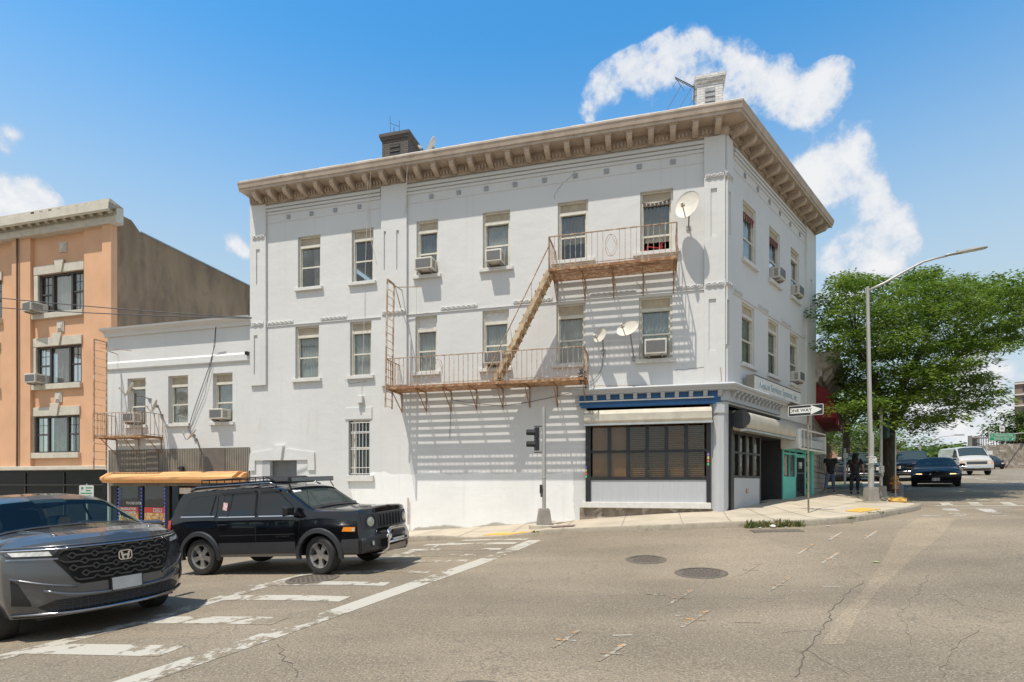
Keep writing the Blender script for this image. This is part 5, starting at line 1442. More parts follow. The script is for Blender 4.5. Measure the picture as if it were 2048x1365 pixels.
ux0 = L(1098, 533, -FD)[0]; ux1 = L(1354, 509, -FD)[0]
print('escape', zlo, zhi, lx0, lx1, ux0, ux1)
fe = empty('fire_escape', FL @ T((lx0+ux1)/2, -.5, zlo), 'rusty two level fire escape with steep stair on the white corner building', 'fire escape')
platform(fe, FL, lx0, lx1, zlo); platform(fe, FL, ux0, ux1, zhi, hole=None)
railing(fe, FL, [(lx0, 0), (lx0, -FD), (lx1, -FD), (lx1, 0)], zlo, orn=(L(875, 740, -FD)[0], -FD))
railing(fe, FL, [(ux0, 0), (ux0, -FD), (ux1, -FD), (ux1, 0)], zhi, orn=(L(1222, 493, -FD)[0], -FD), h=.92)
# stair
xs0 = L(1100, 545, -.75)[0]; xs1 = L(990, 760, -.75)[0] 
top = Vector((xs0, 0, zhi)); bot = Vector((xs1, 0, zlo+.02))
mb = MB()
for y in (-.92, -.48): mb.bar(top+Vector((0, y, 0)), bot+Vector((0, y, 0)), .03, .13)
stc = mb.build('stair', pm('rust_cream', (.47, .36, .23), .8, var=.3, scale=7, col2=(.30, .15, .07), c2th=(.5, .62), c2scale=6), fe, FL)
n = 14
for i in range(n):
    p = bot + (top-bot)*(i+.6)/n; mb = MB()
    for q in (-.09, 0, .09): mb.box(p.x+q-.035, p.x+q+.035, -.90, -.50, p.z-.012, p.z+.012)
    mb.box(p.x-.13, p.x-.11, -.90, -.50, p.z-.035, p.z+.014)
    mb.build('tread', M_['rust_cream'], stc, FL)
mb = MB(); a = Vector((*[L(1099, 490, -.97)[0]], -.97, L(1099, 490, -.97)[1])); b = Vector((L(972, 752, -.97)[0], -.97, L(972, 752, -.97)[1]))
mb.tube([a, b], .016, 6)
for f_ in (.28, .62): p = a.lerp(b, f_); q = top.lerp(bot, f_+.02) + Vector((0, -.93, 0)); mb.tube([p, q], .009, 5)
mb.build('handrail', M_['rust'], fe, FL)
# drop ladder at the left end with its gooseneck
zt = L(780, 558, -FD-.03)[1]; zb = L(773, 815, -FD-.03)[1]
mb = MB(); xl_ = lx0 - .05
ya, yb_ = -FD-.03, -FD+.40
for y in (ya, yb_): mb.bar((xl_+.05, y, zb), (xl_+.12, y, zt), .03, .045)
mb.bar((xl_+.12, ya, zt), (xl_+.12, yb_, zt), .03)
for i in range(18):
    z = zb+.05 + (zt-zb-.1)*i/17; x = xl_+.05+.07*i/17; mb.tube([(x, ya, z), (x, yb_, z)], .010, 5)
mb.build('ladder', M_['rust'], fe, FL)
mb = MB(); mb.bar((xl_+.12, ya+.1, zt-.05), (xl_+.15, -.0, zt-.02), .025); g2 = L(842, 574, -.3); mb.bar((xl_+.15, -.35, zt-.02), (g2[0], -.3, g2[1]), .022); mb.bar((xl_+.12, -.1, zt-.6), (xl_+.12, -.5, zt-.05), .02)
mb.tube([(g2[0]-.15, -.3, g2[1]), (g2[0]-.15, -.29, g2[1]-1.1)], .004, 4)
mb.build('hanger_arm', M_['rust'], fe, FL)
# clutter on the platforms: coil of wire at the right end
mb = MB(); rr = random.Random(5); p = Vector((lx1-.05, -FD+.1, zlo+.05)); pts = []
for k in range(60): pts.append(p + Vector((rr.uniform(-.14, .14), rr.uniform(-.12, .12), rr.uniform(-.2, .45)*(k/60)+rr.uniform(-.08, .05))))
mb.tube(pts, .008, 4); tag(mb.build('cable_tangle', M_['cable'], None, FL), 'tangle of black cable at the right end of the long balcony', 'cable')
mb = MB(); z = zhi+.03
for k, (xp, w) in enumerate(((1300, .5), (1308, .42), (1296, .38))): x = L(xp, 530, -.6)[0]; mb.box(x-w/2, x+w/2, -.75+.02*k, -.62, z+.03*k, z+.028+.03*k)
tag(mb.build('wood_scrap', pm('wood_scrap', (.28, .17, .10), .9, var=.3), None, FL), 'scraps of weathered wood lying on the upper balcony', 'wood')

# small fire escape on the low building
def Lb(px, py, d=0): return hit(px, py, LB, -d)
z = Lb(285, 877, .0)[1]; x0 = Lb(184, 875, .9)[0]; x1 = Lb(289, 877, .75)[0]
f2 = empty('fire_escape', LB @ T((x0+x1)/2, -.45, z), 'small rusty fire escape balcony and tall ladder on the low white building', 'fire escape')
platform(f2, LB, x0, x1, z, depth=.85, n=11); railing(f2, LB, [(x0, 0), (x0, -.85), (x1, -.85), (x1, 0)], z, h=.85, sp=.16, orn=None)
zt = Lb(190, 679, .85)[1]; zb = Lb(188, 940, .85)[1]; mb = MB()
for y in (-.87, -.40): mb.bar((x0+.04, y, zb), (x0+.06, y, zt), .03, .045)
mb.bar((x0+.06, -.87, zt), (x0+.06, -.40, zt), .03)
for i in range(17): zz = zb+.1 + (zt-zb-.2)*i/16; mb.tube([(x0+.05, -.87, zz), (x0+.05, -.40, zz)], .010, 5)
mb.build('ladder', M_['rust'], f2, LB)
mb = MB(); p = Lb(263, 702, .4); mb.bar((x0+.06, -.6, zt-.25), (p[0], -.4, p[1]), .022); mb.bar((x0+.06, -.4, zt-.3), (x0+.1, .0, zt-.35), .022); mb.build('hanger_arm', M_['rust'], f2, LB)

# ================================================================== cables
def cable(pts, r, label, M=Matrix.Identity(4), sag=0, mat='cable', n=12, cat='cable'):
    P = [Vector(p) for p in pts]; out = []
    for a, b in zip(P, P[1:]):
        for k in range(n): t = k/n; out.append(a.lerp(b, t) - Vector((0, 0, 4*sag*t*(1-t))))
    out.append(P[-1]); mb = MB(); mb.tube(out, r, 5)
    return tag(mb.build('cable', M_[mat], None, M), label, cat)
a = PB @ Vector((-45, -2.2, PBp(0, 580)[1]+1.1)); 
def at(px, py, Y): v = raydir(px, py); return Vector((v.x*Y, Y, CAMZ + v.z*Y))
cable([at(-260, 566, 19), at(503, 636, 17.2)], .016, 'upper overhead wire crossing the peach building', sag=.12)
cable([at(-260, 595, 18.6), at(503, 637, 17.2)], .016, 'lower overhead wire crossing the peach building', sag=.12)
def w3(px, py, d=.04, fn=Lb): x, z = fn(px, py, d); return (x, -d, z)
cable([w3(432,653,.3), w3(430,690,.1), w3(418,735), w3(395,800), w3(376,858)], .012, 'black cable hanging down the low white wall between windows', M=LB, sag=.0, n=3)
cable([w3(431,655,.3), w3(427,700,.08), w3(410,790), w3(385,850), w3(378,862)], .008, 'thin second cable beside the black one on the low wall', M=LB, sag=.0, n=3)
cable([w3(376,860), w3(395,880), w3(402,905,.1), w3(400,940,.1)], .012, 'cable looping from the dish down behind the tan awning', M=LB, sag=.02, n=4)
def l3(px, py, d=.03): x, z = L(px, py, -d); return (x, -d, z)
cable([l3(815,315,.6), l3(812,400,.12), l3(806,470), l3(800,560)], .012, 'pale cable hanging from the cornice down the middle pilaster', M=FL, mat='trim_white', n=3)
cable([l3(734,328,.6), l3(735,400,.1), l3(730,560), l3(727,700), l3(722,790)], .007, 'thin pale wire hanging from the cornice between second and third windows', M=FL, mat='trim_white', n=3)
cable([l3(742,330,.6), l3(738,420), l3(742,480), l3(752,525)], .007, 'short loose wire beside the third floor window left of the middle pilaster', M=FL, mat='trim_white', n=3)
cable([l3(1207,706), l3(1204,735), l3(1195,752), l3(1178,765)], .008, 'wire drooping from the small dish to the balcony end', M=FL, sag=.03, n=4)
cable([l3(905,800), l3(1000,812), l3(1080,800), l3(1175,776)], .008, 'wire sagging along the wall under the long balcony', M=FL, sag=.02, n=4)
cable([l3(1441,735,.09), l3(1443,762,.09), l3(1430,770,.09), l3(1180,772,.05)], .008, 'rust stained wire along the top of the shop cornice', M=FL, mat='rust', n=2)
cable([l3(900,805), l3(901,840), l3(899,877)], .007, 'short wire end dangling under the long balcony', M=FL, n=3)
# crack in the render near the top
mb = MB(); pts = [l3(x, y, .003) for x, y in ((1147,322),(1140,336),(1150,345),(1143,352),(1128,365),(1117,378),(1110,390),(1108,400))]
# ================================================================== building beyond, on the avenue
ANG2 = math.atan2(.836, .548)
NB = frame((pR.x, pR.y), ANG2)
pm('block_pink', (.42, .36, .31), .85, var=.12, scale=3)
nbd = empty('corner_shop_building', NB @ T(3, 0, 1.2), 'low pinkish block building with burgundy awnings and heavy grey cornice', 'building')
bricks('block_wall', (.45, .40, .35), (.20, .17, .15))
_b = [n for n in M_['block_wall'].node_tree.nodes if n.type == 'TEX_BRICK'][0]; _b.inputs['Brick Width'].default_value = 2.5; _b.inputs['Row Height'].default_value = .22; _b.inputs['Mortar Size'].default_value = .014
mb = MB(); hs = [(1.2+1.25*k, 1.75+1.25*k, 2.35, 3.7) for k in range(4)]
wall_holes(mb, -.25, 6.7, .2, 6.5, hs, reveal=.12); mb.add([(6.7, 0, .2), (6.7, 9, .2), (6.7, 9, 6.5), (6.7, 0, 6.5)], [(0, 1, 2, 3)]); mb.add([(0, 0, 6.5), (6.7, 0, 6.5), (6.7, 9, 6.5), (0, 9, 6.5)], [(0, 1, 2, 3)])
mb.add([(6.7, 9, .2), (0, 9, .2), (0, 9, 6.5), (6.7, 9, 6.5)], [(0, 1, 2, 3)])
mb.build('wall', M_['block_wall'], nbd, NB, fix=False)
for h in hs: MB().box(h[0], h[1], .08, .12, h[2], h[3]).build('window', M_['pane_dark'], nbd, NB)
MB().box(-.2, 6.7, -.06, .0, 2.2, 2.3).build('ledge', pm('ledge_grey', (.30, .26, .22), .8), nbd, NB)
mb = MB(); mb.prism([(0, 5.66), (-.14, 5.68), (-.17, 5.86), (-.28, 5.9), (-.28, 6.12), (-.62, 6.28), (-.66, 6.42), (-.74, 6.48), (-.80, 6.68), (-.84, 6.8), (0, 6.85)], -.1, 6.8, 'x')
cc = mb.build('cornice', pm('cornice_grey', (.43, .38, .33), .8, var=.15, bump=.01, bscale=8, col2=(.2, .17, .14), c2th=(.5, .75)), nbd, NB)
for k in range(6):
    mb = MB(); x = .6 + 1.1*k
    mb.prism([(-.28, 6.14), (-.6, 6.28), (-.58, 6.10), (-.45, 5.95), (-.36, 5.78), (-.28, 5.76)], x-.12, x+.12, 'x')
    mb.build('bracket', M_['cornice_grey'], cc, NB, smooth=50)
for k in range(3):
    x0 = .1 + 2.15*k; x1 = x0 + 2.0; z1 = 5.6; z0 = 4.1; mb = MB(); n = 8
    arc = [(-.74*math.sin(R(90*i/n)), z0+.18 + (z1-z0-.18)*math.cos(R(90*i/n))) for i in range(n+1)]
    mb.prism([(0, z0+.18)] + arc, x0, x1, 'x'); mb.prism([(-.74, z0+.18), (-.76, z0+.18), (-.76, z0-.05), (-.74, z0-.05)], x0, x1, 'x')
    aw = mb.build('awning', M_['red_awning'], nbd, NB, fix=True)
    text('lettering', 'Zebs', .24, NB @ T((x0+x1)/2, -.775, z0+.07), M_['sign_white'], aw, shear=.3)

# ================================================================== lamp post, signals, signs, hydrant
def base_box(t, M, w, h, mat='pole_base', taper=.78):
    mb = MB(); mb.prism([(-w/2, 0), (w/2, 0), (w/2*taper, h), (-w/2*taper, h)], -w/2*.9, w/2*.9, 'y')
    mb.box(-w/2*taper*.9, w/2*taper*.9, -w*.36, w*.36, h, h+.03)
    mb.build('base', M_[mat], t, M, bevel=.012)
pm('pole_base', (.30, .275, .24), .6, metal=.2, var=.15, scale=5)
pm('pole_grey', (.42, .41, .38), .5, metal=.4, var=.12, scale=3, stretch=(4, 4, .5))
pm('signal_green', (.02, .055, .05), .45)
pm('conc_foot', (.42, .37, .29), .9)
def gx_(px, py): x, y = whit(px, py); return x, y, walkz(x, y)
x, y, z = gx_(1742, 1005); Yp = y; M = T(x, y, z); s = y / F
lamp = empty('street_lamp', M, 'tall grey street lamp with curved arm over the avenue', 'street lamp')
MB().box(-.34, .34, -.3, .3, -.05, .035).build('footing', M_['conc_foot'], lamp, M)
base_box(lamp, T(x, y, z+.035), .36, .42)
top = at(1735, 574, y); mb = MB(); mb.tube([(x, y, z+.45), (x, y, z+2.2), (x-.03, y, z+2.25), tuple(top)], [.085, .082, .072, .048], 14)
mb.build('pole', M_['pole_grey'], lamp, Matrix.Identity(4), smooth=40)
P = [at(1736, 582, y), at(1770, 566, y-.1), at(1810, 543, y-.25), at(1845, 525, y-.4), at(1872, 517, y-.5), at(1895, 512, y-.6)]
mb = MB(); mb.tube(P, [.042, .04, .036, .032, .03, .03], 10); mb.build('arm', M_['pole_grey'], lamp, Matrix.Identity(4), smooth=True)
mb = MB(); a = at(1890, 513, y-.6); b = at(1976, 496, y-.95); d = (b-a)
q = d.to_track_quat('X', 'Z').to_matrix().to_4x4(); q.translation = a; Ln = d.length
mb.prism([(0, -.04), (Ln*.1, -.07), (Ln*.75, -.12), (Ln*.96, -.09), (Ln, 0), (Ln*.96, .09), (Ln*.75, .12), (Ln*.1, .07), (0, .04)], -.0, .045, 'z', q)
mb.prism([(Ln*.3, -.08), (Ln*.75, -.08), (Ln*.75, .08), (Ln*.3, .08)], .045, .075, 'z', q); mb.box(Ln*.28, Ln*.34, -.03, .03, .07, .11, q)
mb.build('lamp_head', M_['pole_grey'], lamp, Matrix.Identity(4), bevel=.01)
mb = MB(); mb.box(Ln*.4, Ln*.9, -.08, .08, -.006, -.002, q); mb.build('lens', M_['sign_white'], lamp, Matrix.Identity(4))
mb = MB(); 
zz = at(1742, 921, y).z; mb.box(x-.125, x+.115, y-.12, y-.105, zz-.09, zz+.08); mb.box(x-.09, x+.09, y-.1, y+.1, zz-.13, zz-.11); mb.box(x-.09, x+.09, y-.1, y+.1, zz+.1, zz+.12)
pl = mb.build('notice', M_['sign_white'], lamp, Matrix.Identity(4))
mb = MB(); rr = random.Random(2)
for k in range(4):
    for j in range(4):
        if rr.random() < .75: w = rr.uniform(.02, .045); mb.box(x-.10+.055*j, x-.10+.055*j+w, y-.124, y-.1205, zz-.075+.04*k, zz-.06+.04*k)
mb.build('print', M_['black_frame'], pl, Matrix.Identity(4))
# pedestrian signal pole just behind
x, y, z = gx_(1762, 995.5); M = T(x, y, z); sp = empty('signal_pole', M, 'grey signal pole right behind the street lamp with its signal head seen edge on', 'traffic signal')
base_box(sp, M, .30, .40)
zt = at(1761, 819, y).z; mb = MB(); mb.tube([(x, y, z+.4), (x, y, zt)], .055, 12); mb.lathe([(.06, zt-.01), (.06, zt+.03), (.01, zt+.05)], 12, T(x, y, 0)); mb.build('pole', M_['pole_grey'], sp, Matrix.Identity(4), smooth=50)
def signal_head(t, cx, cy, z0, z1, w, ang, nsec, mat='signal_green'):
    """boxy head with visors; ang = direction the lenses face"""
    H = (z1-z0)/nsec
    for k in range(nsec):
        Mx = T(cx, cy, z0+H*(k+.5)) @ RZ(ang)
        mb = MB(); mb.box(-.12, .0, -w/2, w/2, -H/2+.005, H/2-.005)
        o = mb.build('signal_section', M_[mat], t, Mx, bevel=.01)
        mb = MB(); n = 10; vis = [( .0, w*.46*math.cos(R(a)), w*.46*math.sin(R(a))) for a in range(-30, 211, 24)]
        for a, b in zip(vis, vis[1:]): mb.add([a, b, (b[0]+.22, b[1], b[2]), (a[0]+.22, a[1], a[2])], [(0, 1, 2, 3)])
        mb.build('visor', M_['black_frame'], o, Mx, solid=.006)
        mb = MB(); mb.lathe([(.001, .02), (w*.3, .012), (w*.42, 0)], 16, RY(R(90))); mb.build('lens', M_['dark'], o, Mx, smooth=True)
sx_ = at(1774, 850, y); signal_head(sp, sx_.x, y, at(1774, 877, y).z, at(1774, 846, y).z, .19, R(20), 2)
zz = at(1760, 939, y).z; mb = MB(); mb.box(x-.13, x+.06, y-.09, y-.075, zz-.12, zz+.12); ps = mb.build('push_button_sign', M_['sign_white'], sp, Matrix.Identity(4), bevel=.004)
mb = MB(); mb.box(x-.115, x-.105, y-.094, y-.0905, zz-.1, zz+.1); 
for k in range(3): mb.box(x-.09, x-.05, y-.094, y-.0905, zz-.09+.07*k, zz-.05+.07*k); mb.box(x-.02, x+.035, y-.094, y-.0905, zz-.085+.07*k, zz-.07+.07*k)
mb.build('print', M_['black_frame'], ps, Matrix.Identity(4))
mb = MB(); mb.box(x-.06, x+.02, y-.12, y-.055, zz-.26, zz-.15); mb.build('push_button', M_['pole_base'], sp, Matrix.Identity(4), bevel=.01)
# slim bare post with hydrant behind
x, y, z = gx_(1791, 994); zt = at(1791, 867, y).z
mb = MB(); mb.tube([(x, y, z-.1), (x, y, zt)], .022, 8); tag(mb.build('bare_post', pm('post_galv', (.45, .46, .44), .5, metal=.5), None, Matrix.Identity(4)), 'slim bare metal post standing in front of the hydrant', 'post')
hx, hy, hz = gx_(1790, 987); M = T(hx, hy, hz)
pm('hydrant_orange', (.62, .27, .05), .5, var=.15, scale=8); pm('hydrant_red', (.25, .05, .02), .6)
hyd = empty('fire_hydrant', M, 'orange fire hydrant with dark red foot by the kerb', 'fire hydrant')
q = .86
MB().lathe([(.13, 0), (.13, .04), (.095, .05), (.095, .12), (.14, .13), (.14, .17)], 16, M).build('foot', M_['hydrant_red'], hyd, Matrix.Identity(4), smooth=40)
MB().lathe([(.135, .17), (.135, .20), (.10, .21), (.095, .50), (.125, .52), (.125, .55), (.10, .56)], 18, M).build('barrel', M_['hydrant_orange'], hyd, Matrix.Identity(4), smooth=40)
MB().lathe([(.15, .56), (.15, .59), (.12, .62), (.10, .68), (.05, .73), (.03, .735), (.03, .79), (.01, .79)], 18, M).build('bonnet', M_['hydrant_orange'], hyd, Matrix.Identity(4), smooth=40)
for a, r in ((0, .06), (180, .06), (-90, .085)):
    MB().lathe([(r*.8, .08), (r*.8, .13), (r, .13), (r, .18), (r*.4, .19), (.02, .22), (.005, .22)], 12, M @ T(0, 0, .40) @ RZ(R(a)) @ RY(R(90))).build('nozzle', M_['hydrant_orange'], hyd, Matrix.Identity(4), smooth=40)
# one way sign
x, y, z = gx_(1617, 1026); M = T(x, y, z); zt = at(1616, 812, y).z
ow = empty('one_way_sign', M, 'ONE WAY arrow sign on a slim rusty post by the shop', 'sign')
mb = MB(); mb.bar((x, y, z-.1), (x-.015, y, zt+.1), .035, .03); mb.build('post', pm('post_rusty', (.26, .22, .16), .7, metal=.3, var=.3, scale=6, col2=(.2, .09, .04), c2th=(.55, .7)), ow, Matrix.Identity(4))
px1 = at(1611, 821, y-.05); SA = math.atan2(-.93, .37); w, h = .84, .285
Ms = T(px1.x, px1.y, px1.z) @ RZ(math.atan2(-.60, .80))
def rrect(w, h, r, n=4): return [(sx*(w/2-r)+r*math.cos(R(a)), sy*(h/2-r)+r*math.sin(R(a))) for sx, sy, a0 in ((1,1,0),(-1,1,90),(-1,-1,180),(1,-1,270)) for a in [a0+90*k/n for k in range(n+1)]]
MB().prism(rrect(w, h, .03), -.004, .0, 'y').build('plate', M_['sign_white'], ow, Ms)
MB().prism(rrect(w-.025, h-.025, .02), -.007, -.0045, 'y').build('border', M_['black_frame'], ow, Ms)
mb = MB(); e = .0
mb.prism([(-w/2+.05, -.07), (w*.15, -.07), (w*.15, -.125), (w/2-.03, 0), (w*.15, .125), (w*.15, .07), (-w/2+.05, .07)], -.0095, -.0075, 'y'); mb.build('arrow', M_['sign_white'], ow, Ms)
text('lettering', 'ONE WAY', .118, Ms @ T(-.125, -.0105, 0), M_['black_frame'], ow, sx=.98, bold=.002, extrude=.001)
# signal pole on the left corner ramp
x, y, z = gx_(1088, 1054); M = T(x, y, z)
sp = empty('signal_pole', M, 'grey signal pole with black two lens head in front of the striped shadow', 'traffic signal')
mb = MB(); mb.lathe([(.42, -.1), (.42, .05), (.40, .06), (.001, .06)], 24, M); mb.build('footing', M_['conc_foot'], sp, Matrix.Identity(4))
base_box(sp, T(x, y, z+.06), .42, .42, taper=.72)
zt = at(1090, 815, y).z; zm = at(1090, 956, y).z; mb = MB(); mb.tube([(x, y, z+.45), (x, y, zt)], .055, 14); mb.lathe([(.06, zm-.02), (.068, zm), (.06, zm+.02)], 12, T(x, y, 0)); mb.build('pole', M_['pole_grey'], sp, Matrix.Identity(4), smooth=50)
hx = at(1067, 880, y); signal_head(sp, hx.x+.03, y+.02, at(1067, 902, y).z, at(1067, 855, y).z, .21, R(186), 2, 'black_frame')
mb = MB()
for py in (853, 905): p = at(1078, py, y); mb.bar((hx.x+.02, y+.02, p.z), (x, y, p.z), .025)
mb.build('bracket', M_['black_frame'], sp, Matrix.Identity(4))
zz = at(1083, 980, y).z; mb = MB(); mb.box(x-.12, x-.06, y-.08, y+.05, zz-.1, zz+.14); mb.box(x-.1, x-.06, y-.05, y+.02, zz-.2, zz-.1); mb.build('push_button', M_['black_frame'], sp, Matrix.Identity(4), bevel=.008)
# short stub, drain on the wall foot
def small_pipe(px, py0, py1, r, label, d=.06, mat='rust'):
    x0, z0 = L(px, py0, -d); z1 = L(px, py1, -d)[1]; mb = MB(); mb.tube([(x0, -d, z0), (x0, -d, z1)], r, 6)
    return tag(mb.build('wall_pipe', M_[mat], None, FL), label, 'pipe')
small_pipe(816, 1050, 996, .02, 'short rusty pipe up the white wall in front of the black boxy SUV')
# parking sign at the left, green lettering
x, y, z = gx_(174, 1050) if False else (*fl_pt(L(174, 1000, -2.2)[0], -2.2), 0); z = G(x, y) + .13
ps = empty('parking_sign', T(x, y, z), 'white parking sign with green print behind the dark crossover car', 'sign')
zt = at(174, 968, y).z; mb = MB(); mb.tube([(x, y, z-.1), (x, y, zt)], .025, 8); mb.build('post', M_['post_galv'], ps, Matrix.Identity(4))
Ms = T(x, y, zt-.28) @ RZ(R(12)); MB().prism(rrect(.42, .46, .04), -.035, -.03, 'y').build('plate', M_['sign_white'], ps, Ms)
gr = pm('print_green', (.03, .28, .13), .5); text('lettering', 'P', .13, Ms @ T(-.12, -.04, .12), gr, ps, bold=.004, extrude=.001)
mb = MB()
for k, (a, b) in enumerate(((-.02, .17), (-.02, .12), (-.17, .16), (-.17, .14))): mb.box(a, b, -.039, -.036, .13-.09*k, .165-.09*k)
mb.build('print', gr, ps, Ms)
# weeds and rubbish by the gully
MG = random.Random(11)
x0, y0 = ghit(1500, 1058); x1, y1 = ghit(1606, 1055)
pm('weed', (.10, .13, .03), .8, var=.4, scale=9, col2=(.24, .20, .08), c2th=(.5, .6), c2scale=8)
def tuft(cx, cy, r, h, n, mb, z0):
    for k in range(n):
        a = MG.uniform(0, 6.28); rr_ = r*math.sqrt(MG.random()); x = cx+rr_*math.cos(a); y = cy+rr_*.6*math.sin(a)
        l = h*MG.uniform(.4, 1); t = MG.uniform(-.8, .8); u = MG.uniform(-.8, .8); w = MG.uniform(.008, .022)
        p = Vector((x, y, z0)); q = p + Vector((t*l*.6, u*l*.6, l)); s_ = Vector((w, w*MG.uniform(-1, 1), 0))
        mb.add([p-s_*.4, p+s_*.4, q*.6+p*.4+s_, q, q*.6+p*.4-s_], [(0, 1, 2, 3, 4)])
mb = MB()
for k in range(17):
    t = k/16; cx = x0+(x1-x0)*t+MG.uniform(-.03, .03); cy = y0+(y1-y0)*t+.10; hh = .07+.15*abs(math.sin(k*1.15+.6))**2; tuft(cx, cy, .09, hh, int(10+34*abs(math.sin(k*1.15+.6))), mb, G(cx, cy)+.0)
for px, py, n in ((1740, 1029, 20), (1760, 1028, 20), (1703, 1039, 24), (1070, 1066, 10)): cx, cy = ghit(px, py, .1); tuft(cx, cy, .1, .08, n, mb, G(cx, cy)+.1)
w_ = mb.build('weeds', M_['weed'], None, Matrix.Identity(4), fix=False); tag(w_, kind='stuff')
def litter(px, py, s, col, label, seed, tall=.5, nm='litter_scrap', cat='litter'):
    rr = random.Random(seed); x, y = ghit(px, py, .03); z = G(x, y); mb = MB()
    mb.lathe([(.001, 0), (s*rr.uniform(.5, .8), s*.08), (s*rr.uniform(.8, 1), s*tall*.5), (s*.5, s*tall), (.001, s*tall*.9)], 8)
    mb.v = [tuple(Vector(p)*rr.uniform(.75, 1.2)) for p in mb.v]
    n_ = 'litter_%02x' % int(col[0]*255)
    tag(mb.build(nm, M_[n_] if n_ in M_ else pm(n_, col, .5), None, T(x, y, z+.01), smooth=35), label, cat, 'litter around the kerb')
litter(1546, 1054, .07, (.62, .60, .55), 'white crumpled cup among the weeds at the gully', 1, 1)
litter(1600, 1049, .09, (.5, .48, .42), 'crumpled clear plastic lump at the right end of the weeds', 2, 1)
litter(1572, 1054, .035, (.5, .06, .05), 'red scrap of litter in the weeds', 3)
litter(1520, 1055, .04, (.65, .63, .6), 'small white scrap at the left end of the weeds', 4)
litter(1656, 1051, .06, (.6, .57, .5), 'flat white paper by the kerb right of the weeds', 5, .15)
litter(1753, 1122, .05, (.42, .5, .24), 'pale green flat scrap lying on the concrete trench patch', 6, .1)
litter(1697, 1073.5, .03, (.5, .3, .2), 'tiny orange scrap on the road near the kerb curve', 7, .2)
MB_ = MB(); x, y = ghit(1552, 1062); MB_.box(-.55, .55, -.16, .1, -.06, .015)
tag(MB_.build('drain_cover', M_['iron_cover'], None, ground_frame(x, y, -.02), bevel=.01), 'long rusty iron gully cover under the weeds', 'drain')
def plate_on_walk(px, py, w, d, mat, label):
    x, y = whit(px, py); tag(MB().box(-w/2, w/2, -d/2, d/2, 0, .006).build('access_cover', mat, None, ground_frame(x, y, -A, .018, walkz)), label, 'access cover')
plate_on_walk(1126, 1054, .62, .35, pm('cover_brown', (.22, .15, .12), .8, var=.2), 'brown rectangular access cover in the sidewalk right of the signal pole')
# ================================================================== vehicles
def paint(name, col, metal=.0, rough=.22):
    m = pm(name, col, rough, metal=metal, var=.03, scale=2, coat=.75, spec=.4)
    return m
paint('paint_grey', (.105, .108, .115), .6, .24); paint('paint_black', (.0045, .0045, .006), 0, .12); pm('paint_navy', (.006, .006, .007), .35, coat=.06, spec=.25, var=.03)
paint('paint_van', (.50, .47, .41)); paint('paint_blue', (.02, .04, .09)); paint('paint_silver', (.35, .36, .38), .5, .3); pm('paint_dkblue', (.008, .010, .016), .35, coat=.1, spec=.3, var=.03)
pm('plastic_black', (.012, .012, .013), .5, var=.2, scale=20); pm('plastic_grey', (.035, .036, .04), .45, var=.1)
pm('chrome', (.75, .75, .76), .12, metal=1, var=.02); pm('chrome_dark', (.28, .28, .30), .2, metal=1, var=.02)
pm('alloy', (.52, .51, .50), .28, metal=.8, var=.08, scale=8); pm('tyre', (.028, .026, .024), .8, var=.25, scale=14, bump=.002, bscale=80)
pm('lamp_clear', (.55, .55, .50), .08, spec=.9, coat=1, var=.25, scale=22); pm('lamp_dull', (.42, .42, .34), .15, coat=1, var=.15, scale=12)
pm('lamp_amber', (.75, .24, .02), .15, coat=1); pm('lamp_red', (.45, .01, .01), .15, coat=1); pm('plate_grey', (.44, .44, .43), .5, var=.12, scale=7)
pm('seam', (.002, .002, .002), .9); pm('cabin', (.14, .145, .135), .8); pm('skin', (.36, .20, .13), .6); pm('hair_dark', (.012, .009, .007), .8)
_m = pm('lamp_lit', (1, .62, .25), .3, emis=2.2)
def lattice(poly, st):
    import bmesh
    bm = bmesh.new(); bm.faces.new([bm.verts.new((x, y, 0)) for x, y in poly])
    for ax in (0, 1):
        lo = min(p[ax] for p in poly); hi = max(p[ax] for p in poly); k = math.ceil(lo/st)*st
        while k < hi:
            bmesh.ops.bisect_plane(bm, geom=bm.verts[:]+bm.edges[:]+bm.faces[:], plane_co=((k, 0, 0) if ax == 0 else (0, k, 0)), plane_no=((1, 0, 0) if ax == 0 else (0, 1, 0))); k += st
    bm.verts.index_update(); out = [(v.co.x, v.co.y) for v in bm.verts], [tuple(v.index for v in f.verts) for f in bm.faces]
    bm.free(); return out
def interp(tab, x):
    if x <= tab[0][0]: return tab[0][1]
    for (a, b), (c, d) in zip(tab, tab[1:]):
        if x <= c: t = (x-a)/(c-a) if c > a else 0; return b+(d-b)*t
    return tab[-1][1]
def sm(t): t = max(0, min(1, t)); return t*t*(3-2*t)
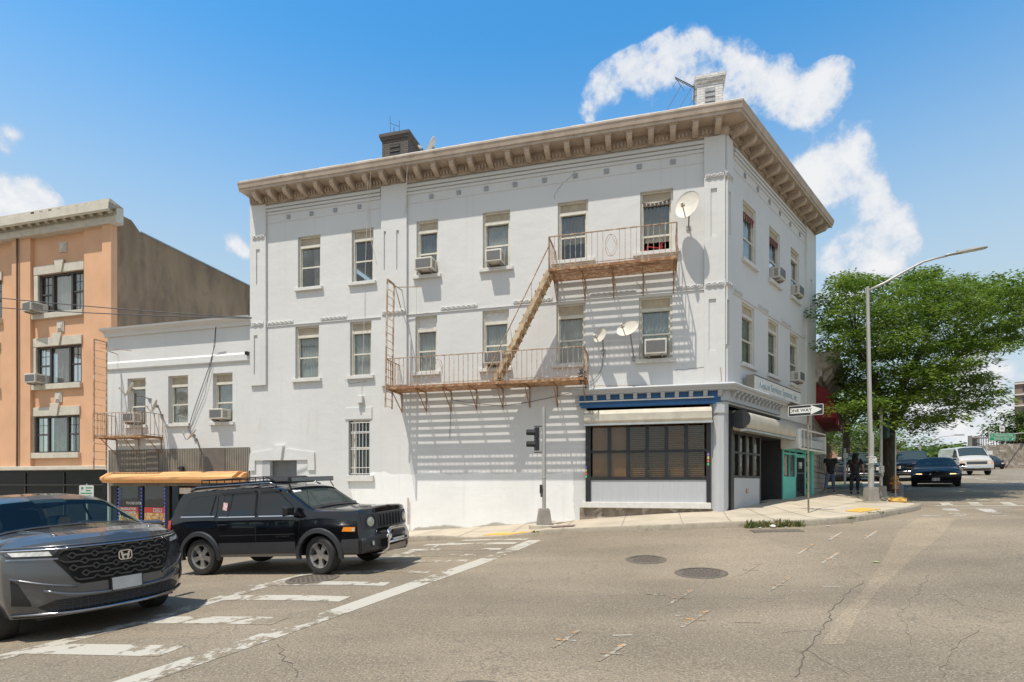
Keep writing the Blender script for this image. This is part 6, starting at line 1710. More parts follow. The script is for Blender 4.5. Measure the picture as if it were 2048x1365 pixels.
class Car:
    def __init__(s, **k):
        s.crown = .05; s.tumble = .22; s.bf = .28; s.br = .15; s.face = [(0, 0), (2, 0)]; s.rear = [(0, 0), (2, 0)]; s.ra = .38; s.r = .34; s.tuck = .05; s.plan = None; s.cr = .05; s.zone = .9; s.bulge=.0; s.fpow=2
        s.__dict__.update(k); s.xf = s.Lh; s.xr = -s.Lh
    def E(s, x): return interp(s.top, x)
    def B(s, x): return min(interp(s.belt, x), s.E(x)-.02)
    def lo(s, x):
        z = s.sill
        for xc in s.ax:
            d = abs(x-xc)
            if d < s.ra: z = max(z, s.r + math.sqrt(s.ra**2-d*d))
        return z
    def hw(s, x, z):
        w = s.W/2; b = interp(s.belt, x)
        if z > b: w -= s.tumble*(z-b) + .03*min(1, (z-b)/.12)
        elif z < .55: w -= s.tuck*((.55-z)/.35)**1.5
        w -= .02*sm((z-.75)/.3) if z <= b else .02
        e = interp(s.plan, x) if s.plan else 1
        return max(.1, w*e)
    def S(s, x, v, z, off=0):
        """point on the skin; v = share of half width (1 = side), off = outwards"""
        y = v*s.hw(x, z)
        f = sm((x-(s.xf-s.zone))/s.zone)**1.5; g = sm(((s.xr+.6)-x)/.6)**1.5
        av = abs(v)
        x2 = x - f*(s.bf*av**s.fpow + interp(s.face, z)) + g*(s.br*av**3 + interp(s.rear, z))
        return Vector((x2, y, z))
    def top_z(s, x, v): 
        return s.E(x) + s.crown*(1-v*v) - s.cr*(abs(v)**10)
    def body(s, mat, parent, M, skip_top=None):
        st = set(); n = 46
        for i in range(n+1): st.add(round(s.xr+(s.xf-s.xr)*i/n, 4))
        for xc in s.ax:
            for a in range(0, 181, 12): st.add(round(xc+s.ra*math.cos(R(a))*1.0, 4))
            st.add(round(xc-s.ra-.002, 4)); st.add(round(xc+s.ra+.002, 4))
        for x, _ in s.top: st.add(round(x, 4))
        xs = sorted(x for x in st if s.xr <= x <= s.xf); xs = [x for i, x in enumerate(xs) if i == 0 or x-xs[i-1] > .003]
        N1, N2, N3 = 9, 6, 12
        def ring(x):
            lo = s.lo(x); b = s.B(x); e = s.E(x); out = []
            b = max(b, lo+.01)
            for k in range(N1): z = lo+(b-lo)*k/N1; out.append((1, z, 0))
            for k in range(N2+1): z = b+(e-s.cr-b)*k/N2; out.append((1, z, 0))
            for k in range(1, N3+1): v = math.sin(R(90*(1-k/N3)))**.9 if k < N3 else 0; out.append((v, None, 1))
            return out
        mb = MB(); R_ = []
        for x in xs:
            row = []
            for v, z, tp in ring(x):
                zz = s.top_z(x, v) if tp else z
                row.append(s.S(x, v, zz) if not tp else Vector((s.S(x, v, min(zz, s.E(x))).x, s.S(x, v, min(zz, s.E(x)-s.cr)).y, zz)))
            R_.append(row)
        m = len(R_[0])
        for sg in (1, -1):
            b = len(mb.v)
            for row in R_: mb.v += [(p.x, p.y*sg, p.z) for p in row]
            for i in range(len(xs)-1):
                for j in range(m-1):
                    if skip_top and j >= N1+N2 and skip_top((xs[i]+xs[i+1])/2, ring(xs[i])[j][0]): continue
                    if skip_top and j < N1+N2 and j >= N1 and skip_top((xs[i]+xs[i+1])/2, 1, (R_[i][j].z+R_[i][j+1].z)/2): continue
                    f = (b+i*m+j, b+(i+1)*m+j, b+(i+1)*m+j+1, b+i*m+j+1); mb.f.append(f if sg > 0 else f[::-1]); mb.m.append(0)
            for x, i in ((s.xf, len(xs)-1), (s.xr, 0)):      # end caps
                lo = s.lo(x); e = s.E(x)-s.cr; K = 10; b2 = len(mb.v); VV = 12
                zs = [z for v, z, tp in ring(x) if not tp]
                for z in zs:
                    for k in range(VV+1): v = 1-k/VV; p = s.S(x, v, z); mb.v.append((p.x, p.y*sg, p.z))
                for a in range(len(zs)-1):
                    for k in range(VV): mb.f.append((b2+a*(VV+1)+k, b2+(a+1)*(VV+1)+k, b2+(a+1)*(VV+1)+k+1, b2+a*(VV+1)+k+1)); mb.m.append(0)
                # join cap top edge to the top surface edge
                for k in range(VV):
                    v0 = 1-k/VV; v1 = 1-(k+1)/VV; zt = s.E(x)-s.cr
                    q = []
                    for v in (v0, v1): zz = s.top_z(x, v); p = s.S(x, v, zt); q.append((p.x, p.y*sg, zt)); q.append((s.S(x, v, min(zz, s.E(x))).x, p.y*sg, zz))
                    mb.add(q, [(0, 2, 3, 1)])
        s.skin = mb.build('body', mat, parent, M, smooth=38, weld=True)
        return s.skin
    # ---- overlays
    def side(s, name, poly, mat, par, M, off=.006, sg=1, st=.12, thick=0, smooth=False):
        vs, fs = lattice(poly, st); mb = MB()
        V = []
        for x, z in vs: p = s.S(x, 1, z); V.append((p.x, (p.y+off)*sg, p.z))
        mb.add(V, fs); return mb.build(name, mat, par, M, smooth=smooth, solid=thick)
    def front(s, name, poly, mat, par, M, off=.006, st=.07, thick=0, bevel=0, smooth=True, rear=False):
        vs, fs = lattice(poly, st); mb = MB(); V = []
        for y, z in vs:
            x = s.xr if rear else s.xf; v = y/s.hw(x, z); p = s.S(x, v, z); V.append((p.x+(-off if rear else off), p.y, p.z))
        mb.add(V, fs); return mb.build(name, mat, par, M, smooth=smooth, solid=thick, bevel=bevel)
    def topp(s, name, poly, mat, par, M, off=.006, st=.1, thick=0):
        vs, fs = lattice(poly, st); mb = MB(); V = []
        for x, v in vs:
            zz = s.top_z(x, v); y = s.S(x, v, min(zz, s.E(x)-s.cr)).y; e = .02
            sl = (s.E(x+e)-s.E(x-e))/(2*e); n = Vector((-sl, 0, 1)).normalized()
            V.append(tuple(Vector((s.S(x, v, min(zz, s.E(x))).x, y, zz)) + n*off))
        mb.add(V, fs); return mb.build(name, mat, par, M, smooth=True, solid=thick)
    def wheels(s, par, M, rim='five', steer=0, width=.22, mats=('tyre', 'alloy')):
        for i, xc in enumerate(s.ax):
            for sg in (1, -1):
                y = sg*(s.W/2-.11-s.wi if hasattr(s, 'wi') else sg and s.W/2-.13)
                y = sg*(s.W/2-.125)
                Mw = M @ T(xc, y, s.r) @ RZ(steer if i == 0 else 0) @ (RZ(R(180)) if sg < 0 else Matrix.Identity(4)) @ RX(R(-90))
                w = empty('wheel', Mw, parent=par); r = s.r; h = width/2
                MB().lathe([(r*.66, -h), (r*.93, -h), (r*.985, -h*.8), (r, -h*.5), (r, h*.5), (r*.985, h*.8), (r*.93, h), (r*.80, h*1.05), (r*.66, h*.98)], 48, cap=False).build('tyre', M_[mats[0]], w, Mw, smooth=35)
                mb = MB(); mb.lathe([(r*.67, -h), (r*.67, h*.97), (r*.63, h*.97), (r*.60, h*.5), (r*.60, -h)], 40, cap=False)
                ns = 5
                for k in range(ns):
                    Q = RZ(R(360/ns*k+18))
                    if rim == 'steel': continue
                    mb.prism([(.03, -.045), (r*.30, -.038), (r*.62, -.058), (r*.62, .058), (r*.30, .038), (.03, .045)], h*.35, h*.72, 'z', Q)
                if rim == 'steel': mb.lathe([(.01, h*.5), (r*.3, h*.55), (r*.62, h*.3)], 24, cap=False)
                mb.lathe([(.001, h*.75), (.055, h*.75), (.07, h*.7), (.075, h*.3)], 20, cap=False)
                mb.build('rim', M_[mats[1]], w, Mw, smooth=35)
                MB().lathe([(.001, h*.1), (r*.61, h*.1)], 30, cap=False).build('brake_disc', M_['plastic_black'], w, Mw)
    def underside(s, par, M):
        mb = MB(); mb.box(s.xr+.3, s.xf-.35, -s.W/2+.22, s.W/2-.22, s.sill-.04, s.sill+.06)
        for xc in s.ax:
            for sg in (1, -1):
                ra = s.ra+.0; yo = s.W/2-.06; yi = s.W/2-.42; n = 10
                pts = [(xc+ra*math.cos(R(180*k/n)), s.r+ra*math.sin(R(180*k/n))) for k in range(n+1)]
                for a, b in zip(pts, pts[1:]): mb.add([(a[0], sg*yo, a[1]), (b[0], sg*yo, b[1]), (b[0], sg*yi, b[1]), (a[0], sg*yi, a[1])], [(0, 1, 2, 3)])
                mb.add([(p[0], sg*yi, p[1]) for p in pts] + [(xc-ra, sg*yi, s.sill-.04), (xc+ra, sg*yi, s.sill-.04)][::1], [tuple(range(n+3))])
        mb.build('underbody', M_['plastic_black'], par, M)
    def arch_ring(s, par, M, xc, sg, w=.07, off=.03, mat='plastic_grey', a0=0, a1=180, name='fender_flare'):
        mb = MB(); n = 20; rows = []
        for k in range(n+1):
            a = R(a0+(a1-a0)*k/n); row = []
            for rr, of in ((s.ra-.012, -.03), (s.ra-.012, off), (s.ra+w*.8, off*.9), (s.ra+w, -.004)):
                x = xc+rr*math.cos(a); z = s.r+rr*math.sin(a); p = s.S(x, 1, max(z, .3)); row.append((p.x, (p.y+of)*sg, z))
            rows.append(row)
        b = len(mb.v)
        for r_ in rows: mb.v += r_
        for i in range(n):
            for j in range(3): mb.f.append((i*4+j, (i+1)*4+j, (i+1)*4+j+1, i*4+j+1)); mb.m.append(0)
        return mb.build(name, M_[mat], par, M, smooth=40)
def seg(p, w):       # thin strip polygon along a polyline (x, z) for door gaps
    out = []
    return [(x-w/2, z) for x, z in p] + [(x+w/2, z) for x, z in reversed(p)]
def mirror(par, M, x, y, z, mat, sg=1, w=.22, h=.14):
    mb = MB(); mb.prism([(x-.06, z-h/2), (x+.05, z-h/2+.02), (x+.07, z+h/2-.03), (x-.05, z+h/2)], y, y+w*sg, 'y'); mb.box(x-.03, x+.03, min(y-.07*sg, y+.02*sg), max(y-.07*sg, y+.02*sg), z-h/2, z-h/2+.05)
    return mb.build('mirror', mat, par, M, bevel=.02)

# ---------------------------------------------------------------- dark grey crossover, front left
hp = Vector((-4.84, 6.90)); ha = math.atan2(-.475, .88); hd_ = Vector((.88, -.475))
cen = hp - hd_*2.345
M = ground_frame(cen.x, cen.y, ha, 0) @ Matrix.Diagonal((1.03, 1.07, 1.03, 1))
c = Car(Lh=2.345, W=1.866, sill=.30, ax=(1.28, -1.36), ra=.375, r=.345, crown=.05, tumble=.33, bf=.50, br=.2, zone=1.0, fpow=2.8, tuck=.09,
        top=[(-2.345, .95), (-2.25, 1.2), (-2.05, 1.42), (-1.75, 1.56), (-.9, 1.64), (-.1, 1.65), (.25, 1.62), (.50, 1.55), (1.22, 1.22), (1.45, 1.205), (1.9, 1.185), (2.2, 1.15), (2.345, 1.11)],
        belt=[(-2.3, 1.08), (-1.2, 1.07), (1.0, 1.08), (1.6, 1.08), (2.345, 1.02)], face=[(.2, .10), (.28, .03), (.5, .0), (.80, .01), (1.04, .04), (1.12, .09)], rear=[(.3, .02), (.9, 0), (1.2, .1)])
t = empty('crossover_car', M, 'dark grey crossover car cut off by the left edge, emblem on a honeycomb grille', 'car')
ws = [(.52, -.93), (1.20, -.96), (1.20, .96), (.52, .93)]
def sk(x, v, z=None):
    if z is None: return .50 < x < 1.22 and abs(v) < .90
    b = interp(c.belt, x); tp = interp(c.top, x)
    return -1.75 < x < .95 and b+.03 < z < tp-.12
c.body(M_['paint_grey'], t, M, skip_top=sk)
c.topp('windscreen', [(.46, -.97), (1.26, -.99), (1.26, .99), (.46, .97)], M_['car_glass'], t, M, off=.008)
c.topp('wiper_cowl', [(1.20, -.97), (1.29, -.95), (1.29, .95), (1.20, .97)], M_['plastic_black'], t, M, off=.012)
c.topp('sun_visor_band', [(.46, -.25), (.58, -.22), (.58, .22), (.46, .25)], M_['plastic_black'], t, M, off=.004)
for sg in (1, -1):
    c.side('side_window', [(-1.70, 1.12), (1.02, 1.12), (.48, 1.46), (.2, 1.53), (-.9, 1.555), (-1.6, 1.48)], M_['car_glass'], t, M, off=.006, sg=sg)
    c.side('window_trim', [(-1.75, 1.085), (1.06, 1.09), (1.02, 1.115), (-1.74, 1.115)], M_['chrome_dark'], t, M, off=.012, sg=sg)
    c.side('pillar', [(-.35, 1.09), (-.27, 1.09), (-.30, 1.54), (-.38, 1.54)], M_['plastic_black'], t, M, off=.01, sg=sg)
    c.side('door_gap', seg([(.93, .34), (.98, .8), (.98, 1.02)], .012), M_['seam'], t, M, off=.004, sg=sg)
    c.side('door_gap', seg([(-.30, .32), (-.33, 1.08)], .012), M_['seam'], t, M, off=.004, sg=sg)
    c.side('sill_trim', [(-.9, .30), (1.0, .30), (1.0, .40), (-.9, .40)], M_['plastic_black'], t, M, off=.012, sg=sg)
    for xc in c.ax: c.arch_ring(t, M, xc, sg, w=.055, off=.014, mat='plastic_black')
    mirror(t, M, .92, .94*sg, 1.15, M_['paint_grey'], sg, w=.24, h=.17)
    # slim headlight wrapping from grille to fender
    y = lambda a: a*sg
    hl = c.front('headlight', [(y(.58), .965), (y(.90), .985), (y(.93), 1.06), (y(.60), 1.05)][::sg], M_['plastic_black'], t, M, off=.010)
    c.front('lens', [(y(.62), .985), (y(.87), 1.0), (y(.89), 1.045), (y(.64), 1.035)][::sg], M_['lamp_clear'], hl, M, off=.016)
    c.front('chrome_line', [(y(.50), 1.05), (y(.93), 1.06), (y(.93), 1.074), (y(.50), 1.067)][::sg], M_['chrome'], t, M, off=.018, thick=.01)
    c.front('chrome_line', [(y(.58), .94), (y(.91), .96), (y(.91), .975), (y(.58), .955)][::sg], M_['chrome_dark'], t, M, off=.014)
    c.front('air_duct', [(y(.78), .44), (y(.90), .46), (y(.90), .74), (y(.86), .70)][::sg], M_['plastic_black'], t, M, off=.006)
hexg = [(-.56, 1.055), (.56, 1.055), (.63, .96), (.47, .67), (.42, .64), (-.42, .64), (-.47, .67), (-.63, .96)]
gr_ = c.front('grille', hexg, M_['seam'], t, M, off=.012)
c.front('grille_trim', [(-.54, 1.055), (.54, 1.055), (.54, 1.072), (-.54, 1.072)], M_['chrome_dark'], t, M, off=.02, thick=.012)
# honeycomb bars
mb = MB()
def F_(y, z, off): v = y/c.hw(c.xf, z); p = c.S(c.xf, v, z); return Vector((p.x+off, p.y, p.z))
def inhex(y, z):
    if not .655 < z < 1.045: return False
    lim = interp([(.64, .42), (.67, .46), (.96, .61), (1.055, .55)], z); return abs(y) < lim
for rr_ in range(6):
    z = .69+rr_*.07
    for k in range(-5, 6):
        y = k*.19+(.095 if rr_ % 2 else 0)
        if inhex(y-.06, z) and inhex(y+.06, z): mb.bar(F_(y-.06, z, .02), F_(y+.06, z, .02), .012, .020)
        for dy in (-1, 1):
            p = (y+dy*.06, z)
            for u in ((y+dy*.095, z+.035), (y+dy*.095, z-.035)):
                if inhex(*p) and inhex(*u): mb.bar(F_(*p, .019), F_(*u, .019), .010, .016)
mb.build('honeycomb', pm('grille_gloss', (.03, .03, .032), .25, coat=.4), gr_, M)
# bumper: lower intake, lip, plate
c.front('lower_intake', [(-.66, .35), (.66, .35), (.74, .42), (.62, .485), (-.62, .485), (-.74, .42)], M_['plastic_black'], t, M, off=.008)
mb = MB()
for z in (.375, .405, .435, .46): mb.tube([F_(y/10*.6, z, .014) for y in range(-10, 11)], .006, 4)
for k in range(-9, 10): mb.tube([F_(k*.062, .355, .013), F_(k*.062, .48, .013)], .004, 4)
mb.build('intake_slat', M_['plastic_grey'], t, M)
mb = MB(); mb.tube([F_(y/14*.90, .325+.02*(y/14)**2, .02) for y in range(-14, 15)], [.012+.012*(1-abs(y)/14) for y in range(-14, 15)], 8); mb.build('chin_lip', M_['chrome_dark'], t, M, smooth=True)
mb = MB(); mb.tube([F_(y/12*.70, .505+.10*(y/12)**4, .012) for y in range(-12, 13)], .022, 8); mb.build('bumper_bar', M_['paint_grey'], t, M, smooth=True)
p0 = F_(0, .55, .02); mb = MB(); mb.box(p0.x, p0.x+.012, -.168, .168, .50, .665); pf = mb.build('plate_holder', M_['plastic_black'], t, M)
MB().box(p0.x+.0125, p0.x+.016, -.155, .155, .513, .655).build('number_plate', M_['plate_grey'], pf, M)
# emblem: rounded frame and H
ex = F_(0, .91, .035).x; fr_ = rrect(.145, .118, .035, 5); fi = rrect(.122, .096, .028, 5)
mb = MB(); n = len(fr_); Q = T(ex, 0, .91)
for a, k in ((0, 0),):
    V = [(0, y, z) for y, z in fr_] + [(0, y, z) for y, z in fi] + [(.012, y, z) for y, z in fr_] + [(.012, y, z) for y, z in fi]
    Fc = []
    for i in range(n): j = (i+1) % n; Fc += [(2*n+i, 2*n+j, 3*n+j, 3*n+i), (i, j, 2*n+j, 2*n+i), (n+i, n+j, 3*n+j, 3*n+i)]
    mb.add([Q @ Vector(v) for v in V], Fc)
mb.prism([(-.052, .043), (-.030, .043), (-.022, .010), (.022, .010), (.030, .043), (.052, .043), (.034, -.046), (.013, -.046), (.018, -.012), (-.018, -.012), (-.013, -.046), (-.034, -.046)], .0, .014, 'x', Q)
mb.build('emblem', M_['chrome'], t, M)
mb = MB(); mb.tube([F_(y/14*.93, 1.085, .008) for y in range(-14, 15)], .012, 6); mb.build('bonnet_edge', M_['paint_grey'], t, M, smooth=True)
mb = MB(); mb.tube([F_(y/14*.90, .60+.16*(abs(y)/14)**3, .006) for y in range(-14, 15) if abs(y) > 6][:8], .016, 6); mb.build('bumper_crease', M_['paint_grey'], t, M, smooth=True)
mb = MB(); mb.tube([F_(y/14*.90, .60+.16*(abs(y)/14)**3, .006) for y in range(-14, 15) if abs(y) > 6][8:], .016, 6); mb.build('bumper_crease', M_['paint_grey'], t, M, smooth=True)
c.front('lower_trim', [(-.88, .31), (.88, .31), (.88, .345), (-.88, .345)], M_['plastic_black'], t, M, off=.010)
# hood creases
for sg in (1, -1):
    mb = MB(); mb.tube([Vector((c.S(x, .62+.1*(2.2-x), c.E(x)).x, sg*(.50+.10*(2.1-x)), c.top_z(x, .6)+.001)) for x in (1.25, 1.5, 1.75, 2.0, 2.15)], .012, 6); mb.build('bonnet_crease', M_['paint_grey'], t, M, smooth=True)
# cabin: dash, wheel, seats, driver
mb = MB(); mb.box(.75, 1.15, -.72, .72, .85, 1.13); mb.box(-1.9, .8, -.8, .8, .35, .45); cb = mb.build('dashboard', M_['cabin'], t, M, bevel=.04)
mb = MB(); Q = T(.68, .37, 1.12) @ RY(R(62)); mb.tube([Q @ Vector((.18*math.cos(R(a)), .18*math.sin(R(a)), 0)) for a in range(0, 361, 20)], .014, 6, caps=False); mb.tube([Q @ Vector((0, .17, 0)), Q @ Vector((0, -.17, 0))], .015); mb.build('steering_wheel', M_['plastic_grey'], t, M, smooth=True)
for y in (.37, -.37):
    mb = MB(); mb.box(-.30, -.14, y-.24, y+.24, .5, 1.16); mb.box(-.28, -.16, y-.12, y+.12, 1.18, 1.36); mb.box(-.3, .3, y-.24, y+.24, .45, .62); mb.build('seat', pm('seat_grey', (.12, .12, .125), .8) if 'seat_grey' not in M_ else M_['seat_grey'], t, M, bevel=.05)
c.wheels(t, M, steer=R(-6)); c.underside(t, M)

# ---------------------------------------------------------------- black boxy SUV
fw = Vector((-3.37, 9.82)); rw = Vector((-5.86, 10.55)); d = (fw-rw).normalized(); ha = math.atan2(d.y, d.x)
lat = Vector((-d.y, d.x))                 # to its left = away from the camera
axm = (fw+rw)/2 + lat*.77
c = Car(Lh=2.19, W=1.757, sill=.36, ax=(1.235, -1.40), ra=.415, r=.345, crown=.035, tumble=.15, bf=.13, br=.04, zone=.4, fpow=5, tuck=.04, cr=.03,
        top=[(-2.205, 1.02), (-2.13, 1.25), (-1.98, 1.47), (-1.86, 1.575), (-1.7, 1.60), (-.6, 1.625), (.1, 1.615), (.38, 1.59), (.52, 1.545), (1.02, 1.20), (1.12, 1.155), (1.6, 1.14), (2.0, 1.13), (2.14, 1.125), (2.19, 1.10)],
        belt=[(-2.2, 1.04), (2.205, 1.02)], face=[(.3, .06), (.42, .01), (.62, .0), (.70, .025), (1.05, .03), (1.12, .04)], rear=[(.3, .02), (.6, 0), (1.2, .05)])
M = ground_frame(axm.x + d.x*.0825, axm.y + d.y*.0825, ha, 0)
t = empty('suv_car', M, 'black boxy SUV with roof basket, light bar and chrome bull bar on the side street', 'car')
c.body(M_['paint_black'], t, M)
c.topp('windscreen', [(.53, -.93), (1.03, -.93), (1.03, .93), (.53, .93)], glassmat('screen_green', (.035, .05, .048), .08, dark=True, k=.3), t, M, off=.008)
c.topp('wiper_cowl', [(1.02, -.93), (1.10, -.93), (1.10, .93), (1.02, .93)], M_['plastic_black'], t, M, off=.006)
c.topp('screen_band', [(.53, -.93), (.60, -.93), (.60, .93), (.53, .93)], M_['seam'], t, M, off=.011)
wnd = {'a': [(-.02, 1.09), (.86, 1.08), (.42, 1.46), (.30, 1.50), (-.0, 1.51)], 'b': [(-.93, 1.10), (-.14, 1.09), (-.12, 1.51), (-.55, 1.51), (-.80, 1.50)], 'c': [(-1.86, 1.13), (-1.16, 1.11), (-1.05, 1.49), (-1.55, 1.47), (-1.66, 1.43)]}
for sg in (1, -1):
    for k, pz in wnd.items():
        cx_ = sum(p[0] for p in pz)/len(pz); cz_ = sum(p[1] for p in pz)/len(pz)
        big = [(cx_+(x-cx_)*1.05, cz_+(z-cz_)*1.10) for x, z in pz]
        f = c.side('window_frame', big, M_['plastic_black'], t, M, off=.005, sg=sg)
        c.side('pane', pz, M_['car_tint'], f, M, off=.010, sg=sg)
        x0 = min(p[0] for p in pz); x1 = max(p[0] for p in pz); zb = pz[0][1]
        c.side('chrome_strip', [(x0-.01, zb-.022), (x1+.01, zb-.034), (x1+.01, zb-.016), (x0-.01, zb-.004)], M_['chrome'], f, M, off=.012, sg=sg)
        if k != 'c': c.side('rain_guard', [(x0+.02, 1.50), (x1-(.45 if k == 'a' else .0), 1.515), (x1-(.45 if k == 'a' else .02), 1.555), (x0+.02, 1.545)], M_['plastic_black'], f, M, off=.03, sg=sg, thick=.004)
    c.side('window_divider', [(-.76, 1.09), (-.72, 1.09), (-.62, 1.52), (-.66, 1.52)], M_['plastic_black'], t, M, off=.014, sg=sg)
    for pts in ([(.80, .42), (.84, .7), (.86, 1.08)], [(-.10, .42), (-.09, 1.52)], [(-.86, .86), (-1.02, 1.04), (-.98, 1.5)]): c.side('door_gap', seg(pts, .014), M_['seam'], t, M, off=.003, sg=sg)
    c.side('body_moulding', [(-.93, .40), (.76, .40), (.76, .60), (-.93, .60)], M_['plastic_grey'], t, M, off=.016, sg=sg, thick=.012)
    c.side('body_moulding', [(-.93, .34), (.78, .34), (.78, .395), (-.93, .395)], M_['chrome_dark'], t, M, off=.02, sg=sg, thick=.012)
    c.side('body_crease', [(-.92, .735), (.76, .735), (.76, .745), (-.92, .745)], M_['plastic_grey'], t, M, off=.004, sg=sg)
    for xc in c.ax: c.arch_ring(t, M, xc, sg, w=.075, off=.035, a0=-8, a1=188)
    for x in (.02, -.82):
        mb = MB(); y = c.hw(x, .94)+.02; mb.box(x-.10, x+.10, min(sg*y, sg*(y+.025)), max(sg*y, sg*(y+.025)), .925, .955); mb.build('door_handle', M_['paint_black'], t, M, bevel=.008)
    mirror(t, M, .74, .90*sg, 1.16, M_['plastic_black'], sg, w=.20, h=.18)
    # round lamps, amber marker, rear lamp
    y0 = .61*sg; z0 = .895; p = F_ ; 
    def FJ(y, z, off): v = y/c.hw(c.xf, z); p = c.S(c.xf, v, z); return Vector((p.x+off, p.y, p.z))
    q = FJ(y0, z0, -.03); Mh = M @ T(*q) @ RY(R(90)) @ RX(R(sg*-12))
    hl = MB().lathe([(.14, -.03), (.14, .03), (.12, .035), (.115, .0)], 28, cap=False).build('headlight', M_['plastic_black'], t, Mh, smooth=40)
    MB().lathe([(.001, .045), (.07, .04), (.115, .015)], 28, cap=False).build('lens', M_['lamp_dull'], hl, Mh, smooth=True)
    c.side('marker_lamp', [(1.72, .76), (2.12, .75), (2.14, .83), (1.76, .835)], M_['lamp_amber'], t, M, off=.006, sg=sg)
    c.side('marker_lens', [(1.97, .765), (2.11, .76), (2.12, .815), (1.99, .82)], M_['lamp_clear'], t, M, off=.012, sg=sg)
    c.side('tail_lamp', [(-2.2, .72), (-2.13, .72), (-2.13, 1.06), (-2.2, 1.06)], M_['lamp_red'], t, M, off=.012, sg=sg)
    q = FJ(.62*sg, .52, .01); Mh = M @ T(*q) @ RY(R(90)); fl = MB().lathe([(.06, -.02), (.06, .01), (.045, .012)], 20, cap=False).build('fog_lamp', M_['plastic_black'], t, Mh)
    MB().lathe([(.001, .02), (.045, .008)], 20, cap=False).build('lens', M_['lamp_clear'], fl, Mh, smooth=True)
# grille with seven slots
gp = c.front('grille', [(-.80, .76), (.80, .76), (.82, 1.03), (-.82, 1.03)], M_['plastic_grey'], t, M, off=.004)
for k in range(7):
    y = (k-3)*.115; c.front('slot', [(y-.034, .79), (y+.034, .79), (y+.036, 1.0), (y-.036, 1.0)], M_['seam'], gp, M, off=.009)
mb = MB()
for k in range(7):
    y = (k-3)*.115
    for s_ in (-1, 1): mb.bar(FJ(y+s_*.038, .785, .014), FJ(y+s_*.040, 1.005, .014), .012, .02)
mb.build('slot_rim', M_['plastic_grey'], gp, M)
c.front('bumper_cover', [(-.84, .36), (.84, .36), (.85, .62), (.66, .66), (-.66, .66), (-.85, .62)], M_['plastic_grey'], t, M, off=.012, thick=.02)
c.front('lower_intake', [(-.40, .42), (.40, .42), (.40, .56), (-.40, .56)], M_['seam'], t, M, off=.02)
for sg in (1, -1): c.side('bumper_cover', [(1.68, .38), (2.18, .38), (2.18, .63), (1.72, .62), (1.66, .5)], M_['plastic_grey'], t, M, off=.010, sg=sg)
# bull bar
xb = c.xf; mb = MB(); P = [(xb-.15, -.42, .30), (xb+.06, -.40, .33), (xb+.13, -.38, .42), (xb+.15, -.345, .60), (xb+.13, -.31, .70), (xb+.12, -.25, .735), (xb+.12, 0, .74), (xb+.12, .25, .735), (xb+.13, .31, .70), (xb+.15, .345, .60), (xb+.13, .38, .42), (xb+.06, .40, .33), (xb-.15, .42, .30)]
mb.tube(P, .034, 12); mb.tube([(xb+.15, -.36, .50), (xb+.15, .36, .50)], .02, 10)
bb = mb.build('bull_bar', M_['chrome'], t, M, smooth=True)
MB().prism([(xb+.09, .33), (xb+.13, .44), (xb+.12, .45), (xb+.08, .34)], -.36, .36, 'y').build('skid_plate', M_['chrome_dark'], bb, M)
MB().box(xb+.13, xb+.16, -.20, .20, .52, .56).build('light_strip', M_['lamp_clear'], bb, M)
for y in (-.30, .30): MB().lathe([(.001, .0), (.045, .0), (.05, .05), (.001, .06)], 16, T(xb+.10, y, .60) @ RY(R(90))).build('spot_lamp', M_['lamp_clear'], bb, M, smooth=40)
# roof rails, basket with deflector, light bar
for sg in (1, -1):
    mb = MB(); mb.tube([(-1.75, .66*sg, 1.60), (-1.6, .66*sg, 1.665), (.1, .66*sg, 1.685), (.25, .66*sg, 1.62)], .018, 8); mb.build('roof_rail', M_['chrome_dark'], t, M, smooth=True)
mb = MB(); zb = 1.72; z1 = 1.80; x0, x1, w = -1.55, -.10, .58
for z in (zb, z1): mb.tube([(x1, -w, z), (x0, -w, z), (x0, w, z), (x1, w, z), (x1, -w, z)], .013, 6)
for k in range(9): x = x0+(x1-x0)*k/8; mb.tube([(x, -w, zb), (x, w, zb)], .009, 5); mb.tube([(x, -w, zb), (x, -w, z1)], .009, 5); mb.tube([(x, w, zb), (x, w, z1)], .009, 5)
for k in range(7): y = -w+2*w*k/6; mb.tube([(x0, y, zb), (x1, y, zb)], .007, 5)
for x in (-1.3, -.3): mb.box(x-.03, x+.03, -.66, .66, 1.67, 1.70)
rb = mb.build('roof_basket', M_['plastic_black'], t, M)
MB().prism([(x1+.02, 1.80), (x1+.06, 1.81), (x1+.30, 1.70), (x1+.27, 1.685)], -w, w, 'y').build('wind_deflector', M_['plastic_black'], rb, M)
mb = MB(); mb.box(.50, .57, -.66, .66, 1.675, 1.765); lbx = mb.build('light_bar', M_['plastic_black'], t, M, bevel=.006)
MB().box(.571, .578, -.64, .64, 1.685, 1.755).build('lens', pm('lens_dots', (.30, .30, .29), .2, var=.6, scale=70, coat=.5), lbx, M)
for y in (-.64, .64): mb = MB(); mb.bar((.50, y, 1.68), (.56, y*1.03, 1.55), .03, .012); mb.build('bracket', M_['plastic_black'], lbx, M)
mb = MB(); mb.tube([(1.0, -.74, 1.17), (.96, -.76, 1.66)], .005, 5); mb.build('whip_antenna', M_['plastic_black'], t, M)
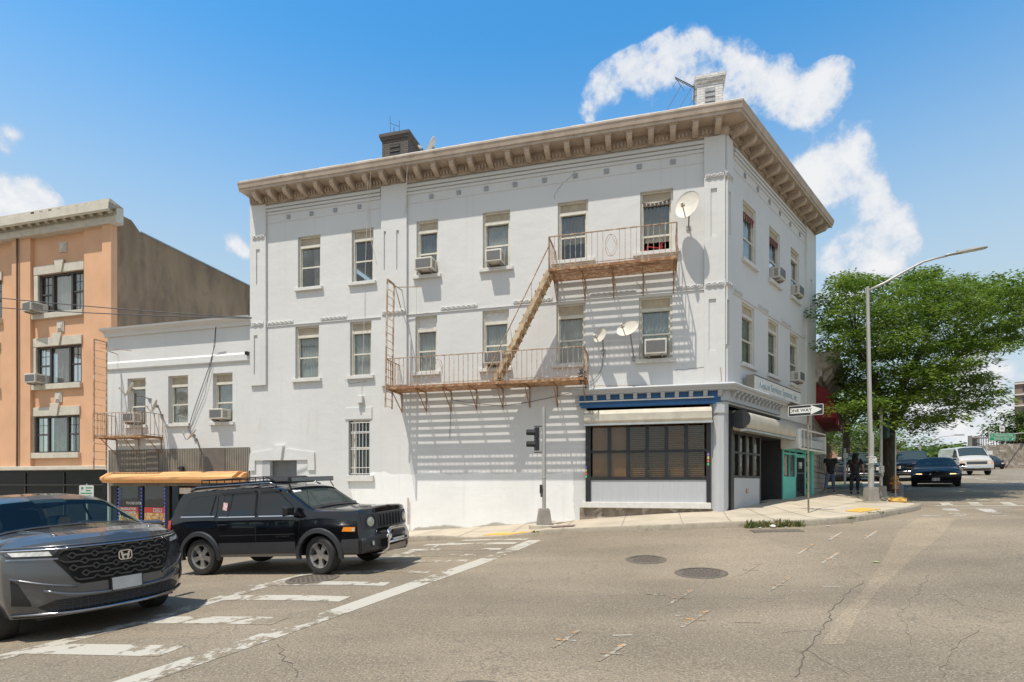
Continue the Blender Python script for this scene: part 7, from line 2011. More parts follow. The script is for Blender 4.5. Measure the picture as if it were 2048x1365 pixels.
# badge, stickers, hood vents
Mt = M @ T(.50, -c.hw(.5, .70)-.010, .70); text('lettering', 'PATRIOT', .055, Mt, M_['chrome'], t, sx=1.35, bold=.001, extrude=.002)
c.side('sticker', [(-.86, 1.22), (-.76, 1.20), (-.74, 1.34), (-.84, 1.36)], pm('sticker_pink', (.62, .40, .40), .5, var=.5, scale=40), t, M, off=.022, sg=-1)
c.topp('sticker', [(.57, -.86), (.63, -.88), (.64, -.62), (.60, -.60)], M_['sign_white'], t, M, off=.013)
for y in (-.30, .30):
    for k in range(4): c.topp('hood_vent', [(1.30+.05*k, y-.12), (1.325+.05*k, y-.12), (1.325+.05*k, y+.12), (1.30+.05*k, y+.12)], M_['seam'], t, M, off=.004)
c.wheels(t, M, steer=R(-10)); c.underside(t, M)
jeepM = M

# ---------------------------------------------------------------- black saloon, front on, with lit lamps
def facing(x, y, tx=0, ty=0): return math.atan2(ty-y, tx-x)
def simple_car(kind, x, y, ang, mat, label, name='parked_car', lit=False, group=None, detail=True, scale=1.0, plate=True):
    M = ground_frame(x, y, ang, 0) @ Matrix.Scale(scale, 4)
    if kind == 'saloon':
        c = Car(Lh=2.69, W=1.98, sill=.22, ax=(1.55, -1.35), ra=.38, r=.335, crown=.05, tumble=.50, bf=.42, br=.3, zone=1.0, fpow=2.5, cr=.06,
            top=[(-2.69, .84), (-2.5, .96), (-1.75, 1.02), (-1.55, 1.06), (-1.0, 1.34), (-.7, 1.40), (.1, 1.42), (.35, 1.37), (1.02, 1.00), (1.2, .97), (2.2, .86), (2.6, .76), (2.69, .70)],
            belt=[(-2.6, .86), (-1, .95), (1.0, .90), (2.69, .66)], face=[(.2, .08), (.45, .0), (.6, .0), (.72, .10)])
        scr = (.37, 1.02); hood_lamps = (.50, .90, .60, .70); plz = .38
        swin = [(-1.40, 1.00), (.85, .95), (.25, 1.30), (-.95, 1.30)]
    elif kind == 'van':
        c = Car(Lh=2.70, W=2.02, sill=.35, ax=(1.75, -1.75), ra=.42, r=.37, crown=.06, tumble=.13, bf=.18, br=.05, zone=.6, fpow=2.6, cr=.07,
            top=[(-2.7, 1.9), (-2.6, 2.05), (1.0, 2.08), (1.25, 2.02), (1.95, 1.38), (2.1, 1.32), (2.6, 1.14), (2.7, 1.06)],
            belt=[(-2.7, 1.25), (2.7, 1.0)], face=[(.3, .04), (.5, 0), (.75, .03), (1.1, .10)])
        scr = (1.27, 1.93); hood_lamps = (.66, .93, .80, 1.0); plz = .55
        swin = [(.72, 1.34), (1.75, 1.32), (1.30, 1.86), (.80, 1.90)]
    elif kind == 'truck':
        c = Car(Lh=2.7, W=2.0, sill=.42, ax=(1.7, -1.6), ra=.44, r=.40, crown=.06, tumble=.30, bf=.16, br=.05, zone=.5, fpow=2.6, cr=.06,
            top=[(-2.7, 1.78), (-2.5, 1.86), (.1, 1.90), (.35, 1.86), (.95, 1.32), (1.1, 1.26), (2.5, 1.16), (2.7, 1.08)],
            belt=[(-2.7, 1.25), (2.7, 1.0)], face=[(.3, .03), (.5, 0), (1.1, .06)])
        scr = (.37, .95); hood_lamps = (.68, .94, .82, 1.02); plz = .55
        swin = [(-2.2, 1.32), (.75, 1.28), (.25, 1.76), (-2.1, 1.76)]
    else:
        c = Car(Lh=2.2, W=1.8, sill=.25, ax=(1.35, -1.25), ra=.36, r=.33, crown=.05, tumble=.35, bf=.3, br=.15, zone=.8, fpow=2.5, cr=.06,
            top=[(-2.2, .95), (-2.0, 1.25), (-1.6, 1.42), (.1, 1.48), (.4, 1.42), (1.1, 1.02), (1.3, .98), (2.0, .85), (2.2, .76)],
            belt=[(-2.2, .98), (2.2, .72)], face=[(.2, .06), (.45, 0), (.8, .1)])
        scr = (.42, 1.08); hood_lamps = (.52, .82, .60, .74); plz = .42
        swin = [(-1.7, 1.05), (.9, 1.0), (.35, 1.34), (-1.5, 1.34)]
    t = empty(name, M, label, {'van': 'van', 'truck': 'pickup truck'}.get(kind, 'car'), group)
    c.body(mat, t, M)
    c.topp('windscreen', [(scr[0], -.92), (scr[1], -.93), (scr[1], .93), (scr[0], .92)], M_['screen_green'], t, M, off=.008)
    for sg in (1, -1):
        c.side('side_window', swin, M_['car_tint'], t, M, off=.008, sg=sg)
        mirror(t, M, scr[1]-.2, (c.W/2-.03)*sg, interp(c.belt, scr[1])+.16, M_['plastic_black'], sg)
        a, b, z0, z1 = hood_lamps
        f = c.front('headlight', [(a*sg, z0), (b*sg, z0+.02), (b*sg, z1), (a*sg, z1)][::sg], M_['lamp_clear'], t, M, off=.008)
        if lit: c.front('lit_bulb', [((a+.05)*sg, z0+.02), ((b-.12)*sg, z0+.03), ((b-.12)*sg, z1-.015), ((a+.05)*sg, z1-.015)][::sg], M_['lamp_lit'], f, M, off=.014)
        else: c.front('indicator', [((b-.08)*sg, z0), ((b)*sg, z0+.02), (b*sg, z1), ((b-.08)*sg, z1)][::sg], M_['lamp_amber'], f, M, off=.012)
    a, b, z0, z1 = hood_lamps
    g_ = c.front('grille', [(-a+.06, z0), (a-.06, z0), (a-.06, z1), (-a+.06, z1)], M_['plastic_black'], t, M, off=.006)
    if kind in ('van', 'truck'):
        for z in (z0+.06, z0+.12): c.front('bar', [(-a+.06, z), (a-.06, z), (a-.06, z+.02), (-a+.06, z+.02)], M_['chrome_dark' if kind == 'van' else 'chrome'], g_, M, off=.012)
        c.front('bumper', [(-.96, .50), (.96, .50), (.96, .68), (-.96, .68)], M_['chrome' if kind == 'van' else 'chrome_dark'], t, M, off=.05, thick=.05)
        c.front('lower_intake', [(-.8, .38), (.8, .38), (.8, .49), (-.8, .49)], M_['plastic_black'], t, M, off=.01)
    else: c.front('lower_intake', [(-.6, .26), (.6, .26), (.6, .34), (-.6, .34)], M_['plastic_black'], t, M, off=.008)
    if plate:
        p = c.S(c.xf, 0, plz); MB().box(p.x+.03, p.x+.045, -.15, .15, plz-.075, plz+.075).build('number_plate', M_['plate_grey'], t, M)
    c.wheels(t, M, rim='steel' if kind in ('van', 'truck') else 'five'); c.underside(t, M)
    return t
def by_front(kind, fx, fy, ang, half, *a, **k):
    return simple_car(kind, fx-half*math.cos(R(ang)), fy-half*math.sin(R(ang)), R(ang), *a, **k)
by_front('saloon', 20.5, 26.6, 233, 2.69, M_['paint_navy'], 'black saloon car with lit headlamps coming round the tree', 'saloon_car', lit=True)
X, Y_ = ghit(1955, 951); by_front('van', X, Y_, 247, 2.7, M_['paint_van'], 'white panel van crossing on the avenue under the green road sign', 'panel_van')
X, Y_ = ghit(1828, 963); by_front('truck', X, Y_, 236, 2.7, M_['paint_dkblue'], 'dark blue pickup truck behind the black saloon', 'pickup_truck')
X, Y_ = ghit(1992, 939); by_front('hatch', X, Y_, 245, 2.2, M_['paint_dkblue'], 'small dark car beside the stone wall behind the white van', 'hatchback_car', plate=False)
# ================================================================== cars, houses and posts down the avenue
by_front('hatch', at(1691, 948, 34).x, 34, 246, 2.2, M_['paint_dkblue'], 'dark blue car parked facing us far down the sidewalk behind the two walkers', 'parked_car', group='cars parked down the avenue', plate=False)
by_front('truck', at(1726, 955, 33).x, 33, 240, 2.7, M_['paint_black'], 'black high car parked behind the street lamp', 'parked_car', group='cars parked down the avenue', plate=False)
by_front('hatch', at(1657, 945, 40).x, 40, 246, 2.2, M_['paint_silver'], 'silver car far off left of the walking man', 'parked_car', group='cars parked down the avenue', plate=False)
pm('house_trim', (.55, .53, .49), .7); pm('house_roof', (.10, .09, .085), .8)
def house(x, y, w, d, h, ang, label):
    M = ground_frame(x, y, ang, 0); M = T(x, y, G(min(x, 120), min(y, 160))-1.2) @ RZ(ang)
    t = empty('brick_house', M, label, 'house', 'brick houses far down the avenue')
    hs = [(w*(.12+.3*k), w*(.12+.3*k)+w*.14, z, z+1.3) for k in range(3) for z in (.9, 3.0) if z+1.4 < h]
    mb = MB(); wall_holes(mb, 0, w, -1, h, hs, reveal=.12); mb.add([(0, 0, -1), (0, d, -1), (0, d, h), (0, 0, h)], [(0, 1, 2, 3)]); mb.add([(w, 0, -1), (w, d, -1), (w, d, h), (w, 0, h)], [(0, 1, 2, 3)])
    mb.build('wall', M_['brick_far'], t, M, fix=False)
    MB().prism([(-.3, h), (w+.3, h), (w*.75, h+1.4), (w*.25, h+1.4)], -.3, d, 'y').build('roof', M_['house_roof'], t, M)
    for a, b, c_, e in hs:
        mb = MB(); mb.box(a-.1, b+.1, -.06, .0, e, e+.2); mb.box(a-.1, b+.1, -.06, .0, c_-.12, c_); f = mb.build('window', M_['house_trim'], t, M)
        MB().box(a, b, .08, .1, c_, e).build('pane', M_['pane_dark'], f, M)
    mb = MB(); mb.box(w*.05, w*.95, -1.5, -.02, 2.6, 2.8); mb.box(w*.08, w*.1, -1.4, -1.3, -1, 2.6); mb.box(w*.9, w*.92, -1.4, -1.3, -1, 2.6); mb.build('porch', M_['house_trim'], t, M)
for i, (px, Y, w) in enumerate(((1638, 84, 6), (1676, 88, 6), (1712, 92, 6))):
    p = at(px, 940, Y); house(p.x, p.y, w, 8, 4.6, R(-32), ['brick house far off with its edge behind the pinkish block shop', 'brick house seen between the heads of the two walkers', 'brick house seen right of the walking woman'][i])
x, y, z = gx_(1690, 936) if False else (at(1690, 936, 28).x, 28, G(at(1690, 936, 28).x, 28)); t = empty('street_sign', T(x, y, z), 'small white sign on a pale post behind the walking man', 'sign')
MB().tube([(x, y, z), (x, y, at(1690, 897, 28).z)], .05, 8).build('post', M_['sign_white'], t, Matrix.Identity(4))
zz = at(1690, 912, 28).z; MB().box(x-.12, x+.12, y-.07, y-.055, zz-.13, zz+.13).build('plate', M_['sign_white'], t, Matrix.Identity(4))
def mast(px, pyt, Y, arm, label, up=1.2):
    p = at(px, pyt, Y); z0 = G(min(p.x, 128), min(Y, 168)); t = empty('street_lamp', T(p.x, Y, z0), label, 'street lamp', 'far street lamps')
    MB().tube([(p.x, Y, z0), (p.x, Y, p.z)], Y*.0018, 8).build('pole', M_['pole_grey'], t, Matrix.Identity(4))
    MB().tube([(p.x, Y, p.z-.1), (p.x+arm*.5, Y-.5, p.z+up*.8), (p.x+arm, Y-1, p.z+up)], Y*.0007, 6).build('arm', M_['pole_grey'], t, Matrix.Identity(4))
    MB().box(p.x+arm-.1, p.x+arm+.9, Y-1.1, Y-.9, p.z+up-.05, p.z+up+.08).build('lamp_head', M_['pole_grey'], t, Matrix.Identity(4))
mast(1840.5, 890, 62, 3.2, 'far street lamp rising behind the pickup truck', 1.0)
mast(1973.5, 888, 66, 3.2, 'far street lamp between white van and overpass', 1.2)
x, Y = at(1978, 910, 60).x, 60; z0 = G(x, Y); t = empty('street_sign', T(x, Y, z0), 'white notice on a post left of the overpass', 'sign'); MB().tube([(x, Y, z0), (x, Y, at(1978, 905, Y).z)], .06, 6).build('post', M_['post_galv'], t, Matrix.Identity(4))
zz = at(1978, 906, Y).z; MB().box(x-.3, x+.3, Y-.12, Y-.09, zz-.22, zz+.22).build('plate', M_['sign_white'], t, Matrix.Identity(4))
# road direction sign on its mast
Y = 50; a = at(1940, 872, Y); z0 = G(a.x, Y); t = empty('direction_sign', T(a.x, Y, z0), 'green direction sign for Nepperhan and Yonkers avenues on a mast arm', 'sign')
mb = MB(); mb.tube([(a.x, Y, z0), (a.x, Y, a.z)], .16, 10); b = at(2030, 876, Y-.5); c_ = at(1940, 876, Y); mb.tube([tuple(c_), tuple(b)], [.08, .05], 8); mb.build('mast', pm('mast_grey', (.24, .23, .21), .5, metal=.3), t, Matrix.Identity(4))
l = at(1978, 882, Y-.7); r_ = at(2030, 882, Y-.7); zt = at(1978, 867, Y-.7).z; w = r_.x-l.x; h = zt-l.z; Ms = T((l.x+r_.x)/2, Y-.7, (l.z+zt)/2)
MB().prism(rrect(w, h, .08), -.02, 0, 'y').build('border', M_['sign_white'], t, Ms)
gp_ = pm('sign_green', (.01, .25, .12), .5)
for s_, tx in ((1, 'Nepperhan Ave'), (-1, 'Yonkers Ave')):
    o = MB().prism(rrect(w-.06, h/2-.05, .05), -.03, -.022, 'y').build('panel', gp_, t, Ms @ T(0, 0, s_*h/4))
    text('lettering', tx, .26, Ms @ T(.12 if s_ > 0 else -.1, -.035, s_*h/4), M_['sign_white'], o, extrude=.002)
MB().prism([(-.1, -.04), (.02, .04), (.02, -.0), (.1, .04), (.1, -.04)], -.036, -.032, 'y').build('arrow', M_['sign_white'], t, Ms @ T(-w*.41, 0, h/4))
MB().prism([(-.12, -.06), (.0, -.06), (.12, .07), (-.02, .05)], -.036, -.032, 'y').build('arrow', M_['sign_white'], t, Ms @ T(w*.40, 0, -h/4))
p = at(2004, 858, Y-.7); Mq = T(p.x, Y-.7, p.z); MB().prism([(-.2, -.25), (.2, -.25), (.25, .0), (.2, .27), (-.2, .27), (-.25, .0)], -.02, 0, 'y').build('shield', M_['sign_white'], t, Mq)
text('route_number', '9A', .26, Mq @ T(0, -.025, 0), M_['black_frame'], t, extrude=.002)
# round-fronted rubble stone wall with railing
pm('rubble', (.24, .20, .16), .95, var=.4, scale=2.2, bump=.06, bscale=2.5, col2=(.42, .37, .31), c2th=(.55, .62), c2scale=2.5)
Y = 66; p = at(2010, 938, Y); zb = G(p.x, Y)-.5; zt = at(2012, 888, Y).z; cxw = p.x+7.5
pts = [(cxw-7.5*math.cos(R(a)), Y+3-7.5*math.sin(R(a))*.8) for a in range(-60, 91, 6)] + [(cxw+30, Y-3.2)]
mb = MB(); n = len(pts)
V = [(x, y, zb) for x, y in pts] + [(x, y, zt) for x, y in pts]; mb.add(V, [(i, i+1, n+i+1, n+i) for i in range(n-1)] + [tuple(range(n, 2*n))])
sw_ = mb.build('retaining_wall', M_['rubble'], None, Matrix.Identity(4), smooth=40); tag(sw_, 'round fronted rubble stone retaining wall at the right edge', 'wall')
mb = MB(); 
for (x0, y0), (x1, y1) in zip(pts, pts[1:]):
    k = max(1, int(math.hypot(x1-x0, y1-y0)/.3))
    for i in range(k): x = x0+(x1-x0)*i/k; y = y0+(y1-y0)*i/k; mb.box(x+.1, x+.16, y+.1, y+.16, zt, zt+1.3)
    mb.bar((x0+.13, y0+.13, zt+1.3), (x1+.13, y1+.13, zt+1.3), .07)
tag(mb.build('railing', M_['frame_bronze'], None, Matrix.Identity(4)), 'dark railing on top of the rubble stone wall', 'railing')
# overpass
Y = 95; l = at(1972, 925, Y); r_ = at(2090, 925, Y-8); zt = at(2010, 894, Y).z; zm = at(2010, 908, Y).z
t = empty('overpass', T(l.x, Y, G(110, 95)), 'grey road overpass with pale blue parapet left of the stone wall', 'bridge')
OV = T(l.x, Y, zm) @ RZ(R(-30)); mb = MB(); mb.prism([(0, -1.3+0), (22, 0), (22, zt-zm), (0, zt-zm-1.1)], 0, .4, 'y'); mb.build('parapet', pm('parapet_blue', (.34, .38, .42), .7), t, OV)
mb = MB(); mb.prism([(0, -2.2), (22, -1.2), (22, 0), (0, -1.3)], .05, 9, 'y'); mb.build('deck', pm('deck_dark', (.12, .115, .10), .8), t, OV)
for x in (6, 14): MB().box(x, x+1.6, 1.5, 7, -8, -1.3).build('pier', pm('pier_grey', (.26, .24, .21), .8) if 'pier_grey' not in M_ else M_['pier_grey'], t, OV)
# apartment tower at the right edge
Y = 150; l = at(2029, 765, Y); zt = l.z; zb = G(120, 150)-3; t = empty('apartment_tower', T(l.x+10, Y, zb), 'tall brown apartment tower at the right edge', 'building')
TW = T(l.x, Y, 0) @ RZ(R(-44)); mb = MB(); fl_ = int((zt-zb)/3); hs = [(1.6+4.2*k, 4.4+4.2*k, zt-1.2-3*f-1.6, zt-1.2-3*f) for k in range(5) for f in range(fl_-1)]
wall_holes(mb, 0, 22, zb, zt, hs, reveal=.6); mb.add([(0, 0, zb), (0, 16, zb), (0, 16, zt), (0, 0, zt)], [(0, 1, 2, 3)]); mb.add([(0, 0, zt), (22, 0, zt), (22, 16, zt), (0, 16, zt)], [(0, 1, 2, 3)])
mb.build('wall', pm('tower_brown', (.21, .15, .12), .85), t, TW, fix=False)
mb = MB()
for f in range(fl_): mb.box(-.4, 22, -.5, -.05, zt-.7-3*f, zt-.35-3*f)
mb.build('balcony_band', M_['house_trim'], t, TW)
for h in hs[:90]: MB().box(h[0], h[1], .5, .6, h[2], h[3]).build('window', M_['pane_dark'], t, TW)
# verge between sidewalk and parked cars
mb = MB(); vs = [(14.0, 26.0), (16.2, 25.4), (21, 33), (25, 39.5), (23, 40.5), (17.5, 33)]
v, f = lattice(vs, .5); mb.add([(x, y, max(walkz(x, y), G(x, y))+.03) for x, y in v], f)
vg = mb.build('grass_verge', pm('verge', (.12, .13, .05), .95, var=.4, scale=3, col2=(.30, .24, .16), c2th=(.45, .6)), None, Matrix.Identity(4), fix=True); tag(vg, kind='structure')

# ================================================================== trees
def leafmat(name, c1, c2, trans=.35):
    m = bpy.data.materials.new(name); m.use_nodes = True; t = m.node_tree; t.nodes.clear()
    o = N(t, 'ShaderNodeOutputMaterial'); d = N(t, 'ShaderNodeBsdfDiffuse'); tr = N(t, 'ShaderNodeBsdfTranslucent'); g = N(t, 'ShaderNodeBsdfGlossy'); g.inputs['Roughness'].default_value = .45
    nz = N(t, 'ShaderNodeTexNoise'); nz.inputs['Scale'].default_value = 1.3; nz.inputs['Detail'].default_value = 5; tc = N(t, 'ShaderNodeTexCoord'); LK(t, tc.outputs['Object'], nz.inputs['Vector'])
    r = N(t, 'ShaderNodeMapRange'); r.inputs['From Min'].default_value = .35; r.inputs['From Max'].default_value = .65; LK(t, nz.outputs['Fac'], r.inputs['Value'])
    k = N(t, 'ShaderNodeMix', data_type='RGBA'); k.inputs['A'].default_value = (*c1, 1); k.inputs['B'].default_value = (*c2, 1); LK(t, r.outputs['Result'], k.inputs['Factor'])
    LK(t, k.outputs['Result'], d.inputs[0]); LK(t, k.outputs['Result'], tr.inputs[0])
    x = N(t, 'ShaderNodeMixShader'); x.inputs[0].default_value = trans; LK(t, d.outputs[0], x.inputs[1]); LK(t, tr.outputs[0], x.inputs[2])
    y = N(t, 'ShaderNodeMixShader'); y.inputs[0].default_value = .04; LK(t, x.outputs[0], y.inputs[1]); LK(t, g.outputs[0], y.inputs[2]); LK(t, y.outputs[0], o.inputs[0])
    MATS[name] = m; return m
leafmat('leaf_locust', (.075, .145, .017), (.20, .285, .042), .4); leafmat('leaf_dark', (.045, .085, .015), (.10, .16, .03)); leafmat('leaf_mid', (.07, .13, .02), (.14, .21, .04))
pm('bark', (.075, .06, .045), .95, var=.35, scale=6, bump=.02, bscale=12, stretch=(3, 3, .6))
def leaves(mb, c, rx, rz, n, L_, W_, rng, droop=.35):
    c = np.array(c)
    for _ in range(n):
        a = rng.uniform(0, 6.283); rr = rx*math.sqrt(rng.random()); z = rng.gauss(0, rz) - droop*(rr/rx)**2*rx*.5
        p = c + np.array((rr*math.cos(a), rr*math.sin(a), z))
        b = a + rng.uniform(-.9, .9); d = np.array((math.cos(b), math.sin(b), rng.uniform(-.7, .25))); d /= np.linalg.norm(d)
        s = np.cross(d, (rng.uniform(-.5, .5), rng.uniform(-.5, .5), 1)); s /= np.linalg.norm(s)+1e-9
        l = L_*rng.uniform(.6, 1.3); w = W_*rng.uniform(.7, 1.2)
        mb.add([p, p+d*l*.5+s*w, p+d*l, p+d*l*.5-s*w], [(0, 1, 2, 3)])
def inpoly(x, y, P):
    r = False
    for (a, b), (c, d) in zip(P, P[1:]+P[:1]):
        if (b > y) != (d > y) and x < (c-a)*(y-b)/(d-b)+a: r = not r
    return r
rng = random.Random(21)
tx, ty = 16.05, 23.4; tz = walkz(tx, ty) - .05
tree = empty('street_tree', T(tx, ty, tz), 'large honey locust tree with wide feathery crown beside the street lamp', 'tree')
SIL = [(1632,572),(1668,556),(1700,548),(1728,562),(1765,560),(1800,558),(1838,536),(1866,548),(1880,566),(1915,552),(1950,542),(1990,552),(2030,552),(2075,565),(2095,600),(2080,640),(2060,690),(2010,700),(1975,690),(1960,725),(1968,752),(2000,790),(1985,812),(1940,812),(1918,838),(1885,842),(1868,868),(1840,862),(1815,850),(1775,858),(1740,842),(1722,822),(1700,846),(1682,838),(1662,800),(1648,700),(1640,640)]
mb = MB(); cents = []
tries = 0
while len(cents) < 490 and tries < 40000:
    tries += 1
    px = rng.uniform(1630, 2095); py = rng.uniform(535, 870)
    if not inpoly(px, py, SIL): continue
    # depth half-range shrinks to the sides: an ellipsoidal crown about the trunk
    u = (px-1835)/240; w = max(0, 1-u*u); Y = ty + rng.uniform(-1, 1)*(1.2+3.6*math.sqrt(w))
    p = at(px, py, Y)
    if any((p-q).length < .42 for q in cents): continue
    cents.append(p)
for p in cents:
    tilt = rng.uniform(.4, .75)
    leaves(mb, p, tilt, .09, 165, .18, .037, rng)
mb.build('crown', M_['leaf_locust'], tree, Matrix.Identity(4), fix=False)
mb = MB(); fork = Vector((tx-.05, ty, tz+2.6))
mb.tube([(tx, ty, tz-.2), (tx, ty, tz+.15), (tx-.02, ty, tz+1.2), tuple(fork)], [.36, .28, .25, .25], 14)
limbs = []
for k, (dx, dy, dz) in enumerate(((-2.1, -1.2, 3.4), (-.6, 1.3, 4.4), (1.4, -.6, 4.2), (3.4, .7, 3.2), (.4, -1.8, 3.4), (2.2, 1.8, 2.8), (-1.6, 1.6, 2.6))):
    e = fork + Vector((dx, dy, dz)); m = fork + Vector((dx*.35, dy*.35, dz*.5)); m2 = fork + Vector((dx*.7, dy*.7, dz*.78))
    mb.tube([fork-Vector((0, 0, .2)), m, m2, e], [.15, .11, .08, .045], 8); limbs += [m, m2, e]
for p in cents[::5]:
    b = min(limbs, key=lambda q: (q-p).length + max(0, q.z-p.z)*.6); m = b.lerp(p, .5) + Vector((0, 0, .18))
    mb.tube([b, m, p], [.03, .016, .005], 5)
mb.build('trunk', M_['bark'], tree, Matrix.Identity(4), smooth=True)
def plain_tree(px, pyt, pyb, Y, r, label, mat, seed, n=26, nl=42, ls=.5, cat='tree', trunk=True):
    rg = random.Random(seed); top = at(px, pyt, Y); bot = at(px, pyb, Y); x = top.x; zg = G(min(x, 128), min(Y, 168)) - max(0, min(1, (Y-110)/60))*2.2
    z0 = max(zg+.5, bot.z) ; H = top.z-z0
    t = empty('tree', T(x, Y, zg), label, cat, 'trees in the background')
    mb = MB()
    for k in range(n):
        a = rg.uniform(0, 6.28); h = rg.random(); rr = r*math.sqrt(rg.random())*math.sqrt(max(.05, 1-(2*h-1)**2*.8))
        leaves(mb, (x+rr*math.cos(a), Y+rr*math.sin(a), z0+H*(.1+.85*h)), r*.42, H*.06, nl, ls, ls*.3, rg)
    mb.build('crown', mat, t, Matrix.Identity(4), fix=False)
    mb = MB(); mb.tube([(x, Y, zg-.3), (x+.1, Y, z0+H*.3), (x, Y, z0+H*.85)], [r*.09, r*.07, r*.02], 7)
    for k in range(5): a = k*1.26; mb.tube([(x, Y, z0+H*.2), (x+r*.5*math.cos(a), Y+r*.5*math.sin(a), z0+H*.6)], [r*.04, r*.012], 5)
    mb.build('trunk', M_['bark'], t, Matrix.Identity(4))
plain_tree(1690, 760, 893, 37, 2.9, 'bright green tree behind the burgundy awnings', M_['leaf_locust'], 1, n=50, nl=90, ls=.24)
plain_tree(1655, 800, 905, 48, 3.0, 'darker street tree far behind the shop corner', M_['leaf_mid'], 2, n=40, nl=70, ls=.3)
plain_tree(1735, 850, 925, 52, 3.6, 'low leafy tree behind the signal pole', M_['leaf_mid'], 3, n=40, nl=60, ls=.32)
plain_tree(1775, 860, 925, 60, 4.0, 'leafy tree behind the big trunk on its left', M_['leaf_dark'], 4, n=40, nl=60, ls=.35)
lab = ['first of the far trees right of the big trunk', 'rounded far tree behind the pickup truck', 'dark far tree above the pickup cab', 'far tree with a low crown above the black saloon', 'tallest far tree between saloon and van', 'pale far tree above the bonnet of the black saloon', 'bright far tree touching the white van roof edge', 'far tree behind the sign mast', 'low far tree right of the sign mast', 'dark far tree behind the white notice', 'far tree beside the overpass end']
for i, (px, pyt, Y, r) in enumerate(((1815, 893, 105, 6), (1836, 897, 98, 6), (1856, 896, 110, 6.5), (1872, 905, 92, 5), (1886, 886, 104, 6), (1903, 893, 112, 6.5), (1918, 890, 100, 6), (1934, 899, 108, 6), (1950, 903, 112, 5.5), (1965, 899, 118, 6), (1986, 905, 125, 6))):
    plain_tree(px, pyt, 945, Y, r, lab[i], M_[['leaf_mid', 'leaf_dark', 'leaf_locust'][i % 3]], 10+i, n=34, nl=46, ls=1.0)
plain_tree(2040, 818, 895, 74, 3.4, 'dark tree above the stone wall by the apartment tower', M_['leaf_dark'], 31, n=50, nl=60, ls=.5)
plain_tree(2064, 850, 900, 72, 3.0, 'bushy tree growing over the railing at the right edge', M_['leaf_mid'], 32, n=40, nl=60, ls=.5)
# distant wooded rise closing the avenue
mb = MB(); rg = random.Random(77)
for k in range(420):
    x = rg.uniform(30, 260); y = 190 + rg.uniform(0, 30) + (x-140)*.1; z = 3.5 + x*.012 + rg.uniform(0, 4.5)
    leaves(mb, (x, y, z), 3.4, .9, 26, 1.9, .6, rg)
wd = mb.build('woodland', M_['leaf_dark'], None, Matrix.Identity(4), fix=False); tag(wd, kind='stuff')
# ================================================================== people
def skin(name, pts, edges, mat, par, M, sub=2, root=0):
    """pts: list of (x, y, z, radius)"""
    me = bpy.data.meshes.new(name); me.from_pydata([p[:3] for p in pts], edges, []); me.materials.append(mat)
    o = bpy.data.objects.new(name, me); COL.objects.link(o); place(o, M, par)
    q = o.modifiers.new('skin', 'SKIN'); q.use_smooth_shade = True
    if not me.skin_vertices: me.attributes.new
    for i, p in enumerate(pts):
        sv = me.skin_vertices[0].data[i]; r = p[3]; sv.radius = r if isinstance(r, tuple) else (r, r); sv.use_root = (i == root)
    z = o.modifiers.new('sub', 'SUBSURF'); z.levels = sub; z.render_levels = sub
    dg = bpy.context.evaluated_depsgraph_get(); m2 = bpy.data.meshes.new_from_object(o.evaluated_get(dg)); m2.name = name
    bpy.data.objects.remove(o); o = bpy.data.objects.new(name, m2); COL.objects.link(o); place(o, M, par); return o
def hand(pts, edges, wi, w, d, palm=.085, curl=.5):
    """palm vertex chain at the wrist w (index wi), pointing along d, five fingers rooted in the palm"""
    d = Vector(d).normalized(); s = d.cross(Vector((0, 1, 0))); s = (s if s.length > .1 else d.cross(Vector((1, 0, 0)))).normalized(); n = d.cross(s)
    w = Vector(w); c = w + d*palm*.6; pts.append((*c, (.026, .02))); ci = len(pts)-1; edges.append((wi, ci))
    k = w + d*palm; pts.append((*k, (.03, .016))); ki = len(pts)-1; edges.append((ci, ki))
    for f, (o, l) in enumerate(((-.028, .065), (-.01, .075), (.01, .072), (.027, .055))):
        a = k + s*o + d*l*.45; b = a + d*l*.4 + n*l*curl*.6
        pts.append((*a, .0085)); edges.append((ki, len(pts)-1)); pts.append((*b, .007)); edges.append((len(pts)-2, len(pts)-1))
    a = c + s*-.036 + d*.02; b = a + d*.035 + n*.012; pts.append((*a, .010)); edges.append((ci, len(pts)-1)); pts.append((*b, .008)); edges.append((len(pts)-2, len(pts)-1))
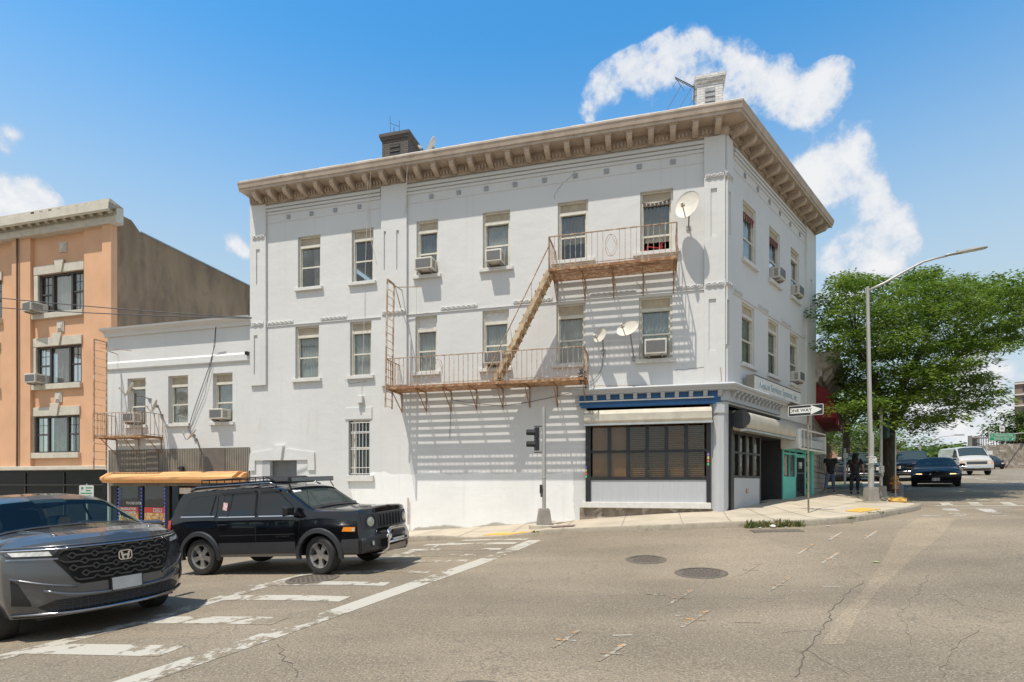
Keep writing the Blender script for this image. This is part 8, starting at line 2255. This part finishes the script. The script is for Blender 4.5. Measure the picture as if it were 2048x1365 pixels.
def person(M, label, H, joints, mats, hair='none', item=None):
    """joints in units of body height fraction handled by caller in metres; forward = +x"""
    t = empty('person', M, label, 'person', 'people walking on the sidewalk')
    J = joints; P = []; E_ = []
    def add(p, r, par=None):
        P.append((*p, r)); i = len(P)-1
        if par is not None: E_.append((par, i))
        return i
    pel = add(J['pelvis'], (.15, .12)); ch = add(J['waist'], (.13, .10), pel); tr = add(J['chest'], (.165, .115), ch); nk = add(J['neckb'], .06, tr); n2 = add(J['neck'], .05, nk)
    hd = Vector(J['head']); h0 = add(hd - Vector((0, 0, .06)), (.06, .068), n2); h1 = add(hd + Vector((.0, 0, .02)), (.073, .088), h0); h2 = add(hd + Vector((-.005, 0, .085)), (.055, .065), h1)
    for s in ('l', 'r'):
        sh = add(J[s+'sh'], .058, tr); el = add(J[s+'el'], .042, sh); wr = add(J[s+'wr'], .027, el); hand(P, E_, wr, J[s+'wr'], Vector(J[s+'wr'])-Vector(J[s+'el']))
        hp_ = add(J[s+'hip'], .09, pel); kn = add(J[s+'kn'], .058, hp_); an = add(J[s+'an'], .036, kn); a = Vector(J[s+'an']); add(a+Vector((J[s+'toe'][0], J[s+'toe'][1], J[s+'toe'][2])), .03, an)
    body = skin('body', P, E_, mats['skin'], t, M)
    # face, ears
    MB().lathe([(.001, -.012), (.012, 0), (.001, .03)], 8, T(hd.x+.088, hd.y, hd.z-.01) @ RY(R(200))).build('nose', mats['skin'], body, M, smooth=True)
    mb = MB()
    for s in (-1, 1): mb.lathe([(.001, -.012), (.018, 0), (.001, .012)], 8, T(hd.x-.005, hd.y+s*.075, hd.z+.0) @ RX(R(90)))
    mb.build('ear', mats['skin'], body, M, smooth=True)
    mb = MB()
    for s in (-1, 1): mb.lathe([(.001, -.009), (.009, 0), (.001, .009)], 8, T(hd.x+.076, hd.y+s*.03, hd.z+.02))
    mb.box(hd.x+.073, hd.x+.079, hd.y-.02, hd.y+.02, hd.z-.048, hd.z-.042); mb.build('face_detail', M_['hair_dark'], body, M)
    # clothes
    q = []; e = []
    def a2(p, r, par=None):
        q.append((*p, r)); i = len(q)-1
        if par is not None: e.append((par, i))
        return i
    b00 = a2(Vector(J['pelvis'])+Vector((0, 0, -.16)), (.165, .165)); b0 = a2(Vector(J['pelvis'])+Vector((0, 0, -.02)), (.165, .165), b00); b1 = a2(J['waist'], (.155, .155), b0); b2 = a2(J['chest'], (.175, .165), b1); b3 = a2(Vector(J['neckb'])-Vector((0, 0, .03)), (.085, .075), b2)
    for s in ('l', 'r'):
        i = a2(J[s+'sh'], .078, b2); m = Vector(J[s+'sh']).lerp(Vector(J[s+'el']), .7); a2(m, .066, i)
    skin('shirt', q, e, mats['top'], t, M)
    q.clear(); e.clear(); b0 = a2(Vector(J['pelvis'])+Vector((0, 0, .10)), (.145, .145)); b1 = a2(Vector(J['pelvis'])-Vector((0, 0, .04)), (.155, .155), b0)
    for s in ('l', 'r'):
        i = a2(J[s+'hip'], .105, b1); k = a2(J[s+'kn'], .078, i); a2(Vector(J[s+'an'])+Vector((0, 0, .03)), .06, k)
    skin('trousers', q, e, mats['legs'], t, M)
    for s in ('l', 'r'):
        a = Vector(J[s+'an']); tt = Vector(J[s+'toe'])
        skin('shoe', [(*(a-tt*.25+Vector((0, 0, -.03))), .045), (*(a+Vector((0, 0, -.04))), .05), (*(a+tt*.7+Vector((0, 0, -.015))), (.048, .035)), (*(a+tt*1.15+Vector((0, 0, -.015))), (.04, .028))], [(0, 1), (1, 2), (2, 3)], mats['shoe'], t, M, sub=1)
        if 'sole' in mats: mb = MB(); mb.bar(a-tt*.35+Vector((0, 0, -.075)), a+tt*1.3+Vector((0, 0, -.05)), .09, .025); mb.build('sole', mats['sole'], t, M, bevel=.008)
    if hair == 'long':
        skin('hair', [(hd.x-.01, hd.y, hd.z+.11, .085), (hd.x-.03, hd.y, hd.z+.0, .112), (hd.x-.07, hd.y, hd.z-.12, .125), (hd.x-.09, hd.y, hd.z-.24, .12), (hd.x-.10, hd.y, hd.z-.33, .08)], [(0, 1), (1, 2), (2, 3), (3, 4)], M_['hair_dark'], t, M)
    elif hair == 'short': skin('hair', [(hd.x-.02, hd.y, hd.z+.10, (.062, .066)), (hd.x-.035, hd.y, hd.z+.05, (.074, .074))], [(0, 1)], pm('hair_ginger', (.20, .09, .04), .9), t, M)
    return t
pm('cloth_black', (.022, .022, .025), .9, var=.3, scale=8); pm('jeans', (.13, .17, .25), .9, var=.25, scale=12, bump=.003, bscale=30); pm('cloth_navy', (.028, .03, .045), .9, var=.3, scale=8); pm('skin_pale', (.42, .24, .17), .6)
def feet(px, py): v = whit(px, py); return v[0], v[1], walkz(*v)
x, y, z = feet(1661, 986.5); M = T(x, y, z) @ RZ(R(62)) @ Matrix.Scale(.985, 4)
person(M, 'man in black t-shirt and blue jeans walking away by the block wall', 1.75, dict(
    pelvis=(0, 0, .93), waist=(.02, 0, 1.08), chest=(.05, 0, 1.32), neckb=(.05, 0, 1.46), neck=(.07, 0, 1.52), head=(.10, -.01, 1.62),
    lsh=(.05, .19, 1.40), lel=(-.04, .22, 1.13), lwr=(.02, .22, .90), rsh=(.05, -.19, 1.40), rel=(.02, -.23, 1.12), rwr=(.12, -.22, .89),
    lhip=(0, .09, .88), lkn=(-.06, .13, .50), lan=(-.34, .20, .16), ltoe=(.10, .02, -.06), rhip=(0, -.09, .88), rkn=(.18, -.10, .50), ran=(.22, -.14, .09), rtoe=(.15, -.03, 0)),
    dict(skin=M_['skin_pale'], top=M_['cloth_black'], legs=M_['jeans'], shoe=M_['cloth_black'], sole=M_['sign_white']), hair='short')
x, y, z = feet(1710, 988.5); M = T(x, y, z) @ RZ(R(58)) @ Matrix.Scale(.97, 4)
person(M, 'person with long dark hair in black clothes carrying a green bottle', 1.72, dict(
    pelvis=(0, 0, .92), waist=(.0, 0, 1.07), chest=(.02, 0, 1.31), neckb=(.02, 0, 1.45), neck=(.03, 0, 1.50), head=(.05, 0, 1.60),
    lsh=(.02, .20, 1.38), lel=(-.02, .27, 1.12), lwr=(.02, .27, .88), rsh=(.02, -.20, 1.38), rel=(-.02, -.28, 1.13), rwr=(.05, -.31, .90),
    lhip=(0, .10, .88), lkn=(.03, .12, .48), lan=(-.05, .13, .09), ltoe=(.14, .02, 0), rhip=(0, -.10, .88), rkn=(.04, -.10, .48), ran=(.05, -.10, .09), rtoe=(.14, -.02, 0)),
    dict(skin=M_['skin_pale'], top=M_['cloth_black'], legs=M_['cloth_navy'], shoe=M_['cloth_black']), hair='long')
bt = MB().lathe([(.001, 0), (.032, 0), (.034, .02), (.034, .13), (.014, .17), (.013, .20), (.001, .20)], 14, M @ T(.075, -.335, .68)).build('bottle', pm('bottle_green', (.02, .30, .13), .15), None, Matrix.Identity(4), smooth=40)
tag(bt, 'green bottle held low by the long haired walker', 'bottle')
# driver in the crossover
c0 = bpy.data.objects.get('crossover_car'); Mh = WM['crossover_car'] @ T(-.08, .37, 0)
t = empty('person', Mh, 'driver in dark top seated behind the wheel of the grey crossover', 'person')
skin('body', [(0, 0, .62, .13), (.0, 0, .85, (.17, .12)), (.02, 0, 1.05, (.19, .11)), (.03, 0, 1.16, .055), (.05, 0, 1.27, (.075, .085)), (.05, 0, 1.36, (.06, .07)), (.05, .2, 1.08, .055), (.25, .26, .90, .042), (.56, .15, 1.08, .03), (.05, -.2, 1.08, .055), (.25, -.26, .90, .042), (.56, -.15, 1.08, .03)],
     [(0, 1), (1, 2), (2, 3), (3, 4), (4, 5), (2, 6), (6, 7), (7, 8), (2, 9), (9, 10), (10, 11)], M_['skin'], t, Mh)
skin('shirt', [(0, 0, .62, .15), (.0, 0, .85, (.19, .14)), (.02, 0, 1.04, (.205, .13)), (.05, .2, 1.08, .068), (.2, .25, .95, .058), (.05, -.2, 1.08, .068), (.2, -.25, .95, .058)], [(0, 1), (1, 2), (2, 3), (3, 4), (2, 5), (5, 6)], M_['cloth_navy'], t, Mh)
skin('hair', [(.02, 0, 1.36, (.078, .085)), (.0, 0, 1.29, .078)], [(0, 1)], M_['hair_dark'], t, Mh)
